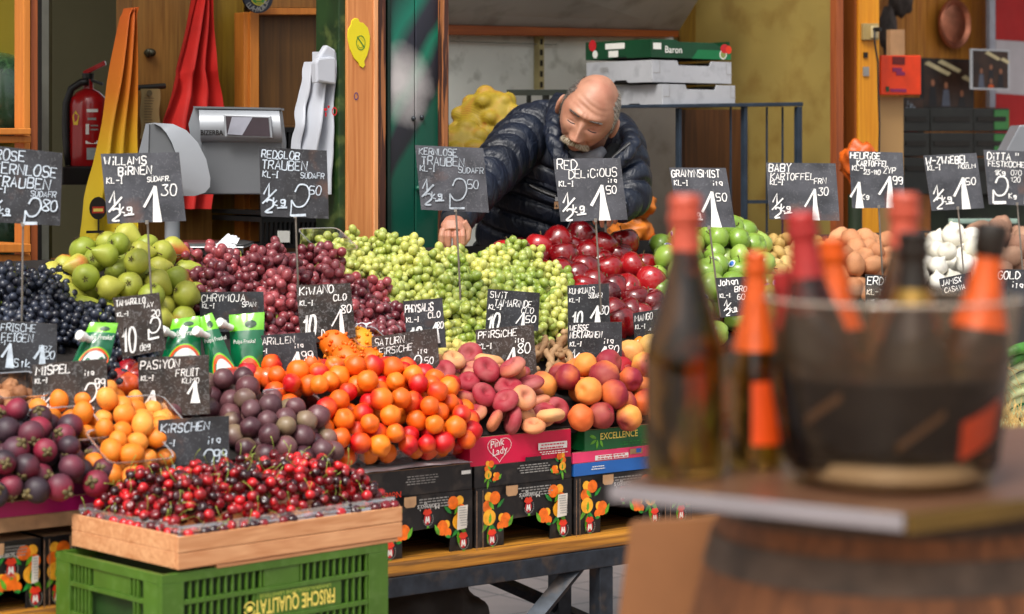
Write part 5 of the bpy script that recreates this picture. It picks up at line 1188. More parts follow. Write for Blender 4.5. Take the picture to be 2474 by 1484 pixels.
# posts and green metal cabinet
GPT = mat('green_paint_old', '#16300f', .45, var=.3, scale=10, dirt=('#5c6a34', .5, 22)); GMT = None
mb = MB(); vpan(mb, rect(818, -250, 838, 720), 5.585, .12, GPT); mb.build('green_post', label='narrow dark green painted post with flaking paint', cat='post', bevel=.003)
t = thing('wooden_post', 'bare pine post with knots between green post and green metal cabinet', 'post', onv(876, 700, 5.6))
mb = MB(); vpan(mb, rect(838.5, -250, 903, 720), 5.575, .12, PINE); mb.build('post_face', t, bevel=.003)
mb = MB(); vpan(mb, rect(903.5, -250, 914, 720), 5.57, .12, wood('pale_pine', '#c07c48', '#dca070')); mb.build('light_edge', t, bevel=.002)
mb = MB(); vpan(mb, rect(914.5, -250, 932, 720), 5.58, .12, BRN); vpan(mb, rect(932.2, -250, 936, 720), 5.6, .1, BKGAP); mb.build('brown_edge', t, bevel=.002)
d = Deco(onv(876, 104, 5.572), UD, ZD, -VD); LEM = mat('lemon_yellow', '#d8c81e', .4, var=.03); s_ = 6.95/F*1.27
lemon = [(858, 44), (866, 46), (869, 54), (878, 56), (889, 68), (894, 88), (893, 112), (887, 135), (880, 148), (882, 158), (877, 165), (869, 160), (866, 152), (856, 142), (846, 120), (840, 92), (841, 72), (848, 60), (850, 50)]
mb = MB(); vpan(mb, lemon, 5.571, .004, LEM); t2 = thing('lemon_sign', 'yellow lemon shaped sign with a green emblem on the pine post', 'sign', onv(867, 104, 5.57)); mb.build('lemon_board', t2, bevel=.001)
d = Deco(onv(871, 104, 5.571), UD, ZD, -VD); GE = mat('emblem_green', '#3c7a2c', .5); d.ring(0, 0, .014, .016, GE, 1.35, n=28); d.ring(0, 0, .010, .0112, GE, 1.35, 3.5, 5.6); d.poly([(-.014, .016), (-.012, .019), (.014, -.012), (.012, -.015)], GE); d.ring(0, 0, .009, .0095, GE, 1.3, .3, 1.8); d.mb.build('emblem', t2)
ptext('LEMON', onv(868, 93, 5.5685), UD-ZD*.3, ZD, .007, GE, t2) if False else None
d = Deco(onv(860, 233, 5.574), UD, ZD, -VD); d.ring(0, 0, .0055, .0075, mat('purple_ink', '#3c2c7a', .5), 1.5); o = d.mb.build('oval_sticker', label='tiny purple oval sticker on the pine post', cat='sticker')
m, t_, b_ = new_mat('sprayed_green_metal'); co = nd(t_, 'ShaderNodeTexCoord').outputs['Object']
wv = nd(t_, 'ShaderNodeVectorRotate', {'Vector': co, 'Angle': -TH}, rotation_type='Z_AXIS').outputs[0]; sxyz = nd(t_, 'ShaderNodeSeparateXYZ', {0: wv})
q = onv(990, 200, 5.6); uq = to_uvz(q)[0]
e1 = ma(t_, 'ADD', ma(t_, 'MULTIPLY', ma(t_, 'SUBTRACT', sxyz.outputs[0], uq), 1.6), ma(t_, 'SUBTRACT', q.z, sxyz.outputs[2]))   # slanted bands of spray paint
e1 = ma(t_, 'ADD', e1, ma(t_, 'MULTIPLY', tex(t_, 7, 3), .06))
gp = [C('#0d4a3c'), C('#1e2026'), C('#0e5a48'), C('#20222a'), C('#12503f')]
band = ramp(t_, ma(t_, 'ADD', ma(t_, 'MULTIPLY', e1, 1.6), .5), [(.0, C('#1d2a2c')), (.22, C('#17705c')), (.34, C('#2a2b36')), (.46, C('#1f222c')), (.55, C('#157058')), (.66, C('#26262f')), (.80, C('#1c1f25')), (.86, C('#0b4a3a')), (1, C('#0a4638'))])
hz_ = nd(t_, 'ShaderNodeVectorMath', {0: co, 1: tuple(onv(958, 205, 5.6))}, operation='DISTANCE').outputs['Value']
wsp = ramp(t_, ma(t_, 'ADD', hz_, ma(t_, 'MULTIPLY', tex(t_, 9, 4), .10)), [(.08, (1, 1, 1)), (.19, (0, 0, 0))])  # white glare put into the door colour among the graffiti
col = mixc(t_, ma(t_, 'MULTIPLY', wsp, .85), band, C('#c8c4c4'))
sp_ = ramp(t_, tex(t_, 120, vec=co, kind='ShaderNodeTexVoronoi'), [(.06, (1, 1, 1)), (.12, (0, 0, 0))]); col = mixc(t_, ma(t_, 'MULTIPLY', sp_, .5), col, C('#111315'))
put(t_, b_, 'Base Color', col); put(t_, b_, 'Roughness', .32); GMT = m
t = thing('metal_cabinet', 'green metal cabinet with sprayed black and white paint behind the reaching hand', 'metal cabinet', onv(1000, 700, 5.65))
mb = MB(); vpan(mb, rect(943.5, -250, 1001.5, 720), 5.60, .3, GMT); mb.build('door', t, bevel=.003)
mb = MB(); vpan(mb, rect(1003.5, -250, 1062, 720), 5.60, .3, GMT); mb.build('door', t, bevel=.003)
mb = MB(); vpan(mb, rect(936.2, -250, 943.2, 720), 5.59, .3, mat('dark_green_edge', '#06261f', .4)); mb.build('hinge_edge', t)
for x, y in ((999, 287), (1019, 284)):
    mb = MB(); mb.ell(onv(x, y, 5.595), (.007, .006, .008), mat('dark_rivet', '#2a2f34', .4, metal=.4), 2); mb.build('knob', t, smooth=True)
mb = MB(); q = onv(1010, 455, 5.59); mb.ell(q, .008, mat('green_knob', '#1a5a48', .4), 2); mb.tube([q, q+Vector((.012, -.01, -.012)), q+Vector((.018, -.01, -.03))], .003, MATS['green_knob'], 6); mb.build('latch', t, smooth=True)
mb = MB(); vpan(mb, rect(1062.5, -250, 1070, 720), 5.59, .2, BRN); vpan(mb, rect(1070.3, -250, 1084, 720), 5.575, .2, BRN); mb.build('brown_post', label='narrow worn reddish brown post right of the green cabinet', cat='post', bevel=.002)
# bay behind the man
t = thing('range_hood', 'sloping white hood panel above the back wall', 'hood', onv(1350, 60, 6.4))
mb = MB(); lo = [onv(1060, 59, VB-.05), onv(1640, 74, VB-.05)]; hi = [onv(1060, -120, 6.1), onv(1760, -120, 6.15)]
mb.prism([lo[0], lo[1], hi[1], hi[0]], VD*.02, HOOD); mb.build('panel', t)
mb = MB(); vpan(mb, [(1060, 84), (1640, 90), (1640, 74.5), (1060, 59.5)], VB-.06, .07, ORB); mb.build('wooden_beam', label='orange wooden beam along the top of the white wall', cat='beam', bevel=.003)
mb = MB(); vpan(mb, rect(1640, -200, 1765, 760), VB-.03, .03, wood('mustard_wood', '#5c420c', '#7c5c14')); mb.build('corner_partition', label='mustard brown wood panel in the corner behind the rack', cat='wall panel')
mb = MB(); vpan(mb, rect(1750, -200, 1768, 90), VB-.08, .04, ORB); mb.build('corner_post', label='short orange brown corner post at the top of the back wall', cat='post')
t = thing('shelf_upright', 'slotted cream metal strip on the white wall', 'shelf upright', onv(1308, 215, VB)); mb = MB(); vpan(mb, rect(1302, 88, 1314, 216), VB-.012, .03, mat('cream_metal', '#a89c6c', .5)); mb.build('strip', t)
mb = MB()
for k in range(5): vpan(mb, rect(1305, 94+k*26, 1311, 108+k*26), VB-.014, .003, BKGAP)
mb.build('slots', t)
d = Deco(onv(1087, 101, VB-.0), UD, ZD, -VD); 
for k in range(24): d.rect(k*.02, random.uniform(-.001, .001), .02, .003, mat('wall_seam', '#6d6f66', .7))
o = d.mb.build('wall_seam', label='thin dark seam near the top of the white wall', cat='wall seam')
wallpan('board', rect(1440, 250, 1640, 700), VB-.04, .03, GREYW, 'large grey white board leaning below the stacked boxes', 'board')
# partition running towards us
mb = MB(); up = 6.02; v0, v1 = 5.86, 6.57
mb.box(W(up, v0, 0), UD*.03, VD*(v1-v0), ZD*2.6, YGW); mb.build('partition', label='yellow green partition panel with brown stains behind the rack', cat='partition')
mb = MB(); mb.box(W(up-.003, v0-.03, 0), UD*.036, VD*.0295, ZD*2.6, REDW); mb.build('partition_edge', label='reddish wooden edge strip of the yellow green partition', cat='trim')
# stacked boxes
WCB = mat('white_cardboard', '#a9abb0', .5, var=.05, scale=10, dirt=('#7d7f84', .4, 20)); GBX = mat('green_print_box', '#0c6a3c', .4, var=.08); DGB = mat('dark_green_print', '#063c22', .4)
def ubox_tray(corner, L, D, H, m, nm, lab, grp, notch=True, extra=None):
    u0, v0, z0 = to_uvz(corner); t = thing(nm, lab, 'cardboard box', corner, grp); w = L
    pts = [(0, 0), (w, 0), (w, H), (w*.74, H), (w*.72, H-.016), (w*.33, H-.016), (w*.31, H), (0, H)] if notch else [(0, 0), (w, 0), (w, H*.72), (w*.86, H*.72), (w*.78, H*.9), (w*.34, H*.9), (w*.30, H), (0, H)]
    mb = MB(); mb.prism([W(u0+a, v0, z0+b) for a, b in pts], VD*.005, m); mb.build('front_panel', t, bevel=.001)
    mb = MB(); mb.prism([W(u0, v0+.0052+a, z0+b) for a, b in [(0, 0), (D*.35, 0), (D*.38, .009), (D*.55, .009), (D*.58, 0), (D, 0), (D, H), (0, H)]], UD*.005, m); mb.build('side_panel', t, bevel=.001)
    mb = MB(); mb.ubox(u0+w-.005, u0+w, v0+.0052, v0+D, z0, z0+H, m); mb.ubox(u0+.0052, u0+w-.0052, v0+D-.005, v0+D, z0, z0+H, m); mb.ubox(u0+.006, u0+w-.006, v0+.006, v0+D-.006, z0+.001, z0+.005, DARKB); mb.build('far_panels', t)
    d = Deco(W(u0, v0, z0), UD, ZD, -VD); d2 = Deco(W(u0, v0+D, z0), -VD, ZD, -UD)
    if extra: extra(d, d2, w, D, H, t, u0, v0, z0)
    for q in (d, d2):
        if q.mb.f: q.mb.build('printing', t)
    return t
def e_w(d, d2, w, D, H, t, u0, v0, z0):
    for a in (.09, .93): d.rect(w*a, H*.42, .0018, H*.58, GYP); d.rect(w*a-(w*.08 if a < .5 else -.0), H*.42, w*.08, .0018, GYP)
    d2.lines(D*.2, H*.7, D*.15, 3, .006, GYP)
Yc = 7.85; cz0 = pix(1600, 256, Yc)
ubox_tray(pix(1600, 256, Yc), .335, .30, .073, WCB, 'stacked_box', 'bottom white cardboard tray of the stack on the rack', 'trays stacked on the rack', extra=e_w)
ubox_tray(pix(1575, 199, Yc), .365, .34, .075, WCB, 'stacked_box', 'middle white cardboard tray of the stack on the rack', 'trays stacked on the rack', extra=e_w)
def e_g(d, d2, w, D, H, t, u0, v0, z0):
    d.rect(w*.02, H*.45, w*.1, H*.35, WHP); d.poly([(w*.5, 0), (w, 0), (w, H*.5), (w*.58, H*.5)], GBX); d.disc(w*.90, H*.28, .017, WHP); d.disc(w*.90, H*.28, .013, mat('badge_green', '#7c8c4c', .5)); d.disc(w*.92, H*.6, .02, RDP, .8); d.disc(w*.97, H*.55, .014, RDL)
    d2.rect(D*.35, H*.1, D*.15, H*.35, WHP); d2.rect(D*.3, H*.55, D*.3, H*.32, WHP); d2.disc(D*.14, H*.3, .014, WHP); d2.disc(D*.1, H*.8, .02, RDP)
    ptext('Baron', W(u0+w*.16, v0-.002, z0+H*.28), UD, ZD, .033, WHP, t, bold=.01)
ubox_tray(pix(1573, 139, Yc), .365, .34, .062, DGB, 'stacked_box', 'dark green printed fruit tray with red berries picture on top of the stack', 'trays stacked on the rack', notch=False, extra=e_g)
# racks
RK = mat('blue_grey_steel', '#2e3a48', .4, metal=.4, var=.15, scale=20)
t = thing('steel_rack', 'blue grey steel rack carrying the stacked trays at the partition', 'rack', pix(1900, 620, 7.9))
def bar(mb, a, b, r, Y, m=RK): mb.box(pix(a[0]-r, a[1]+r, Y), pix(b[0]-r, b[1]+r, Y)-pix(a[0]-r, a[1]+r, Y), (0, .012, 0), (pix(a[0]+r, a[1]-r, Y)-pix(a[0]-r, a[1]+r, Y)) if False else Vector((2*r/F*Y, 0, 0)), m)
mb = MB(); vpan(mb, [(1500, 262), (1940, 257), (1940, 247), (1500, 254)], 5.85, .03, RK); mb.build('top_rail', t, bevel=.002)
mb = MB(); vpan(mb, rect(1927, 258, 1938, 640), 5.85, .02, RK); mb.build('leg', t, bevel=.002)
mb = MB(); vpan(mb, rect(1798, 258, 1806, 640), 5.86, .02, RK); mb.build('leg', t, bevel=.002)
mb = MB(); vpan(mb, rect(1640, 262, 1647, 640), 5.87, .02, RK); mb.build('leg', t, bevel=.002)
mb = MB(); vpan(mb, rect(1807, 484, 1926, 492), 5.86, .02, RK); mb.build('shelf_rail', t)
for x in (1765, 1852, 1890): mb = MB(); vpan(mb, rect(x, 259, x+2.5, 640), 5.88, .006, RK); mb.build('rod', t)
wallpan('planks', rect(1655, 265, 1795, 680), 6.25, .02, DKW, 'dark reddish brown planks standing behind the steel rack', 'planks')
t = thing('wire_basket', 'grey wire shelf edge behind the potato sack and the man', 'wire shelf', onv(1310, 230, 6.3))
mb = MB(); vpan(mb, rect(1232, 217, 1420, 231), 6.25, .02, mat('dark_green_grey_steel', '#3a3e36', .45, metal=.3)); mb.build('rail', t)
for x in (1318, 1350, 1280): mb = MB(); vpan(mb, rect(x, 231, x+(9 if x != 1280 else 3), 330), 6.27, .02, MATS['dark_green_grey_steel']); mb.build('leg', t)
# potato sacks behind the man
NET = thin_clear('yellow_net', (.62, .52, .10, 1), .02, .5, milky=.0)
def remesh(mb, name, vox, smooth_it=0, m=None):
    me = mb.mesh('tmp'); o = bpy.data.objects.new('tmp', me); COL.objects.link(o)
    r = o.modifiers.new('r', 'REMESH'); r.mode = 'VOXEL'; r.voxel_size = vox; r.use_smooth_shade = True
    if smooth_it: s = o.modifiers.new('s', 'SMOOTH'); s.iterations = smooth_it; s.factor = .5
    dg = bpy.context.evaluated_depsgraph_get(); out = bpy.data.meshes.new_from_object(o.evaluated_get(dg)); out.name = name
    bpy.data.objects.remove(o); bpy.data.meshes.remove(me)
    out.materials.clear(); out.materials.append(m); out.polygons.foreach_set('use_smooth', [True]*len(out.polygons)); out.update(); return out
def sack(name, lab, cx, cy, Y, rx, rz, m, fill, n, seed, cat='sack', pr=.034):
    t = thing(name, lab, cat, pix(cx, cy+rz, Y)); c = pix(cx, cy, Y); sx, sz = rx/F*Y, rz/F*Y
    fn = lambda d: d*(1+.12*mnoise.noise(d*1.8+Vector((seed, 0, 0))))
    mb = MB(); mb.ell(c, (sx-pr*.75, sx*.75-pr*.75, sz-pr*.75), m, 4, fn=fn); rg = random.Random(seed); cs = []
    for i in range(n*30):
        d = Vector([rg.gauss(0, 1) for _ in range(3)]).normalized()
        if d.y > .4: continue
        p = fn(d); q = c+Vector((p.x*(sx-pr), p.y*(sx*.75-pr), p.z*(sz-pr)))
        if any((q-e).length < pr*1.55 for e in cs): continue
        cs.append(q); mb.ell(q, (pr*rg.uniform(.85, 1.15), pr*.95, pr*rg.uniform(.8, 1.05)), m, 2)
        if len(cs) > n: break
    o = bpy.data.objects.new('net', remesh(mb, 'net', .006, 3, m)); COL.objects.link(o); o.parent = t; o.matrix_parent_inverse = Matrix.Translation(-t.location); return t
YN = mat('yellow_potato_in_net', '#a07a24', .6, var=.2, scale=12); NETY = mat('net_yellow', '#8f7f08', .6, var=.3, scale=90)
def netmat(name, c, thr, sc=420, al=.75):
    m, t, b = new_mat(name); f = tex(t, sc, 3); put(t, b, 'Base Color', C(c)); put(t, b, 'Roughness', .6)
    put(t, b, 'Alpha', ramp(t, f, [(thr-.05, (0, 0, 0)), (thr+.05, (1, 1, 1))])); m.blend_method = 'HASHED' if hasattr(m, 'blend_method') else None; return m
NETY, t_, b_ = new_mat('yellow_netting'); co = nd(t_, 'ShaderNodeTexCoord').outputs['Object']
base_ = ramp(t_, tex(t_, 22, 5, co), [(.35, C('#8a7414')), (.5, C('#a08420')), (.65, C('#a8752e'))])
g1_ = nd(t_, 'ShaderNodeTexWave', {'Vector': co, 'Scale': 62.0, 'Distortion': 2.0}, bands_direction='DIAGONAL').outputs['Fac']
put(t_, b_, 'Base Color', mixc(t_, ma(t_, 'MULTIPLY', ramp(t_, g1_, [(.55, (0, 0, 0)), (.8, (1, 1, 1))]), .45), base_, C('#c0ac2c'))); put(t_, b_, 'Roughness', .6); NETO = netmat('orange_netting', '#c05a10', .44)
sack('potato_sack', 'yellow net sack of potatoes, the upper one behind the man', 1180, 300, 7.7, 102, 98, NETY, YN, 110, 3, pr=.034)
sack('potato_sack', 'yellow net sack of potatoes, the lower one beside the brown post', 1120, 380, 7.6, 95, 95, NETY, YN, 90, 8, pr=.034)
ORP = mat('orange_bag_film', '#b8661a', .5, var=.25, scale=18, bmp=.3)
for i, (x, y, rx, rz, lab) in enumerate([(1535, 495, 45, 34, 'orange net bag standing up at the man\'s elbow'), (1520, 560, 52, 36, 'orange net bag lying low behind the green apples'), (1590, 590, 30, 20, 'small orange bag end behind the green apples')]):
    t = thing('orange_bag', lab, 'bag', pix(x, y+rz, 7.75)); mb = MB(); Yb = 7.75; mb.ell(pix(x, y, Yb), (rx/F*Yb, .07, rz/F*Yb), ORP, 4, fn=lambda d: Vector((d.x, d.y, d.z*(1+.3*d.x)))*(1+.28*mnoise.noise(d*2.3+Vector((i*7., 0, 0)))+.12*abs(mnoise.noise(d*6)))); mb.build('net', t, smooth=True)
# right hand side
mb = MB(); vpan(mb, rect(2030, -250, 2072, 760), 6.3, .03, BKGAP); mb.build('dark_screen', label='nearly black panel between partition and orange post', cat='panel')  # flat black sheet stands in for the unlit gap here
t = thing('orange_post', 'orange yellow wooden post with socket and hanging cable', 'post', onv(2100, 700, 5.9))
mb = MB(); vpan(mb, rect(2074, -250, 2124, 760), 5.92, .12, YPOST); mb.build('post_face', t, bevel=.003); mb = MB(); vpan(mb, rect(2064, -250, 2073.6, 760), 5.93, .1, wood('orange_post_side', '#7a3c10', '#94501c')); mb.build('post_side', t)  # side face uses a darker copy of the post wood as its shade
t = thing('wall_socket', 'cream double wall socket with black plug on the orange post', 'socket', onv(2103, 80, 5.92)); mb = MB(); vpan(mb, rect(2086, 57, 2123, 97), 5.905, .014, mat('cream_plastic', '#a08a58', .5)); vpan(mb, rect(2108, 63, 2122, 92), 5.893, .0118, mat('pale_plastic', '#c0b088', .5)); mb.build('plate', t, bevel=.002)
mb = MB(); mb.lathe([(0, 0), (.009, 0), (.008, .03), (0, .03)], onv(2112, 72, 5.892), HOSE, 12, -VD); mb.build('plug', t); 
CB = [onv(x, y, 5.885) for x, y in ((2112, 72), (2112, 100), (2120, 150), (2121, 220), (2124, 300), (2123, 364), (2122, 420))]; mb = MB(); mb.tube(CB, .0035, HOSE, 8); mb.build('cable', t, smooth=True)
mb = MB(); vpan(mb, rect(2087, 127, 2096, 140), 5.914, .005, BLK); vpan(mb, rect(2086, 162, 2099, 184), 5.914, .005, GYP); mb.build('post_sticker', label='small black and grey stickers on the orange post', cat='sticker')
mb = MB(); vpan(mb, rect(2125, 234, 2182, 760), 6.1, .02, mat('beige_board', '#b08a58', .6, var=.05, scale=3)); mb.build('beige_board', label='plain beige board beside the orange post', cat='board')
mb = MB(); vpan(mb, rect(2150, 72, 2185, 135), 6.3, .02, mat('pale_beige', '#b88c62', .6)); mb.build('beige_sheet', label='small pale beige panel above the orange leaflet', cat='panel')
mb = MB()
for k in range(16): x0 = 2110+k*26; vpan(mb, rect(x0, -250, x0+24.6, 760), 6.9, .03, PLW)
vpan(mb, rect(2110, -250, 2520, 760), 6.94, .02, BKGAP); mb.build('plank_wall', label='wall of upright honey coloured planks at the right', cat='wall')
mb = MB(); mb.ell(onv(2175, 0, 6.8), (.05, .04, .07), mat('hanging_dark_cloth', '#3c3430', .7, var=.4, scale=20), 3, fn=lambda d: d*(1+.4*mnoise.noise(d*3))); mb.ell(onv(2145, 75, 6.8), (.035, .03, .1), MATS['hanging_dark_cloth'], 3, fn=lambda d: d*(1+.5*mnoise.noise(d*3))); mb.build('hanging_cloth', label='crumpled dark cloth hanging beside the orange post', cat='cloth', smooth=True)
COP = mat('copper', '#b5745a', .42, metal=.9, var=.2, scale=20, bmp=.3); t = thing('copper_plate', 'oval embossed copper plate on the plank wall', 'wall plate', onv(2303, 58, 6.85)); q = onv(2303, 58, 6.86); Yq = q.y
a_, b__ = 43/F*Yq/cs, 60/F*Yq
M_ = Matrix((UD, ZD, -VD)).transposed(); mb = MB(); seg = 48; vs = []; pr = [(1, 0), (1.0, .012), (.93, .018), (.84, .012), (.76, .004), (.70, .006), (.4, .010), (0.01, .012)]
for r_, h_ in pr:
    for k in range(seg): an = k*6.2832/seg; vs.append(q+UD*(a_*r_*math.cos(an))+ZD*(b__*r_*math.sin(an)*(.99+.0*r_))-VD*h_)
mb.add(vs, [(i*seg+k, i*seg+(k+1) % seg, (i+1)*seg+(k+1) % seg, (i+1)*seg+k) for i in range(len(pr)-1) for k in range(seg)], COP); mb.build('plate', t, smooth=50)
t = thing('orange_leaflet', 'bright orange leaflet holder with purple print beside the beige board', 'leaflet', onv(2176, 230, 6.2)); mb = MB(); vpan(mb, rect(2128, 134, 2225, 230), 6.05, .03, mat('orange_plastic', '#d2380c', .4)); mb.build('folder', t, bevel=.004)
d = Deco(onv(2128, 230, 6.049), UD, ZD, -VD); PP = mat('purple_print', '#7a1c4c', .5); k_ = 9.0/F/cs
def rr(x, y, w, h, m): d.rect((x-2128)*k_*1.0, (230-y)*k_*.8, w*k_, h*k_*.8, m)
rr(2158, 158, 34, 18, mat('dark_red_print', '#5c0c08', .5)); rr(2158, 175, 26, 9, PP); rr(2168, 183, 24, 8, PP); rr(2140, 222, 9, 12, DGB); rr(2152, 222, 44, 7, PP); d.mb.build('printing', t)
def photo(name, lab, x0, y0, x1, y1, v, border, tubes, folk, cat='photo'):
    t = thing(name, lab, cat, onv((x0+x1)/2, y1, v)); o = onv(x0, y1, v); w = (onv(x1, y1, v)-o).dot(UD); h = onv(x0, y0, v).z-o.z
    mb = MB(); mb.box(o, UD*w, VD*.008, ZD*h, border); mb.build('frame', t); d = Deco(o, UD, ZD, -VD); d.rect(w*.04, h*.04, w*.92, h*.92, mat('photo_brown', '#2c1a10', .4, var=.4, scale=14))
    for a, b, l in tubes: d.poly([(w*a, h*b), (w*(a+l), h*(b-l*.5)), (w*(a+l+.06), h*(b-l*.5+.06)), (w*(a+.08), h*(b+.06))], mat('photo_tube_white', '#b8ac84', .5))
    for a, hh, m in folk: d.poly([(w*(a-.07), h*.05), (w*(a+.09), h*.05), (w*(a+.06), h*(hh-.12)), (w*(a-.04), h*(hh-.12))], m); d.disc(w*(a+.01), h*(hh-.04), h*.055, mat('photo_face', '#8a5a40', .5), 1.25)
    d.mb.build('picture', t); return t
PS, PG, PO = mat('photo_suit', '#121318', .5), mat('photo_grey', '#4c5260', .5), mat('photo_orange', '#b84c14', .5)
photo('photo_print', 'white bordered photo of people under strip lights beside the flag', 2345, 118, 2438, 216, 6.6, mat('photo_border', '#b0b4b8', .4), [(.35, .9, .35), (.75, .75, .2)], [(.25, .5, PG), (.5, .6, PS), (.75, .5, PS), (.5, .25, PO)])
photo('photo_poster', 'large dark poster of a man under strip lights on the plank wall', 2225, 140, 2352, 262, 6.7, BLK, [(.05, .88, .45), (.3, .92, .4), (.75, .62, .2)], [(.2, .55, PS), (.45, .5, PG), (.75, .35, PS)])
t = photo('small_picture', 'dark picture with a white scribble and red fruit below the orange leaflet', 2183, 236, 2232, 335, 6.5, BLK, [], [])
d = Deco(onv(2186, 325, 6.49), UD, ZD, -VD)
for i in range(22): d.ring(random.uniform(.01, .06), random.uniform(.06, .13), .004, .006, mat('scribble_white', '#7d8894', .6), 1.2, random.uniform(0, 3), random.uniform(3.5, 6))
for i in range(10): d.disc(.008+i*.007, .02+.012*(i % 2), .010, mat('small_red', '#a02c1c', .5))
d.mb.build('scribble', t)
FR, FW = mat('flag_red', '#9c0c0c', .7, var=.05), mat('flag_white', '#a8a4a8', .7, var=.04)
t = thing('flag', 'red white red flag hanging at the right edge', 'flag', onv(2440, 330, 6.7))
for nm, y0, y1, m in (('red_stripe', -150, 99, FR), ('white_stripe', 99.5, 229, FW), ('red_stripe', 229.5, 420, FR)):
    mb = MB(); vpan(mb, [(2405, y1-2), (2530, y1+6), (2530, y0+4), (2405, y0-4)], 6.75, .004, m); mb.build(nm, t)
mb = MB(); vpan(mb, rect(2390, -250, 2404, 260), 6.74, .02, mat('pole_grey', '#8f929c', .5)); mb.build('white_pole', label='grey white upright strip beside the flag', cat='pole')
GE2 = mat('green_crate_end', '#2f6a34', .5, var=.1)
k = 0
for i, (x0, x1) in enumerate(((2180, 2245), (2248, 2350), (2353, 2438))):
    for j, (y0, y1) in enumerate(((262, 318), (321, 378), (381, 470))):
        t = thing('dark_crate', 'dark plastic crate, %s in row, %s in column, stacked before the plank wall' % (('left', 'middle', 'right')[i], ('top', 'middle', 'bottom')[j]), 'crate', onv((x0+x1)/2, y1, 6.5), 'dark crates stacked at the right')
        mb = MB(); vpan(mb, rect(x0, y0, x1, y1), 6.4+.03*i, .02, mat('crate_charcoal', '#181a17', .55, var=.25, scale=12)); mb.build('crate_front', t, bevel=.003)
        mb = MB(); vpan(mb, rect(x0+8, y0+20, x1-8, y0+32), 6.396+.03*i, .0035, BKGAP); mb.build('handle_slot', t)
        if i == 2: mb = MB(); vpan(mb, rect(x1-36, y0+4, x1-1, y1-5), 6.397+.03*i, .0025, GE2); mb.build('green_end', t); mb = MB(); 
wallpan('rust_partition', rect(2183, 330, 2247, 760), 6.45, .02, wood('rust_wood', '#7c4414', '#985a1c'), 'rust brown wooden panel below the dark crates', 'panel')
mb = MB(); vpan(mb, rect(2247, 470, 2520, 760), 6.5, .02, mat('dark_green_cloth', '#16200f', .7, var=.4, scale=8)); mb.build('dark_screen', label='very dark green panel behind onions and brown potatoes', cat='panel')
mb = MB(); vpan(mb, rect(2300, 529, 2458, 541), 5.9, .02, mat('pale_green_metal', '#b9d4c4', .2, metal=.3)); mb.build('pale_bar', label='pale shiny horizontal bar behind the white onions', cat='bar', bevel=.003)  # thin bar added in place of a fluorescent tube's reflection
mb = MB(); vpan(mb, rect(2318, 558, 2338, 572), 5.6, .01, FR); mb.build('red_tag', label='small red tag behind the white onions', cat='tag', bevel=.002)
mb = MB(); mb.prism([pix(2425, 372, 8.2), pix(2520, 372, 8.2), pix(2520, 300, 8.2), pix(2462, 303, 8.2)], Vector((0, .15, 0)), SIL); mb.build('second_scale', label='grey slanted scale head at the right edge', cat='scale', bevel=.004)
PB, OBG = mat('purple_bag', '#4c2038', .5, var=.2), mat('orange_bag_bright', '#c0540e', .45, var=.2, scale=14)
for nm, x, y, rx, rz, m, lab in (('purple_bag', 2055, 325, 24, 26, PB, 'dark purple net bag hanging beside the orange post'), ('carrier_bag', 2075, 395, 42, 52, OBG, 'crumpled orange plastic bag hanging at the orange post')):
    mb = MB(); Yb = 8.1 if nm != 'purple_bag' else 8.8; mb.ell(pix(x, y, Yb), (rx/F*Yb, .05, rz/F*Yb), m, 4, fn=lambda d: d*(1+.32*mnoise.noise(d*2.2+Vector((x, 0, 0)))+.15*abs(mnoise.noise(d*5)))); mb.build(nm, label=lab, cat='bag', smooth=True)
mb = MB(); mb.tube([pix(2065, 470, 8.1), pix(2065, 640, 8.1)], .025, mat('green_pole_dark', '#1c2814', .5), 12); mb.build('green_pipe', label='dark green pipe below the orange bag', cat='pipe', smooth=40)
# unseen roof pieces added overhead to keep the stall interior darker
t = thing('awning', 'pale roof and canopy over the stall', 'awning', W(4, 5.6, 2.6)); AW = mat('awning_cloth', '#8a7a5c', .8)
mb = MB(); mb.ubox(-1, 11, 6.0, 8.5, 3.1, 3.15, mat('stall_ceiling', '#6c5630', .8)); mb.build('ceiling_boards', t)
mb = MB(); mb.hexa([W(-1, 5.7, 3.6), W(11, 5.7, 3.6), W(11, 6.1, 3.66), W(-1, 6.1, 3.66), W(-1, 5.7, 3.63), W(11, 5.7, 3.63), W(11, 6.1, 3.69), W(-1, 6.1, 3.69)], AW); mb.build('canopy', t)
wallpan('side_wall', rect(-2000, -700, -310, 760), 7.5, .05, GWALL, 'grey green wall continuing left') if False else None
# ---------- barrel, table top, bottles, bucket ----------
BAR = wood('barrel_oak', '#5e3618', '#9c6034', rough=.6); HOOP = mat('barrel_hoop', '#5c4a3c', .5, metal=.4, var=.25, scale=20); TOPM = wood('table_top_wood', '#503424', '#6e4c38', vert=False, rough=.35, coat=.1); EDG = mat('steel_edge', '#8a8486', .4, metal=.25, var=.06)
TZ = 1.232                                                       # table top height
def onT(x, y, z=TZ): return onz(x, y, z)
cA, cB = onz(1478, 1170, TZ), onz(2186, 1243, TZ)               # the pale front edge
ed = (cB-cA); dr = onz(2520, 1198, TZ)-cB
back = Vector((-ed.y, ed.x, 0)).normalized()
Ltab = .62
t = thing('bar_table', 'wooden board with pale metal edge on a barrel, carrying bottles', 'bar table', (cA+cB)/2)
ca, cb = cA.copy(), cB.copy(); rdir = dr.normalized(); far = [cB+rdir*.62, cB+rdir*.62-ed.normalized()*.3+Vector((-.1, .35, 0)), cA+Vector((.12, .42, 0)), cA]
poly = [cA, cB, cB+rdir*.6, cB+rdir*.6+Vector((-.12, .42, 0)), cA+Vector((.16, .40, 0))]
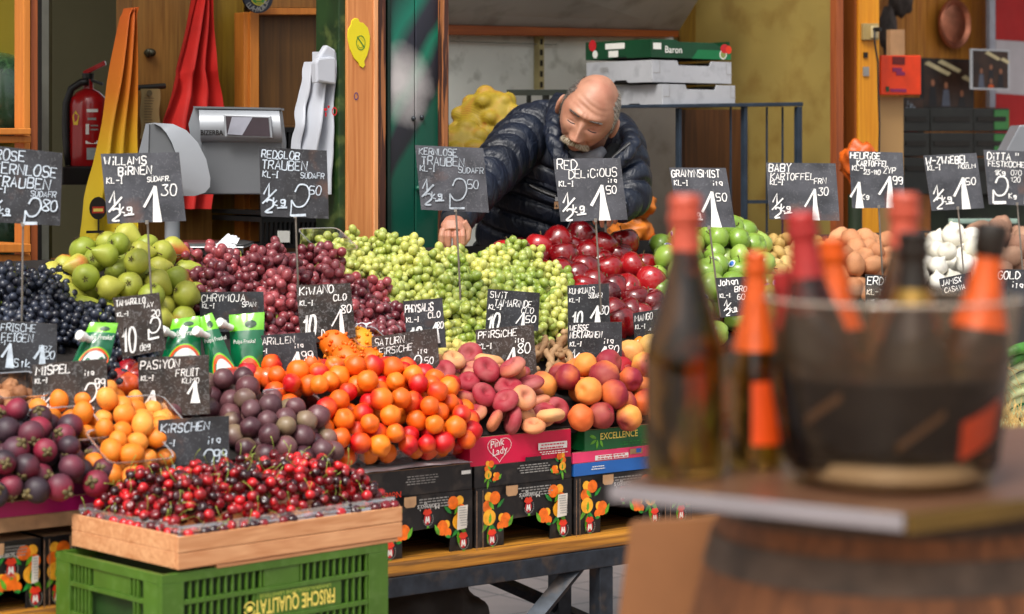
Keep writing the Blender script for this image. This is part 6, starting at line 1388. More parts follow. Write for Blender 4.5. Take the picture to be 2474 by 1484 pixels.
mb = MB(); mb.prism([p-ZD*.019+(Vector(((sum(q.x for q in poly)/5-p.x), (sum(q.y for q in poly)/5-p.y), 0)).normalized()*.004) for p in poly], ZD*.018, TOPM); mb.build('board', t)
n_ = Vector((ed.y, -ed.x, 0)).normalized(); n2 = Vector((rdir.y, -rdir.x, 0)).normalized()
mb = MB(); mb.box(cA-ZD*.017, ed, n_*.006, ZD*.017, EDG); mb.build('edge_strip', t, bevel=.0015)
mb = MB(); mb.box(cB-ZD*.020+rdir*.001, rdir*.6, n2*.006, ZD*.020, mat('olive_edge', '#5c4410', .5, metal=.1)); mb.build('edge_strip', t, bevel=.0015)
bc = Vector((.45, 2.74, 0))
mb = MB(); prof = []
zt = TZ-.024
for i in range(17):
    q = i/16; prof.append((.195+.085*math.sin(math.pi*(.0+q))**1.0, zt-.88+.88*q))
t = thing('wine_barrel', 'blurred oak wine barrel with grey hoops under the bar table', 'barrel', (bc.x, bc.y, zt-.88))
mb.lathe(prof, bc, BAR, 48); mb.build('staves', t, smooth=50)
def rad(z): q = (z-(zt-.88))/.88; return .195+.085*math.sin(math.pi*q)
for z0, z1 in ((zt-.035, zt-.002), (zt-.095, zt-.058), (zt-.30, zt-.25), (.42, .47), (.33, .36)):
    mb = MB(); mb.lathe([(rad(z0)+.0005, z0), (rad(z0)+.003, z0), (rad((z0+z1)/2)+.003, (z0+z1)/2), (rad(z1)+.003, z1), (rad(z1)+.0005, z1)], bc, HOOP, 48, cap=False); mb.build('hoop', t, smooth=50)
mb = MB(); mb.tube([(bc.x, bc.y, 0), (bc.x, bc.y, zt-.88)], .2, BAR, 24); mb.build('stand', t)
# brown cardboard beside the barrel
a = pix(1512, 1250, 2.95); t = thing('brown_carton', 'tall plain brown cardboard piece standing left of the barrel', 'cardboard', pix(1600, 1500, 2.95))
mb = MB(); mb.prism([pix(1485, 1560, 2.95), pix(1700, 1560, 2.95), pix(1745, 1250, 2.95), pix(1522, 1262, 2.95)], Vector((.01, .02, 0)), mat('carton_brown', '#8a5a34', .7, var=.08, scale=8)); mb.build('sheet', t)
mb = MB(); mb.prism([pix(1701, 1560, 2.95), pix(1760, 1560, 3.1), pix(1800, 1248, 3.1), pix(1746, 1250, 2.95)], Vector((.01, .012, 0)), MATS['carton_brown']); mb.build('fold', t)
def glassy(name, col, rough=.05, alpha=.0):
    m = bpy.data.materials.new(name); m.use_nodes = True; t = m.node_tree; t.nodes.clear(); o = nd(t, 'ShaderNodeOutputMaterial')
    tr = nd(t, 'ShaderNodeBsdfTransparent', {'Color': col}); gl = nd(t, 'ShaderNodeBsdfGlossy', {'Roughness': rough}); fr = nd(t, 'ShaderNodeFresnel', {'IOR': 1.5}).outputs[0]
    mx = nd(t, 'ShaderNodeMixShader', {0: ma(t, 'MULTIPLY', fr, 1.0), 1: tr.outputs[0], 2: gl.outputs[0]}); 
    if alpha: df = nd(t, 'ShaderNodeBsdfPrincipled', {'Base Color': (.05, .028, .012, 1), 'Roughness': .3, 'Specular IOR Level': .25}); mx = nd(t, 'ShaderNodeMixShader', {0: alpha, 1: mx.outputs[0], 2: df.outputs[0]})
    t.links.new(mx.outputs[0], o.inputs[0]); return m

def realglass(name, col, ior=1.42):
    m, t, b = new_mat(name); put(t, b, 'Base Color', col); put(t, b, 'Transmission Weight', 1.0); put(t, b, 'IOR', ior); put(t, b, 'Roughness', .04); return m
BG = realglass('amber_green_glass', (.20, .105, .022, 1)); BD = realglass('dark_brown_glass', (.22, .12, .04, 1))
LIQ = mat('dark_wine', '#2c1a08', .5, spec=.1)
PKF = mat('salmon_foil', '#b04a34', .4, metal=.1, var=.1, scale=60, bmp=.15); ORF = mat('orange_foil', '#c8500f', .35, metal=.1, var=.1, scale=60, bmp=.15); RDF = mat('red_foil', '#9c2420', .4, metal=.15, var=.1, scale=60, bmp=.15); GOLD = mat('gold_collar', '#8a6a2c', .3, metal=.6); BLF = mat('dark_foil', '#1e160e', .35, metal=.2)
OL = mat('orange_label', '#e04a08', .5, var=.06, scale=20)
def bottle(base, H, Rb, lab, glass, foil, ax=(0, 0, 1), flen=.30, label=None, skirt=False, collar=None, liquid=False, grp=None):
    base = Vector(base); ax = Vector(ax).normalized(); t = thing('wine_bottle', lab, 'bottle', base, grp); k = H
    prof = [(0, 0), (Rb*.9, 0), (Rb, .012*k/.32), (Rb, k*.40), (Rb*.96, k*.47), (Rb*.80, k*.56), (Rb*.58, k*.66), (Rb*.42, k*.75), (Rb*.345, k*.84), (Rb*.33, k*.905)]
    mb = MB(); mb.lathe(prof, base, glass, 40, ax); mb.build('glass_body', t, smooth=60)
    f0 = k*(1-flen); 
    def rp(z):
        for (r0, z0), (r1, z1) in zip(prof[1:], prof[2:]):
            if z0 <= z <= z1: return r0+(r1-r0)*(z-z0)/(z1-z0)
        return Rb*.33
    fp = [(rp(f0)+.0008, f0), (rp(f0+(k*.88-f0)*.5)+.001, f0+(k*.88-f0)*.5), (rp(k*.875)+.001, k*.875), (Rb*.36, k*.885), (Rb*.43, k*.90), (Rb*.435, k*.925), (Rb*.37, k*.935), (Rb*.375, k*.945), (Rb*.40, k*.955), (Rb*.40, k*.985), (Rb*.33, k*.998), (0, k)]
    mb = MB(); mb.lathe(fp, base, foil, 40, ax, cap=False); mb.build('foil', t, smooth=40)
    if collar: mb = MB(); mb.lathe([(rp(f0-.02)+.001, f0-.02), (rp(f0)+.0012, f0-.0005)], base, collar, 36, ax, cap=False); mb.build('collar', t, smooth=40)
    if liquid: mb = MB(); mb.lathe([(0, .004), (Rb*.9, .006), (Rb*.94, .02), (Rb*.94, k*.36), (Rb*.9, k*.42), (Rb*.0, k*.43)], base, LIQ, 32, ax); mb.build('wine', t, smooth=50)
    if label:
        z0, z1, a0, a1 = label; mb = MB(); n = 18; vs = []
        for z in (z0, z1): vs += [base+Vector(((Rb+.0008)*math.sin(a0+(a1-a0)*i/n), -(Rb+.0008)*math.cos(a0+(a1-a0)*i/n), z)) for i in range(n+1)]
        mb.add(vs, [(i, i+1, n+2+i, n+1+i) for i in range(n)], OL); mb.build('paper_label', t)
    return t
def base_at(x, y): p = onT(x, y); p.z = TZ+.0005; return p
bottle(base_at(1655, 1150), .315, .0455, 'tall dark champagne bottle with salmon foil standing left on the bar table', BG, PKF, flen=.20)
bottle(base_at(1826, 1128), .248, .033, 'smaller sparkling wine bottle with orange foil and square orange label', BG, ORF, flen=.46, label=(.028, .10, -.25, 1.35))
# clear bucket
bb = onT(2155, 1165); bb.z = TZ+.001
bkM = thin_clear('clear_acrylic', (.86, .76, .62, 1), .0, .05, milky=.02, mcol=(.50, .34, .22, 1)); bkF = thin_clear('frosted_acrylic', (.9, .8, .68, 1), .0, .08, milky=.05, mcol=(.55, .36, .22, 1))  # upper wall tinted tan to paint the haze refracted from the bottles
t = thing('ice_bucket', 'large clear acrylic ice bucket of bottles in dark water on the bar table', 'ice bucket', bb)
hb = .200; r0, r1 = .112, .138
mb = MB(); rq_ = r0+(r1-r0)*(.118-.03)/(hb-.03); mb.lathe([(rq_, .118), (r1, hb), (r1+.0025, hb+.002), (r1-.001, hb-.001)], bb, bkF, 56, cap=False); mb.build('frosted_wall', t, smooth=40)
mb = MB(); mb.tube([bb+Vector(((r1+.001)*math.cos(i*.1309), (r1+.001)*math.sin(i*.1309), hb+.001)) for i in range(49)], .0022, thin_clear('rim_acrylic', (.9, .85, .75, 1), .15, .1, milky=.3, mcol=(.7, .6, .48, 1)), 8); mb.build('rim', t, smooth=True)
mb = MB(); mb.lathe([(r0*.86, 0), (r0*.95, .004), (r0, .03), (rq_, .1178)], bb, bkM, 56, cap=False); mb.build('clear_wall', t, smooth=40)
m = bpy.data.materials.new('cold_water'); m.use_nodes = True; tt = m.node_tree; tt.nodes.clear(); o_ = nd(tt, 'ShaderNodeOutputMaterial'); tr = nd(tt, 'ShaderNodeBsdfTransparent', {'Color': (.10, .07, .035, 1)}); gl = nd(tt, 'ShaderNodeBsdfGlossy', {'Roughness': .04}); fr = nd(tt, 'ShaderNodeFresnel', {'IOR': 1.33}).outputs[0]
mx = nd(tt, 'ShaderNodeMixShader', {0: fr, 1: tr.outputs[0], 2: gl.outputs[0]}); tt.links.new(mx.outputs[0], o_.inputs[0])
rw = lambda z: r0-.005+(r1-r0)*(z-.03)/(hb-.03)
mb = MB(); mb.lathe([(0, .022), (r0*.62, .024), (r0*.86, .038), (rw(.07)-.001, .07), (rw(.118)-.001, .118), (rw(.118)-.004, .120), (0, .120)], bb, m, 56); mb.build('water', t, smooth=30)
mb = MB(); mb.lathe([(0, .004), (r0*.84, .004), (r0*.90, .012), (r0*.86, .026), (0, .030)], bb, thin_clear('acrylic_base', (.9, .8, .62, 1), .1, .25, milky=.45, mcol=(.85, .66, .46, 1)), 56); mb.build('base', t, smooth=40)  # pale tan mixed in to paint the base ring's refracted highlights
d0 = bb+Vector((0, 0, .02))
bottle(d0+Vector((-.075, -.02, .0)), .278, .042, 'red foiled bottle leaning at the left of the ice bucket', BD, RDF, ax=(-.10, .02, 1), flen=.26, liquid=False, grp='bottles in the ice bucket')
bottle(d0+Vector((-.045, .07, .0)), .243, .040, 'orange foiled bottle behind the others in the ice bucket', BD, ORF, ax=(-.04, .05, 1), flen=.42, liquid=False, grp='bottles in the ice bucket')
bottle(d0+Vector((.015, -.03, .0)), .255, .043, 'dark bottle with black neck and gold collar in the middle of the ice bucket', BD, BLF, ax=(.015, .0, 1), flen=.24, collar=GOLD, liquid=False, grp='bottles in the ice bucket')
bottle(d0+Vector((.02, .06, .012)), .284, .043, 'tallest salmon foiled bottle standing at the back of the ice bucket', BD, PKF, ax=(.02, .05, 1), flen=.22, liquid=False, grp='bottles in the ice bucket')
bottle(d0+Vector((.072, -.02, .0)), .262, .040, 'black topped bottle with orange shoulder foil at the right of the ice bucket', BD, ORF, ax=(.13, .0, 1), flen=.42, liquid=False, grp='bottles in the ice bucket')
bottle(d0+Vector((-.080, .045, .0)), .212, .034, 'small red foiled bottle half hidden at the left back of the ice bucket', BD, RDF, ax=(-.18, .02, 1), flen=.3, liquid=False, grp='bottles in the ice bucket')
# black cap over the right bottle's neck
b = d0+Vector((.072, -.02, 0)); ax = Vector((.13, 0, 1)).normalized(); 
o = MB(); o.lathe([(.0148, 0), (.0186, .006), (.0186, .03), (.0165, .037), (0, .038)], b+ax*.229, BLF, 32, ax); o.build('bottle_cap', label='black gold top on the rightmost bottle in the bucket', cat='bottle top', smooth=40)
# orange strip at the bucket wall, painted as a bottle label refracted by water
mb = MB(); n = 14; vs = []
for s in (0, 1):
    for i in range(n+1):
        a = .52+.80*i/n; z = .034+.03*i/n+s*(.042); rr_ = rw(z)+.0022; vs.append(bb+Vector((rr_*math.sin(a), -rr_*math.cos(a), z)))
mb.add([v for v in vs], [(i, i+1, n+2+i, n+1+i) for i in range(n)], OL); mb.build('floating_label', label='slanting orange label in the water at the right of the ice bucket', cat='label')

GLB = mat('gold_label_beige', '#5e432a', .5)  # beige strips paint the slanted streak reflections of bottle labels
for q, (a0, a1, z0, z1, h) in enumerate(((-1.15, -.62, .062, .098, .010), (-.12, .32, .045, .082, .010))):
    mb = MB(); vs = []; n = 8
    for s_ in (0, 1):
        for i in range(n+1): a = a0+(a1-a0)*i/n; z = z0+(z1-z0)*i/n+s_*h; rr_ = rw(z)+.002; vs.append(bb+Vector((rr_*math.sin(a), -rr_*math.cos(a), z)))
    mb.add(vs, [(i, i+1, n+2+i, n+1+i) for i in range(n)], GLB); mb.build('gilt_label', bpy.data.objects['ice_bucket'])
# ---------- the man ----------
from mathutils.bvhtree import BVHTree
def bvh_of(me): return BVHTree.FromPolygons([v.co for v in me.vertices], [tuple(p.vertices) for p in me.polygons])
m, t_, b_ = new_mat('weathered_skin'); co = nd(t_, 'ShaderNodeTexCoord').outputs['Object']
c1 = ramp(t_, tex(t_, 16, 5, co), [(.3, C('#9c6c56')), (.55, C('#b4826a')), (.75, C('#c4957c'))])
c1 = mixc(t_, ramp(t_, tex(t_, 9, 3, co), [(.5, (0, 0, 0)), (.75, (.5, .5, .5))]), c1, C('#ae6050'))
put(t_, b_, 'Base Color', c1); put(t_, b_, 'Roughness', .5); put(t_, b_, 'Subsurface Weight', .05); put(t_, b_, 'Subsurface Radius', (.012, .004, .002)); put(t_, b_, 'Subsurface Scale', .5)
bump(t_, b_, tex(t_, 260, 6, co), .0012, .6); SKIN = m
def g2(x, s): return math.exp(-(x/s)**2)
def head_fn(d):
    x, y, z = d.x*.079, d.y*.102, d.z*.115
    if z < 0:
        q = min(1, -z/.12); x *= 1-.30*q**1.7; 
        if y > 0: y *= 1-.55*q
        else: y *= 1+.02*q
    if y < 0: y *= .93+.02*g2(x, .05)
    if y < -.02:
        ax = abs(x); f = 0.
        nz = z+.048   # nose
        prof = .033*max(0, 1-max(0, nz)/.055)**1.1 if nz > 0 else .033*g2(nz, .011)
        wn = .0095+.0085*g2(nz+.002, .016)
        f += prof*g2(x, wn)*1.05 + .009*g2(ax-.0145, .0065)*g2(nz+.004, .009)
        f += .0085*g2(z-.024, .011)*g2(ax-.026, .026) + .004*g2(z-.022, .01)*g2(x, .012)
        f -= .0175*g2(ax-.030, .015)*g2(z+.000, .0125)
        f += .0075*g2(ax-.031, .0115)*g2(z+.001, .0085)
        f -= .005*g2(ax-.030, .016)*g2(z+.0115, .003) + .004*g2(ax-.030, .015)*g2(z-.0095, .0028)
        f += .0065*g2(ax-.046, .018)*g2(z+.034, .018)
        f -= .0065*g2(ax-(.022+.5*max(0, -.042-z)), .0045)*g2(z+.060, .022)
        f += .006*g2(z+.068, .009)*g2(x, .03) + .0062*g2(z+.0835, .0055)*g2(x, .019) - .006*g2(z+.0765, .0024)*g2(x, .024)
        f -= .004*g2(z+.093, .005)*g2(x, .02); f += .009*g2(x, .02)*g2(z+.108, .013)
        f += .0013*math.sin(z*400+3*math.sin(x*40))*g2(z-.052, .020)*g2(x, .045)
        f -= .0035*g2(ax-.0065, .0022)*g2(z-.022, .010)
        f -= .002*g2(ax-.055-.2*(z+.01), .003)*g2(z+.006, .010)
        y -= f
    k = .0012*mnoise.noise(Vector((x, y, z))*30)
    return Vector((x+k, y+k, z+k+.004))
mb = MB(); seg, rings = 150, 120
hm = sph(head_fn, SKIN, seg, rings); hv = [v.co.copy() for v in hm.vertices]; hf = [tuple(p.vertices) for p in hm.polygons]
HB = BVHTree.FromPolygons(hv, hf)
def face(x, z, off=0.):
    h = HB.ray_cast(Vector((x, -.3, z)), Vector((0, 1, 0))); return h[0]+Vector((0, -off, 0))
HS = 1.06; HC = pix(1421, 276, 6.98)
HR = Matrix.Rotation(R(23), 3, 'Y') @ Matrix.Rotation(R(24), 3, 'X') @ Matrix.Rotation(R(-4), 3, 'Z')
def H(p): return HC+HR @ (Vector(p)*HS)
mb.add([H(p) for p in hv], hf, SKIN)
for s in (-1, 1):   # ears
    e = MB(); e.ell((0, 0, 0), (.010, .021, .034), SKIN, 3, fn=lambda d: d*(1-.25*g2(d.y+.1, .35)*g2(d.z-.1, .45)*(1 if d.x*s > 0 else 0)))
    Mx = Matrix.Rotation(s*R(24), 3, 'Z') @ Matrix.Rotation(R(12), 3, 'X')
    mb.add([H(Vector((s*.083, .010, -.012))+Mx @ v) for v in e.v], e.f, SKIN)
def P(x, y, Y): return pix(x, y, Y)
mb.tube([H((0, .03, -.03)), H((0, .055, -.085)), P(1432, 330, 7.16), P(1415, 390, 7.22)], [.062, .062, .07, .09], SKIN, 24, up=(1, 0, 0))
TC = [P(1262, 700, 7.38), P(1280, 600, 7.34), P(1325, 490, 7.30), P(1368, 400, 7.26), P(1398, 345, 7.24), P(1420, 312, 7.24)]
mb.tube(TC, [.13, .135, .145, .145, .12, .06], SKIN, 28, flat=.62, up=(1, 0, 0))
SHL, ELL, WRL = P(1262, 335, 7.18), P(1160, 452, 6.93), P(1100, 526, 6.78)
SHR, ELR, WRR = P(1492, 345, 7.18), P(1526, 450, 7.05), P(1488, 490, 6.98)
for a, b, c in ((SHL, ELL, WRL), (SHR, ELR, WRR)):
    mb.tube([TC[4], a, a.lerp(b, .5), b, b.lerp(c, .5), c], [.06, .055, .047, .04, .036, .027], SKIN, 16)
# hands: palm and five separate bent fingers each
def hand(c, wr, fx, spread, tipsY, sgn):
    mb.tube([wr, wr.lerp(c, .5), c, c+Vector((0, -.008, -.016))], [.026, .031, .035, .031], SKIN, 18, flat=.62, up=(1, 0, 0))
    for k, (dx, L, cv) in enumerate(fx):
        r = c+Vector((dx, -.006, -.010)); j1 = r+Vector((dx*spread, -.016, -.016-.1*L)); j2 = j1+Vector((dx*spread*.3, .002, -L*.62)); j3 = j2+Vector((-dx*.12, .012+cv, -L*.55))
        mb.tube([r, j1, j2, j3], [.0098, .0094, .0084, .0066], SKIN, 12)
        mb.ell(j3, .0066, SKIN, 2)
    th = [c+Vector((sgn*.030, .004, .012)), c+Vector((sgn*.044, .010, -.012)), c+Vector((sgn*.042, .008, -.036)), c+Vector((sgn*.032, .004, -.052))]
    mb.tube(th, [.012, .012, .0105, .008], SKIN, 12); mb.ell(th[-1], .008, SKIN, 2)
    return c
hc = P(1093, 546, 6.72)
hand(hc, WRL, [(-.028, .032, .0), (-.010, .042, .004), (.009, .043, .003), (.026, .034, .0)], .10, 0, 1)
hand(P(1462, 488, 6.98), WRR, [(-.03, .03, 0), (-.01, .036, .003), (.01, .035, .002), (.028, .028, 0)], .1, 0, -1)
man = thing('person', 'balding man with grey moustache in a black puffer jacket leaning over the fruit', 'person', P(1262, 700, 7.38))
def child(me, name, par=man):
    o = bpy.data.objects.new(name, me); COL.objects.link(o); o.parent = par; o.matrix_parent_inverse = Matrix.Translation(-man.location); return o
body = child(remesh(mb, 'body', .0022, 2, SKIN), 'body')
# nails
NAIL = mat('finger_nail', '#d8a690', .3)
# jacket
m, t_, b_ = new_mat('black_puffer_nylon'); co = nd(t_, 'ShaderNodeTexCoord').outputs['Object']
put(t_, b_, 'Base Color', ramp(t_, tex(t_, 6, 4, co), [(.3, C('#0a101c')), (.7, C('#131d30'))])); put(t_, b_, 'Roughness', .46); put(t_, b_, 'Specular IOR Level', .45); put(t_, b_, 'Coat Weight', .03); put(t_, b_, 'Coat Roughness', .25)
vv = nd(t_, 'ShaderNodeVectorMath', {0: co, 1: (1.6, 1.6, .7)}, operation='MULTIPLY').outputs[0]
w1 = tex(t_, 15, 4, vv, distortion=1.8); bump(t_, b_, w1, .010, .8); JK = m
def dense(pts, rad, step=.006):
    o, r = [], []
    for i in range(len(pts)-1):
        P_ = [pts[max(i-1, 0)], pts[i], pts[i+1], pts[min(i+2, len(pts)-1)]]; n = max(2, int((pts[i+1]-pts[i]).length/step))
        for j in range(n):
            t = j/n; a, b, c, d = P_
            o.append(.5*((2*b)+(c-a)*t+(2*a-5*b+4*c-d)*t*t+(3*b-a-3*c+d)*t**3)); r.append(rad[i]*(1-t)+rad[i+1]*t)
    o.append(pts[-1]); r.append(rad[-1]); return o, r
def quilt(mb, pts, rad, lam, depth, flat=1., seg=56, ph=0., wob=.012, seed=0):
    o, r = dense(pts, rad); vs0 = len(mb.v); mb.tube(o, r, JK, seg, flat=flat, up=(1, 0, 0)); s = 0.
    for i, p in enumerate(o):
        if i: s += (o[i]-o[i-1]).length
        for k in range(seg):
            a = 6.2832*k/seg; v = mb.v[vs0+i*seg+k]; ss = s+wob*math.sin(a*2+seed)+wob*.6*mnoise.noise(v*7)
            u = ((ss+ph) % lam)/lam; dd = min(u, 1-u)*lam
            g = -depth*math.exp(-(dd/.0065)**2)+depth*.35*math.sin(math.pi*u)
            g += .004*mnoise.noise(Vector((v.x*26, v.y*26, v.z*10)))*math.sin(math.pi*u)
            mb.v[vs0+i*seg+k] = v+(v-p).normalized()*g
jb = MB()
quilt(jb, [P(1258, 740, 7.40), P(1270, 640, 7.36), P(1295, 560, 7.33), P(1335, 470, 7.30), P(1368, 400, 7.27), P(1392, 345, 7.25), P(1408, 300, 7.27), P(1415, 262, 7.30)], [.168, .172, .182, .196, .200, .185, .135, .07], .062, .014, .68, 84, seed=1)
quilt(jb, [P(1385, 330, 7.26), P(1305, 318, 7.24), P(1255, 345, 7.17), P(1205, 400, 7.04), P(1158, 452, 6.93), P(1126, 498, 6.85), P(1100, 540, 6.785)], [.10, .098, .090, .078, .070, .058, .047], .066, .013, .95, 52, ph=.02, seed=2)
quilt(jb, [P(1400, 335, 7.26), P(1460, 325, 7.22), P(1497, 352, 7.16), P(1518, 410, 7.08), P(1526, 468, 7.04), P(1512, 490, 7.0), P(1486, 500, 6.96)], [.10, .090, .078, .066, .060, .054, .046], .060, .012, .95, 48, ph=.01, seed=5)
quilt(jb, [P(1352, 232, 7.22), P(1341, 270, 7.10), P(1336, 318, 7.03), P(1344, 362, 6.99), P(1366, 400, 6.99), P(1382, 450, 7.03)], [.020, .026, .027, .026, .026, .02], .05, .006, .75, 24, seed=3)
quilt(jb, [P(1497, 285, 7.20), P(1520, 318, 7.10), P(1524, 352, 7.02), P(1494, 388, 6.99), P(1450, 420, 7.0)], [.024, .028, .026, .024, .02], .05, .005, .7, 24, seed=4)
jk = child(remesh(jb, 'jacket', .0042, 1, JK), 'jacket'); JB = bvh_of(jk.data); CAM = Vector((0, 0, CZ))
def onj(x, y, off=.002):
    d = (pix(x, y, 7)-CAM).normalized(); h = JB.ray_cast(CAM, d); return (h[0]-d*off) if h[0] else pix(x, y, 7.0)
ZIP = mat('zip_metal', '#9a9ca0', .35, metal=.7); ZT = mat('zip_tape', '#0a0a0c', .7)
def strip(name, pts, w, mm, off=.003, par=None, teeth=None):
    mb = MB(); n = len(pts); Q = [onj(x, y, off) for x, y in pts]
    mb.tube(Q, w, mm, 6, flat=.5)
    if teeth:
        for i in range(n-1):
            L = (Q[i+1]-Q[i]).length; kk = max(1, int(L/.0042))
            for j in range(kk):
                p = Q[i].lerp(Q[i+1], (j+.5)/kk); mb.box(p+Vector((-.0012, -.005, -.0022)), (.0024, 0, 0), (0, .003, 0), (0, 0, .0044), teeth)
    return child(mb.mesh(name, None), name)
def lerp_pts(a, b, n, sag=0): return [(a[0]+(b[0]-a[0])*i/n, a[1]+(b[1]-a[1])*i/n+sag*math.sin(math.pi*i/n)) for i in range(n+1)]
strip('chest_zip', lerp_pts((1279, 447), (1342, 474), 10, 2), .0065, ZT, .003, teeth=ZIP)
strip('zip_welt', lerp_pts((1272, 434), (1352, 462), 10, -3), .010, JK, .001); strip('zip_welt', lerp_pts((1272, 456), (1350, 490), 10, 3), .010, JK, .001)
mb = MB(); q = onj(1344, 478, .008); mb.box(q+Vector((-.004, -.004, -.010)), (.008, 0, 0), (0, .003, 0), (0, 0, .012), ZIP); mb.box(q+Vector((-.007, -.005, -.034)), (.014, 0, 0), (0, .003, 0), (0, 0, .022), mat('zip_pull_tan', '#8c6848', .5)); mb.flat([q+Vector((-.004, -.006, -.028)), q+Vector((.004, -.006, -.028)), q+Vector((0, -.006, -.020))], ZT); child(mb.mesh('zip_puller'), 'zip_puller')
strip('front_zip', [(1384, 500), (1380, 530), (1366, 560), (1345, 585), (1318, 612)], .005, ZT, .003, teeth=ZIP)
strip('collar_zip', [(1522, 346), (1508, 356), (1494, 368), (1478, 382)], .005, ZT, .004, teeth=ZIP)
# dark inner collar and grey shirt
mb = MB(); inn = mat('jacket_lining', '#08090b', .8); A = [P(1352, 330, 7.12), P(1370, 385, 7.04), P(1420, 402, 7.02), P(1470, 388, 7.04), P(1500, 340, 7.12)]
mb.tube(A, [.02, .03, .035, .032, .02], inn, 14); child(mb.mesh('jacket_lining', True), 'jacket_lining')
mb = MB(); mb.tube([P(1378, 372, 7.03), P(1405, 388, 6.995), P(1440, 378, 6.985), P(1458, 362, 7.0)], [.016, .022, .022, .014], mat('grey_shirt', '#6a6c72', .8, var=.15, scale=40), 14, flat=.8); child(mb.mesh('shirt_collar', True), 'shirt_collar')
mb = MB()
for i, (a, b) in enumerate(((P(1240, 700, 7.4), -1), (P(1310, 700, 7.4), 1))):
    mb.tube([a, a+Vector((0, .02, -.45)), a+Vector((0, .03, -.85))], [.09, .07, .055], mat('dark_trousers', '#14161c', .8), 16)
child(mb.mesh('trousers', True), 'trousers')
mb = MB()   # dark knitted cuff
mb.tube([P(1107, 528, 6.80), P(1100, 540, 6.785), P(1096, 550, 6.775)], [.047, .046, .043], mat('knit_cuff', '#12151c', .85), 24); child(mb.mesh('cuff', True), 'cuff')
# nails on the reaching hand
# hair, brows, moustache, lashes
HG = mat('hair_grey', '#6d6964', .55, var=.3, scale=200); HW = mat('hair_white', '#b9b4ac', .5, var=.2, scale=200); HM = mat('hair_dark_grey', '#3e3a38', .55, var=.3, scale=200)
def strands(name, items, th):
    mb = MB()
    for root, d, L, mm, bend in items:
        a = H(root); D = (HR @ Vector(d)).normalized(); b = a+D*L*.5; c = b+(D+Vector(bend)).normalized()*L*.5
        s = D.cross(Vector((0, 1, 0))).normalized()*th
        if s.length < 1e-6: s = Vector((th, 0, 0))
        u = D.cross(s).normalized()*th*.6
        mb.add([a-s, a+s, a-u*1.5, b-s*.8, b+s*.8, b-u*1.2, c], [(0, 1, 4, 3), (1, 2, 5, 4), (2, 0, 3, 5), (3, 4, 6), (4, 5, 6), (5, 3, 6)], mm)
    return child(mb.mesh(name, None), name)
rg = random.Random(5); it = []
tries = 0
while len(it) < 5200 and tries < 60000:
    tries += 1; d = Vector([rg.gauss(0, 1) for _ in range(3)]).normalized(); p = head_fn(d); x, y, z = p
    side = abs(x) > .056 and -.035 < z < .088+ (y*.25) and y > -.030-.25*max(0, z-.02)
    backh = y > .035 and -.075 < z < .085
    fringe = abs(x) > .045 and y > .0 and z < .105 and rg.random() < .25
    if not (side or backh or fringe): continue
    if abs(x) > .07 and abs(y-.012) < .022 and z < .02: continue
    n = d; dn = Vector((.15*math.copysign(1, x), .55, -.75)); L = rg.uniform(.008, .018)
    mm = (HW if x > .02 else HG) if rg.random() < .6 else (HG if x > 0 else HM)
    it.append((p*1.004, (dn-n*dn.dot(n)*.85)+n*rg.uniform(.1, .35)+Vector([rg.gauss(0, .12) for _ in range(3)]), L, mm, (0, 0, -.2)))
strands('hair', it, .00065)
it = []
MW = mat('moustache_light', '#c7bca8', .5, var=.15, scale=200); MD = mat('moustache_brown', '#7d6a50', .5, var=.3, scale=200)
for i in range(620):
    x = rg.uniform(-1, 1); x = math.copysign(abs(x)**.9, x)*.036; z = -.0595-.20*abs(x)+rg.uniform(-.0045, .005); p = face(x, z, -.001)
    it.append((p, (x*20+rg.gauss(0, .22), -.45, -1.0+rg.gauss(0, .2)), rg.uniform(.009, .014)+.18*abs(x), MW if rg.random() < .5 else MD, (x*8, .35, -.6)))
strands('moustache', it, .00055)
it = []
for s in (-1, 1):
    for i in range(120):
        q = rg.random(); x = s*(.014+.034*q); z = .0215+.002*math.sin(q*2.6)+rg.uniform(-.003, .003); it.append((face(x, z, -.0005), (s*1.0, -.35, .25-.6*q), rg.uniform(.004, .007), HG if rg.random() < .5 else HM, (0, 0, -.1)))
strands('eyebrows', it, .00045)
it = []
for i in range(420):   # stubble
    x = rg.uniform(-.055, .055); z = rg.uniform(-.118, -.066)-.0*abs(x)
    h = HB.ray_cast(Vector((x, -.3, z)), Vector((0, 1, 0)))
    if h[0] is None or (abs(x) < .022 and z > -.09): continue
    it.append((h[0], (rg.gauss(0, .3), -.8, -.6), .002, HG, (0, 0, -.2)))
strands('stubble', it, .00035)
mb = MB(); LASH = mat('lash_dark', '#241410', .6)  # dark line drawn for lashes and the shadow along lowered lids
for s in (-1, 1):
    pts = [H(face(s*(.018+.027*i/8), -.0075-.0024*math.cos((i-4)/4*1.4)-.0002*i, .0002)) for i in range(9)]; mb.tube(pts, [.0005]+[.0017]*7+[.0005], LASH, 6)
child(mb.mesh('eyelid_line', True), 'eyelid_line')
mb = MB(); LIP = mat('lips', '#a85a4a', .45, var=.1)
pts = [H(face(.021*(i-6)/6, -.0845, -.0012)) for i in range(13)]; mb.tube(pts, [.0006]+[.0036]*11+[.0006], LIP, 8, flat=.7); child(mb.mesh('lower_lip', True), 'lower_lip')
# nails
mb = MB(); BB = bvh_of(body.data)
for x, y in ((1071, 603), (1086, 611), (1101, 611), (1116, 604)):
    d = (pix(x, y-4, 6.7)-CAM).normalized(); h = BB.ray_cast(CAM, d)
    if h[0] is None or abs(h[0].y-6.72) > .15: continue
    mb.ell(h[0]+Vector((0, .0012, 0)), (.0048, .002, .006), NAIL, 2)
if mb.f: child(mb.mesh('nails', True), 'nails')
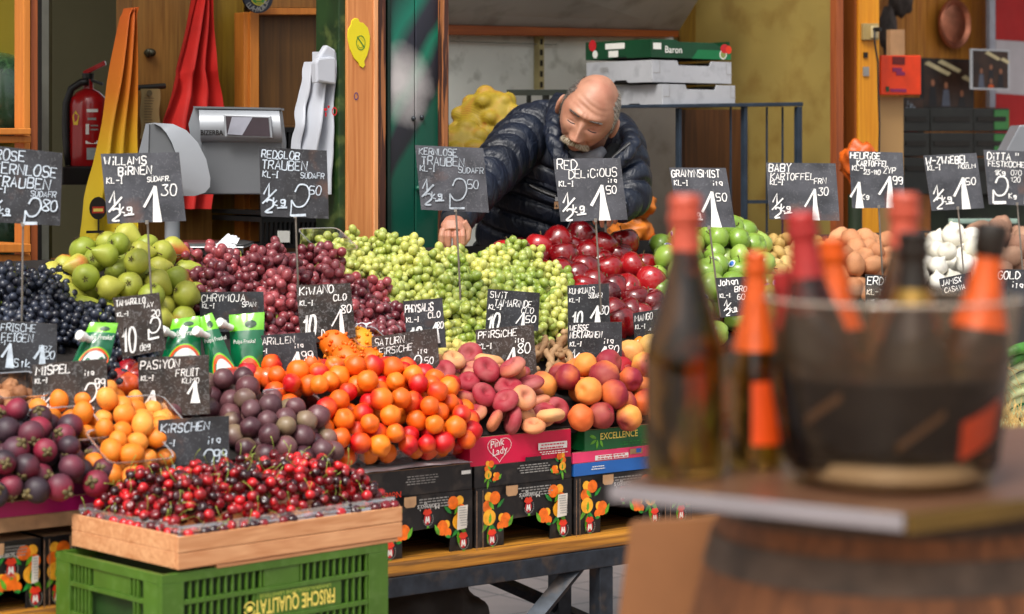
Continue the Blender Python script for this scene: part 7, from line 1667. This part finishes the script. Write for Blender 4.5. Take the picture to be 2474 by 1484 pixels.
# ---------- keep what can be seen, then name it ----------
def clear_obj(o):
    for sl in o.material_slots:
        m = sl.material
        if m and m.name in CLEARN: return True
    return False
CLEARN = {m.name for m in (CLEAR, MILKY, BG, BD, NETY, bkM, bkF)} | {'cold_water', 'clear_acrylic', 'salmon_foil'}
bpy.context.view_layer.update()
ROOT = {}; CC = {}
for k_, L_ in HEAPS.items():
    for o in L_:
        ROOT[o.name] = o.name
        for c in o.children: ROOT[c.name] = o.name
_bm = bmesh.new(); bmesh.ops.create_icosphere(_bm, subdivisions=2, radius=1); ICV = np.array([v.co[:] for v in _bm.verts]); ICF = [tuple(v.index for v in f.verts) for f in _bm.faces]; _bm.free()
BV, BF, BI, NM = [], [], [], []
FR_ = set(ROOT); nv = 0
for o in scene.objects:
    if o.type != 'MESH' or clear_obj(o) or len(o.data.polygons) == 0: continue
    M = np.array(o.matrix_world); nm = ROOT.get(o.name)
    if o.name in FR_ and o.name != nm and o.name.split('.')[0] not in ('berries', 'calyx'): continue
    co = np.empty(len(o.data.vertices)*3, np.float64); o.data.vertices.foreach_get('co', co); co = co.reshape(-1, 3)
    if nm and o.name.split('.')[0] != 'calyx':
        lo, hi = co.min(0), co.max(0); k = .86 if o.name.startswith('berries') else 1.0
        co = (lo+hi)/2 + ICV*(hi-lo)/2*k; fs = ICF
    else:
        if len(o.data.polygons) > 60000: fs = [tuple(p.vertices) for p in o.data.polygons]
        else: fs = [tuple(p.vertices) for p in o.data.polygons]
    w_ = co @ M[:3, :3].T + M[:3, 3]; BV += w_.tolist(); BF += [tuple(i+nv for i in f) for f in fs]; NM.append(nm); BI += [len(NM)-1]*len(fs); nv += len(w_)
BT = BVHTree.FromPolygons(BV, BF)
def shoot(org, xs, ys, cnt):
    org = Vector(org)
    for y in ys:
        for x in xs:
            h = BT.ray_cast(org, (pix(x, y, 6.2)-org).normalized())
            if h[0] is None: continue
            r = NM[BI[h[2]]]
            if r: cnt[r] = cnt.get(r, 0)+1
MAINC, SIDEC = {}, {}
shoot((0, 0, CZ), np.arange(1.5, 2473, 3.6), np.arange(525, 1484, 3.6), MAINC)
for dx in (-.35, .35): shoot((dx, 0, CZ), np.arange(1.5, 2473, 9), np.arange(525, 1484, 9), SIDEC)
del BT, BV, BF, BI
ORD = 'first second third fourth fifth sixth seventh eighth ninth tenth eleventh twelfth thirteenth fourteenth fifteenth sixteenth seventeenth eighteenth nineteenth twentieth'.split()
TENS = {2: 'twenty', 3: 'thirty', 4: 'forty', 5: 'fifty'}
def ordn(i):
    if i < 20: return ORD[i]
    return TENS[(i+1)//10]+'-'+ORD[(i+1) % 10-1] if (i+1) % 10 else {3: 'thirtieth', 4: 'fortieth', 5: 'fiftieth'}[(i+1)//10]
def lum(o, w3):  # wording by the tint the skin really got
    a, b = o.color[0], o.color[1]
    return w3[0] if b > .68 else (w3[1] if a < .5 else w3[2])
WORD = {'nectarines': (('very red nectarine', 'streaked nectarine', 'pale nectarine'), 'nectarine', 'the peaches', 6), 'pears': (('red blushed pear', 'green pear', 'yellow green pear'), 'pear', 'the pear heap', 9), 'apricots': (('red cheeked apricot', 'deep orange apricot', 'light orange apricot'), 'apricot', 'the apricot heap', 16),
 'flat_peaches': (('dark red flat peach', 'pinkish flat peach', 'pale flat peach'), 'flat peach', 'the saturn peaches', 10), 'peaches': (('red backed peach', 'orange peach', 'yellow orange peach'), 'peach', 'the peach box', 9),
 'white_nectarines': (('very red nectarine', 'streaked nectarine', 'pale nectarine'), 'nectarine', 'the peaches', 6), 'loquats': (('orange loquat', 'deep orange loquat', 'yellow orange loquat'), 'loquat', 'the loquat heap', 9),
 'passion_fruit': (('brownish passion fruit', 'dark purple passion fruit', 'greyish purple passion fruit'), 'passion fruit', 'the purple heap', 10), 'mangosteens': (('reddish mangosteen', 'near black mangosteen', 'dark purple mangosteen'), 'mangosteen', 'the mangosteen tray', 8),
 'green_apples': (('bright green apple', 'green apple', 'pale green apple'), 'apple', 'the green apples', 7), 'baby_potatoes': (('small yellow potato', 'small brownish potato', 'small pale potato'), 'potato', 'the baby potatoes', 8),
 'red_potatoes': (('reddish potato', 'brown red potato', 'light red potato'), 'potato', 'the red potatoes', 7), 'white_onions': (('white onion', 'shiny white onion', 'cream white onion'), 'onion', 'the white onions', 6),
 'brown_potatoes': (('large brown potato', 'large dull potato', 'large light potato'), 'potato', 'the brown potatoes', 5), 'walnuts': (('walnut', 'dark walnut', 'light walnut'), 'walnut', 'the walnut tub', 5),
 'kumquats': (('kumquat', 'deep orange kumquat', 'bright kumquat'), 'kumquat', 'the kumquat heap', 6), 'red_apples': (('polished red apple', 'dark red apple', 'shiny red apple'), 'apple', 'the red apple stack', 7),
 'red_nectarines': (('red nectarine', 'dark red nectarine', 'glossy red nectarine'), 'nectarine', 'those by PASIYON board', 5), 'cherries': (('bright red cherry', 'blackish cherry', 'dark red cherry'), 'cherry', 'the cherry crate', 24),
 'kiwanos': (('spiky orange fruit', 'spiky orange fruit', 'spiky yellow orange fruit'), 'horned melon', 'the horned melon heap', 4), 'tamarind_pods': (('tamarind pod', 'dark tamarind pod', 'light tamarind pod'), 'tamarind', 'the tamarind heap', 7),
 'physalis_fruit': (('husked physalis', 'dry husked physalis', 'pale husked physalis'), 'physalis', 'the physalis tub', 6), 'green_grapes': (('green grape bunch', 'green grape bunch', 'yellow green grape bunch'), 'grapes', 'the green grapes', 10),
 'red_grapes': (('red grape bunch', 'dark red grape bunch', 'pale red grape bunch'), 'grapes', 'the red grapes', 9), 'black_grapes': (('black grape bunch', 'blue black grape bunch', 'dusty black grape bunch'), 'grapes', 'the black grapes', 7),
 'tub_apricots_0': (('red cheeked apricot', 'deep orange apricot', 'light apricot'), 'apricot', 'the left apricot tub', 6), 'tub_apricots_1': (('red cheeked apricot', 'deep orange apricot', 'light apricot'), 'apricot', 'the middle apricot tub', 5),
 'tub_apricots_2': (('red cheeked apricot', 'deep orange apricot', 'light apricot'), 'apricot', 'the right apricot tub', 5)}
def drop(o):
    for c in list(o.children): bpy.data.objects.remove(c)
    bpy.data.objects.remove(o)
for hn, L_ in HEAPS.items():
    w3, cat_, land, per = WORD[hn]
    vis = [o for o in L_ if MAINC.get(o.name, 0) >= 2]; side = [o for o in L_ if MAINC.get(o.name, 0) < 2 and (MAINC.get(o.name, 0)+SIDEC.get(o.name, 0)) > 0]
    keep = set(o.name for o in vis+side)
    for o in [o for o in L_ if o.name not in keep]: drop(o)
    grp = hn.replace('_', ' ')
    grp = 'apricots in the clear tubs' if hn.startswith('tub_') else 'the heap of '+grp
    if hn == 'cherries':
        vis.sort(key=lambda o: -MAINC[o.name]); rest = vis[295:]+side; vis = vis[:295]
        mb = MB()
        for o in rest:
            M = Matrix.LocRotScale(o.location, o.rotation_quaternion, o.scale); mb.add([M @ v.co for v in o.data.vertices], [tuple(p.vertices) for p in o.data.polygons], M_CHR); drop(o)
        oo = mb.build('cherries', smooth=True, label='remaining cherries showing in the gaps of the crate', cat='cherries', kind='stuff'); oo.color = (.3, .5, .2, 1); side = []
    vis.sort(key=lambda o: proj(o.location)[1]); rows = [vis[i:i+per] for i in range(0, len(vis), per)]
    for ri, row in enumerate(rows):
        row.sort(key=lambda o: o.location.x/o.location.y)
        for ci, o in enumerate(row):
            cw = w3 if hn.endswith('grapes') else w3
            src = o if o.type == 'MESH' else o.children[0]
            tag(o, '%s, %s from left in %s row of %s' % (lum(src, w3), ordn(ci), ordn(ri), land), cat_, grp)
    for o in side: tag(o, '%s mostly buried low in %s' % (w3[1], land), cat_, grp)
    if len(vis)+len(side) < 2:
        for o in vis+side:
            if 'group' in o: del o['group']
for o in list(COL.objects):
    if o.parent is None and o.type == 'EMPTY' and not o.children: bpy.data.objects.remove(o)
if 'carrier_bags' in bpy.data.objects: pass
EXPO = 0.9
# ---------- camera, light, world ----------
cd = bpy.data.cameras.new('camera'); cam = bpy.data.objects.new('camera', cd); COL.objects.link(cam)
cam.location = (0, 0, CZ); cam.rotation_euler = (R(90), 0, 0)
cd.sensor_width = 36; cd.lens = F/2473*36; cd.shift_y = -(742-HY)/2473; cd.clip_end = 500
cd.dof.use_dof = True; cd.dof.focus_distance = 6.45; cd.dof.aperture_fstop = 3.5
scene.camera = cam
w = bpy.data.worlds.new('World'); scene.world = w; w.use_nodes = True; t = w.node_tree
SE, SR = R(52), R(200)
sky = t.nodes.new('ShaderNodeTexSky'); sky.sky_type = 'NISHITA'; sky.sun_disc = False
sky.sun_elevation = SE; sky.sun_rotation = SR; sky.air_density = 1.6; sky.dust_density = 5; sky.ozone_density = 1.0
hs = nd(t, 'ShaderNodeHueSaturation', {'Saturation': .35, 'Value': 1.0, 'Color': sky.outputs[0]})
t.links.new(hs.outputs[0], t.nodes['Background'].inputs[0]); t.nodes['Background'].inputs[1].default_value = .108
sl = bpy.data.lights.new('sun', 'SUN'); sl.energy = 1.5; sl.angle = R(20); sl.color = (1, .96, .9)
so = bpy.data.objects.new('sun', sl); COL.objects.link(so)
sd = Vector((math.sin(SR)*math.cos(SE), math.cos(SR)*math.cos(SE), math.sin(SE)))
so.rotation_euler = sd.to_track_quat('Z', 'Y').to_euler()
vs = scene.view_settings; vs.view_transform = 'Standard'; vs.look = 'None'; vs.gamma = 1; vs.exposure = EXPO; vs.use_curve_mapping = False
scene.cycles.use_denoising = True; scene.cycles.max_bounces = 8; scene.cycles.transparent_max_bounces = 12
scene.cycles.diffuse_bounces = 3; scene.cycles.glossy_bounces = 3; scene.cycles.transmission_bounces = 6
scene.cycles.caustics_reflective = False; scene.cycles.caustics_refractive = False
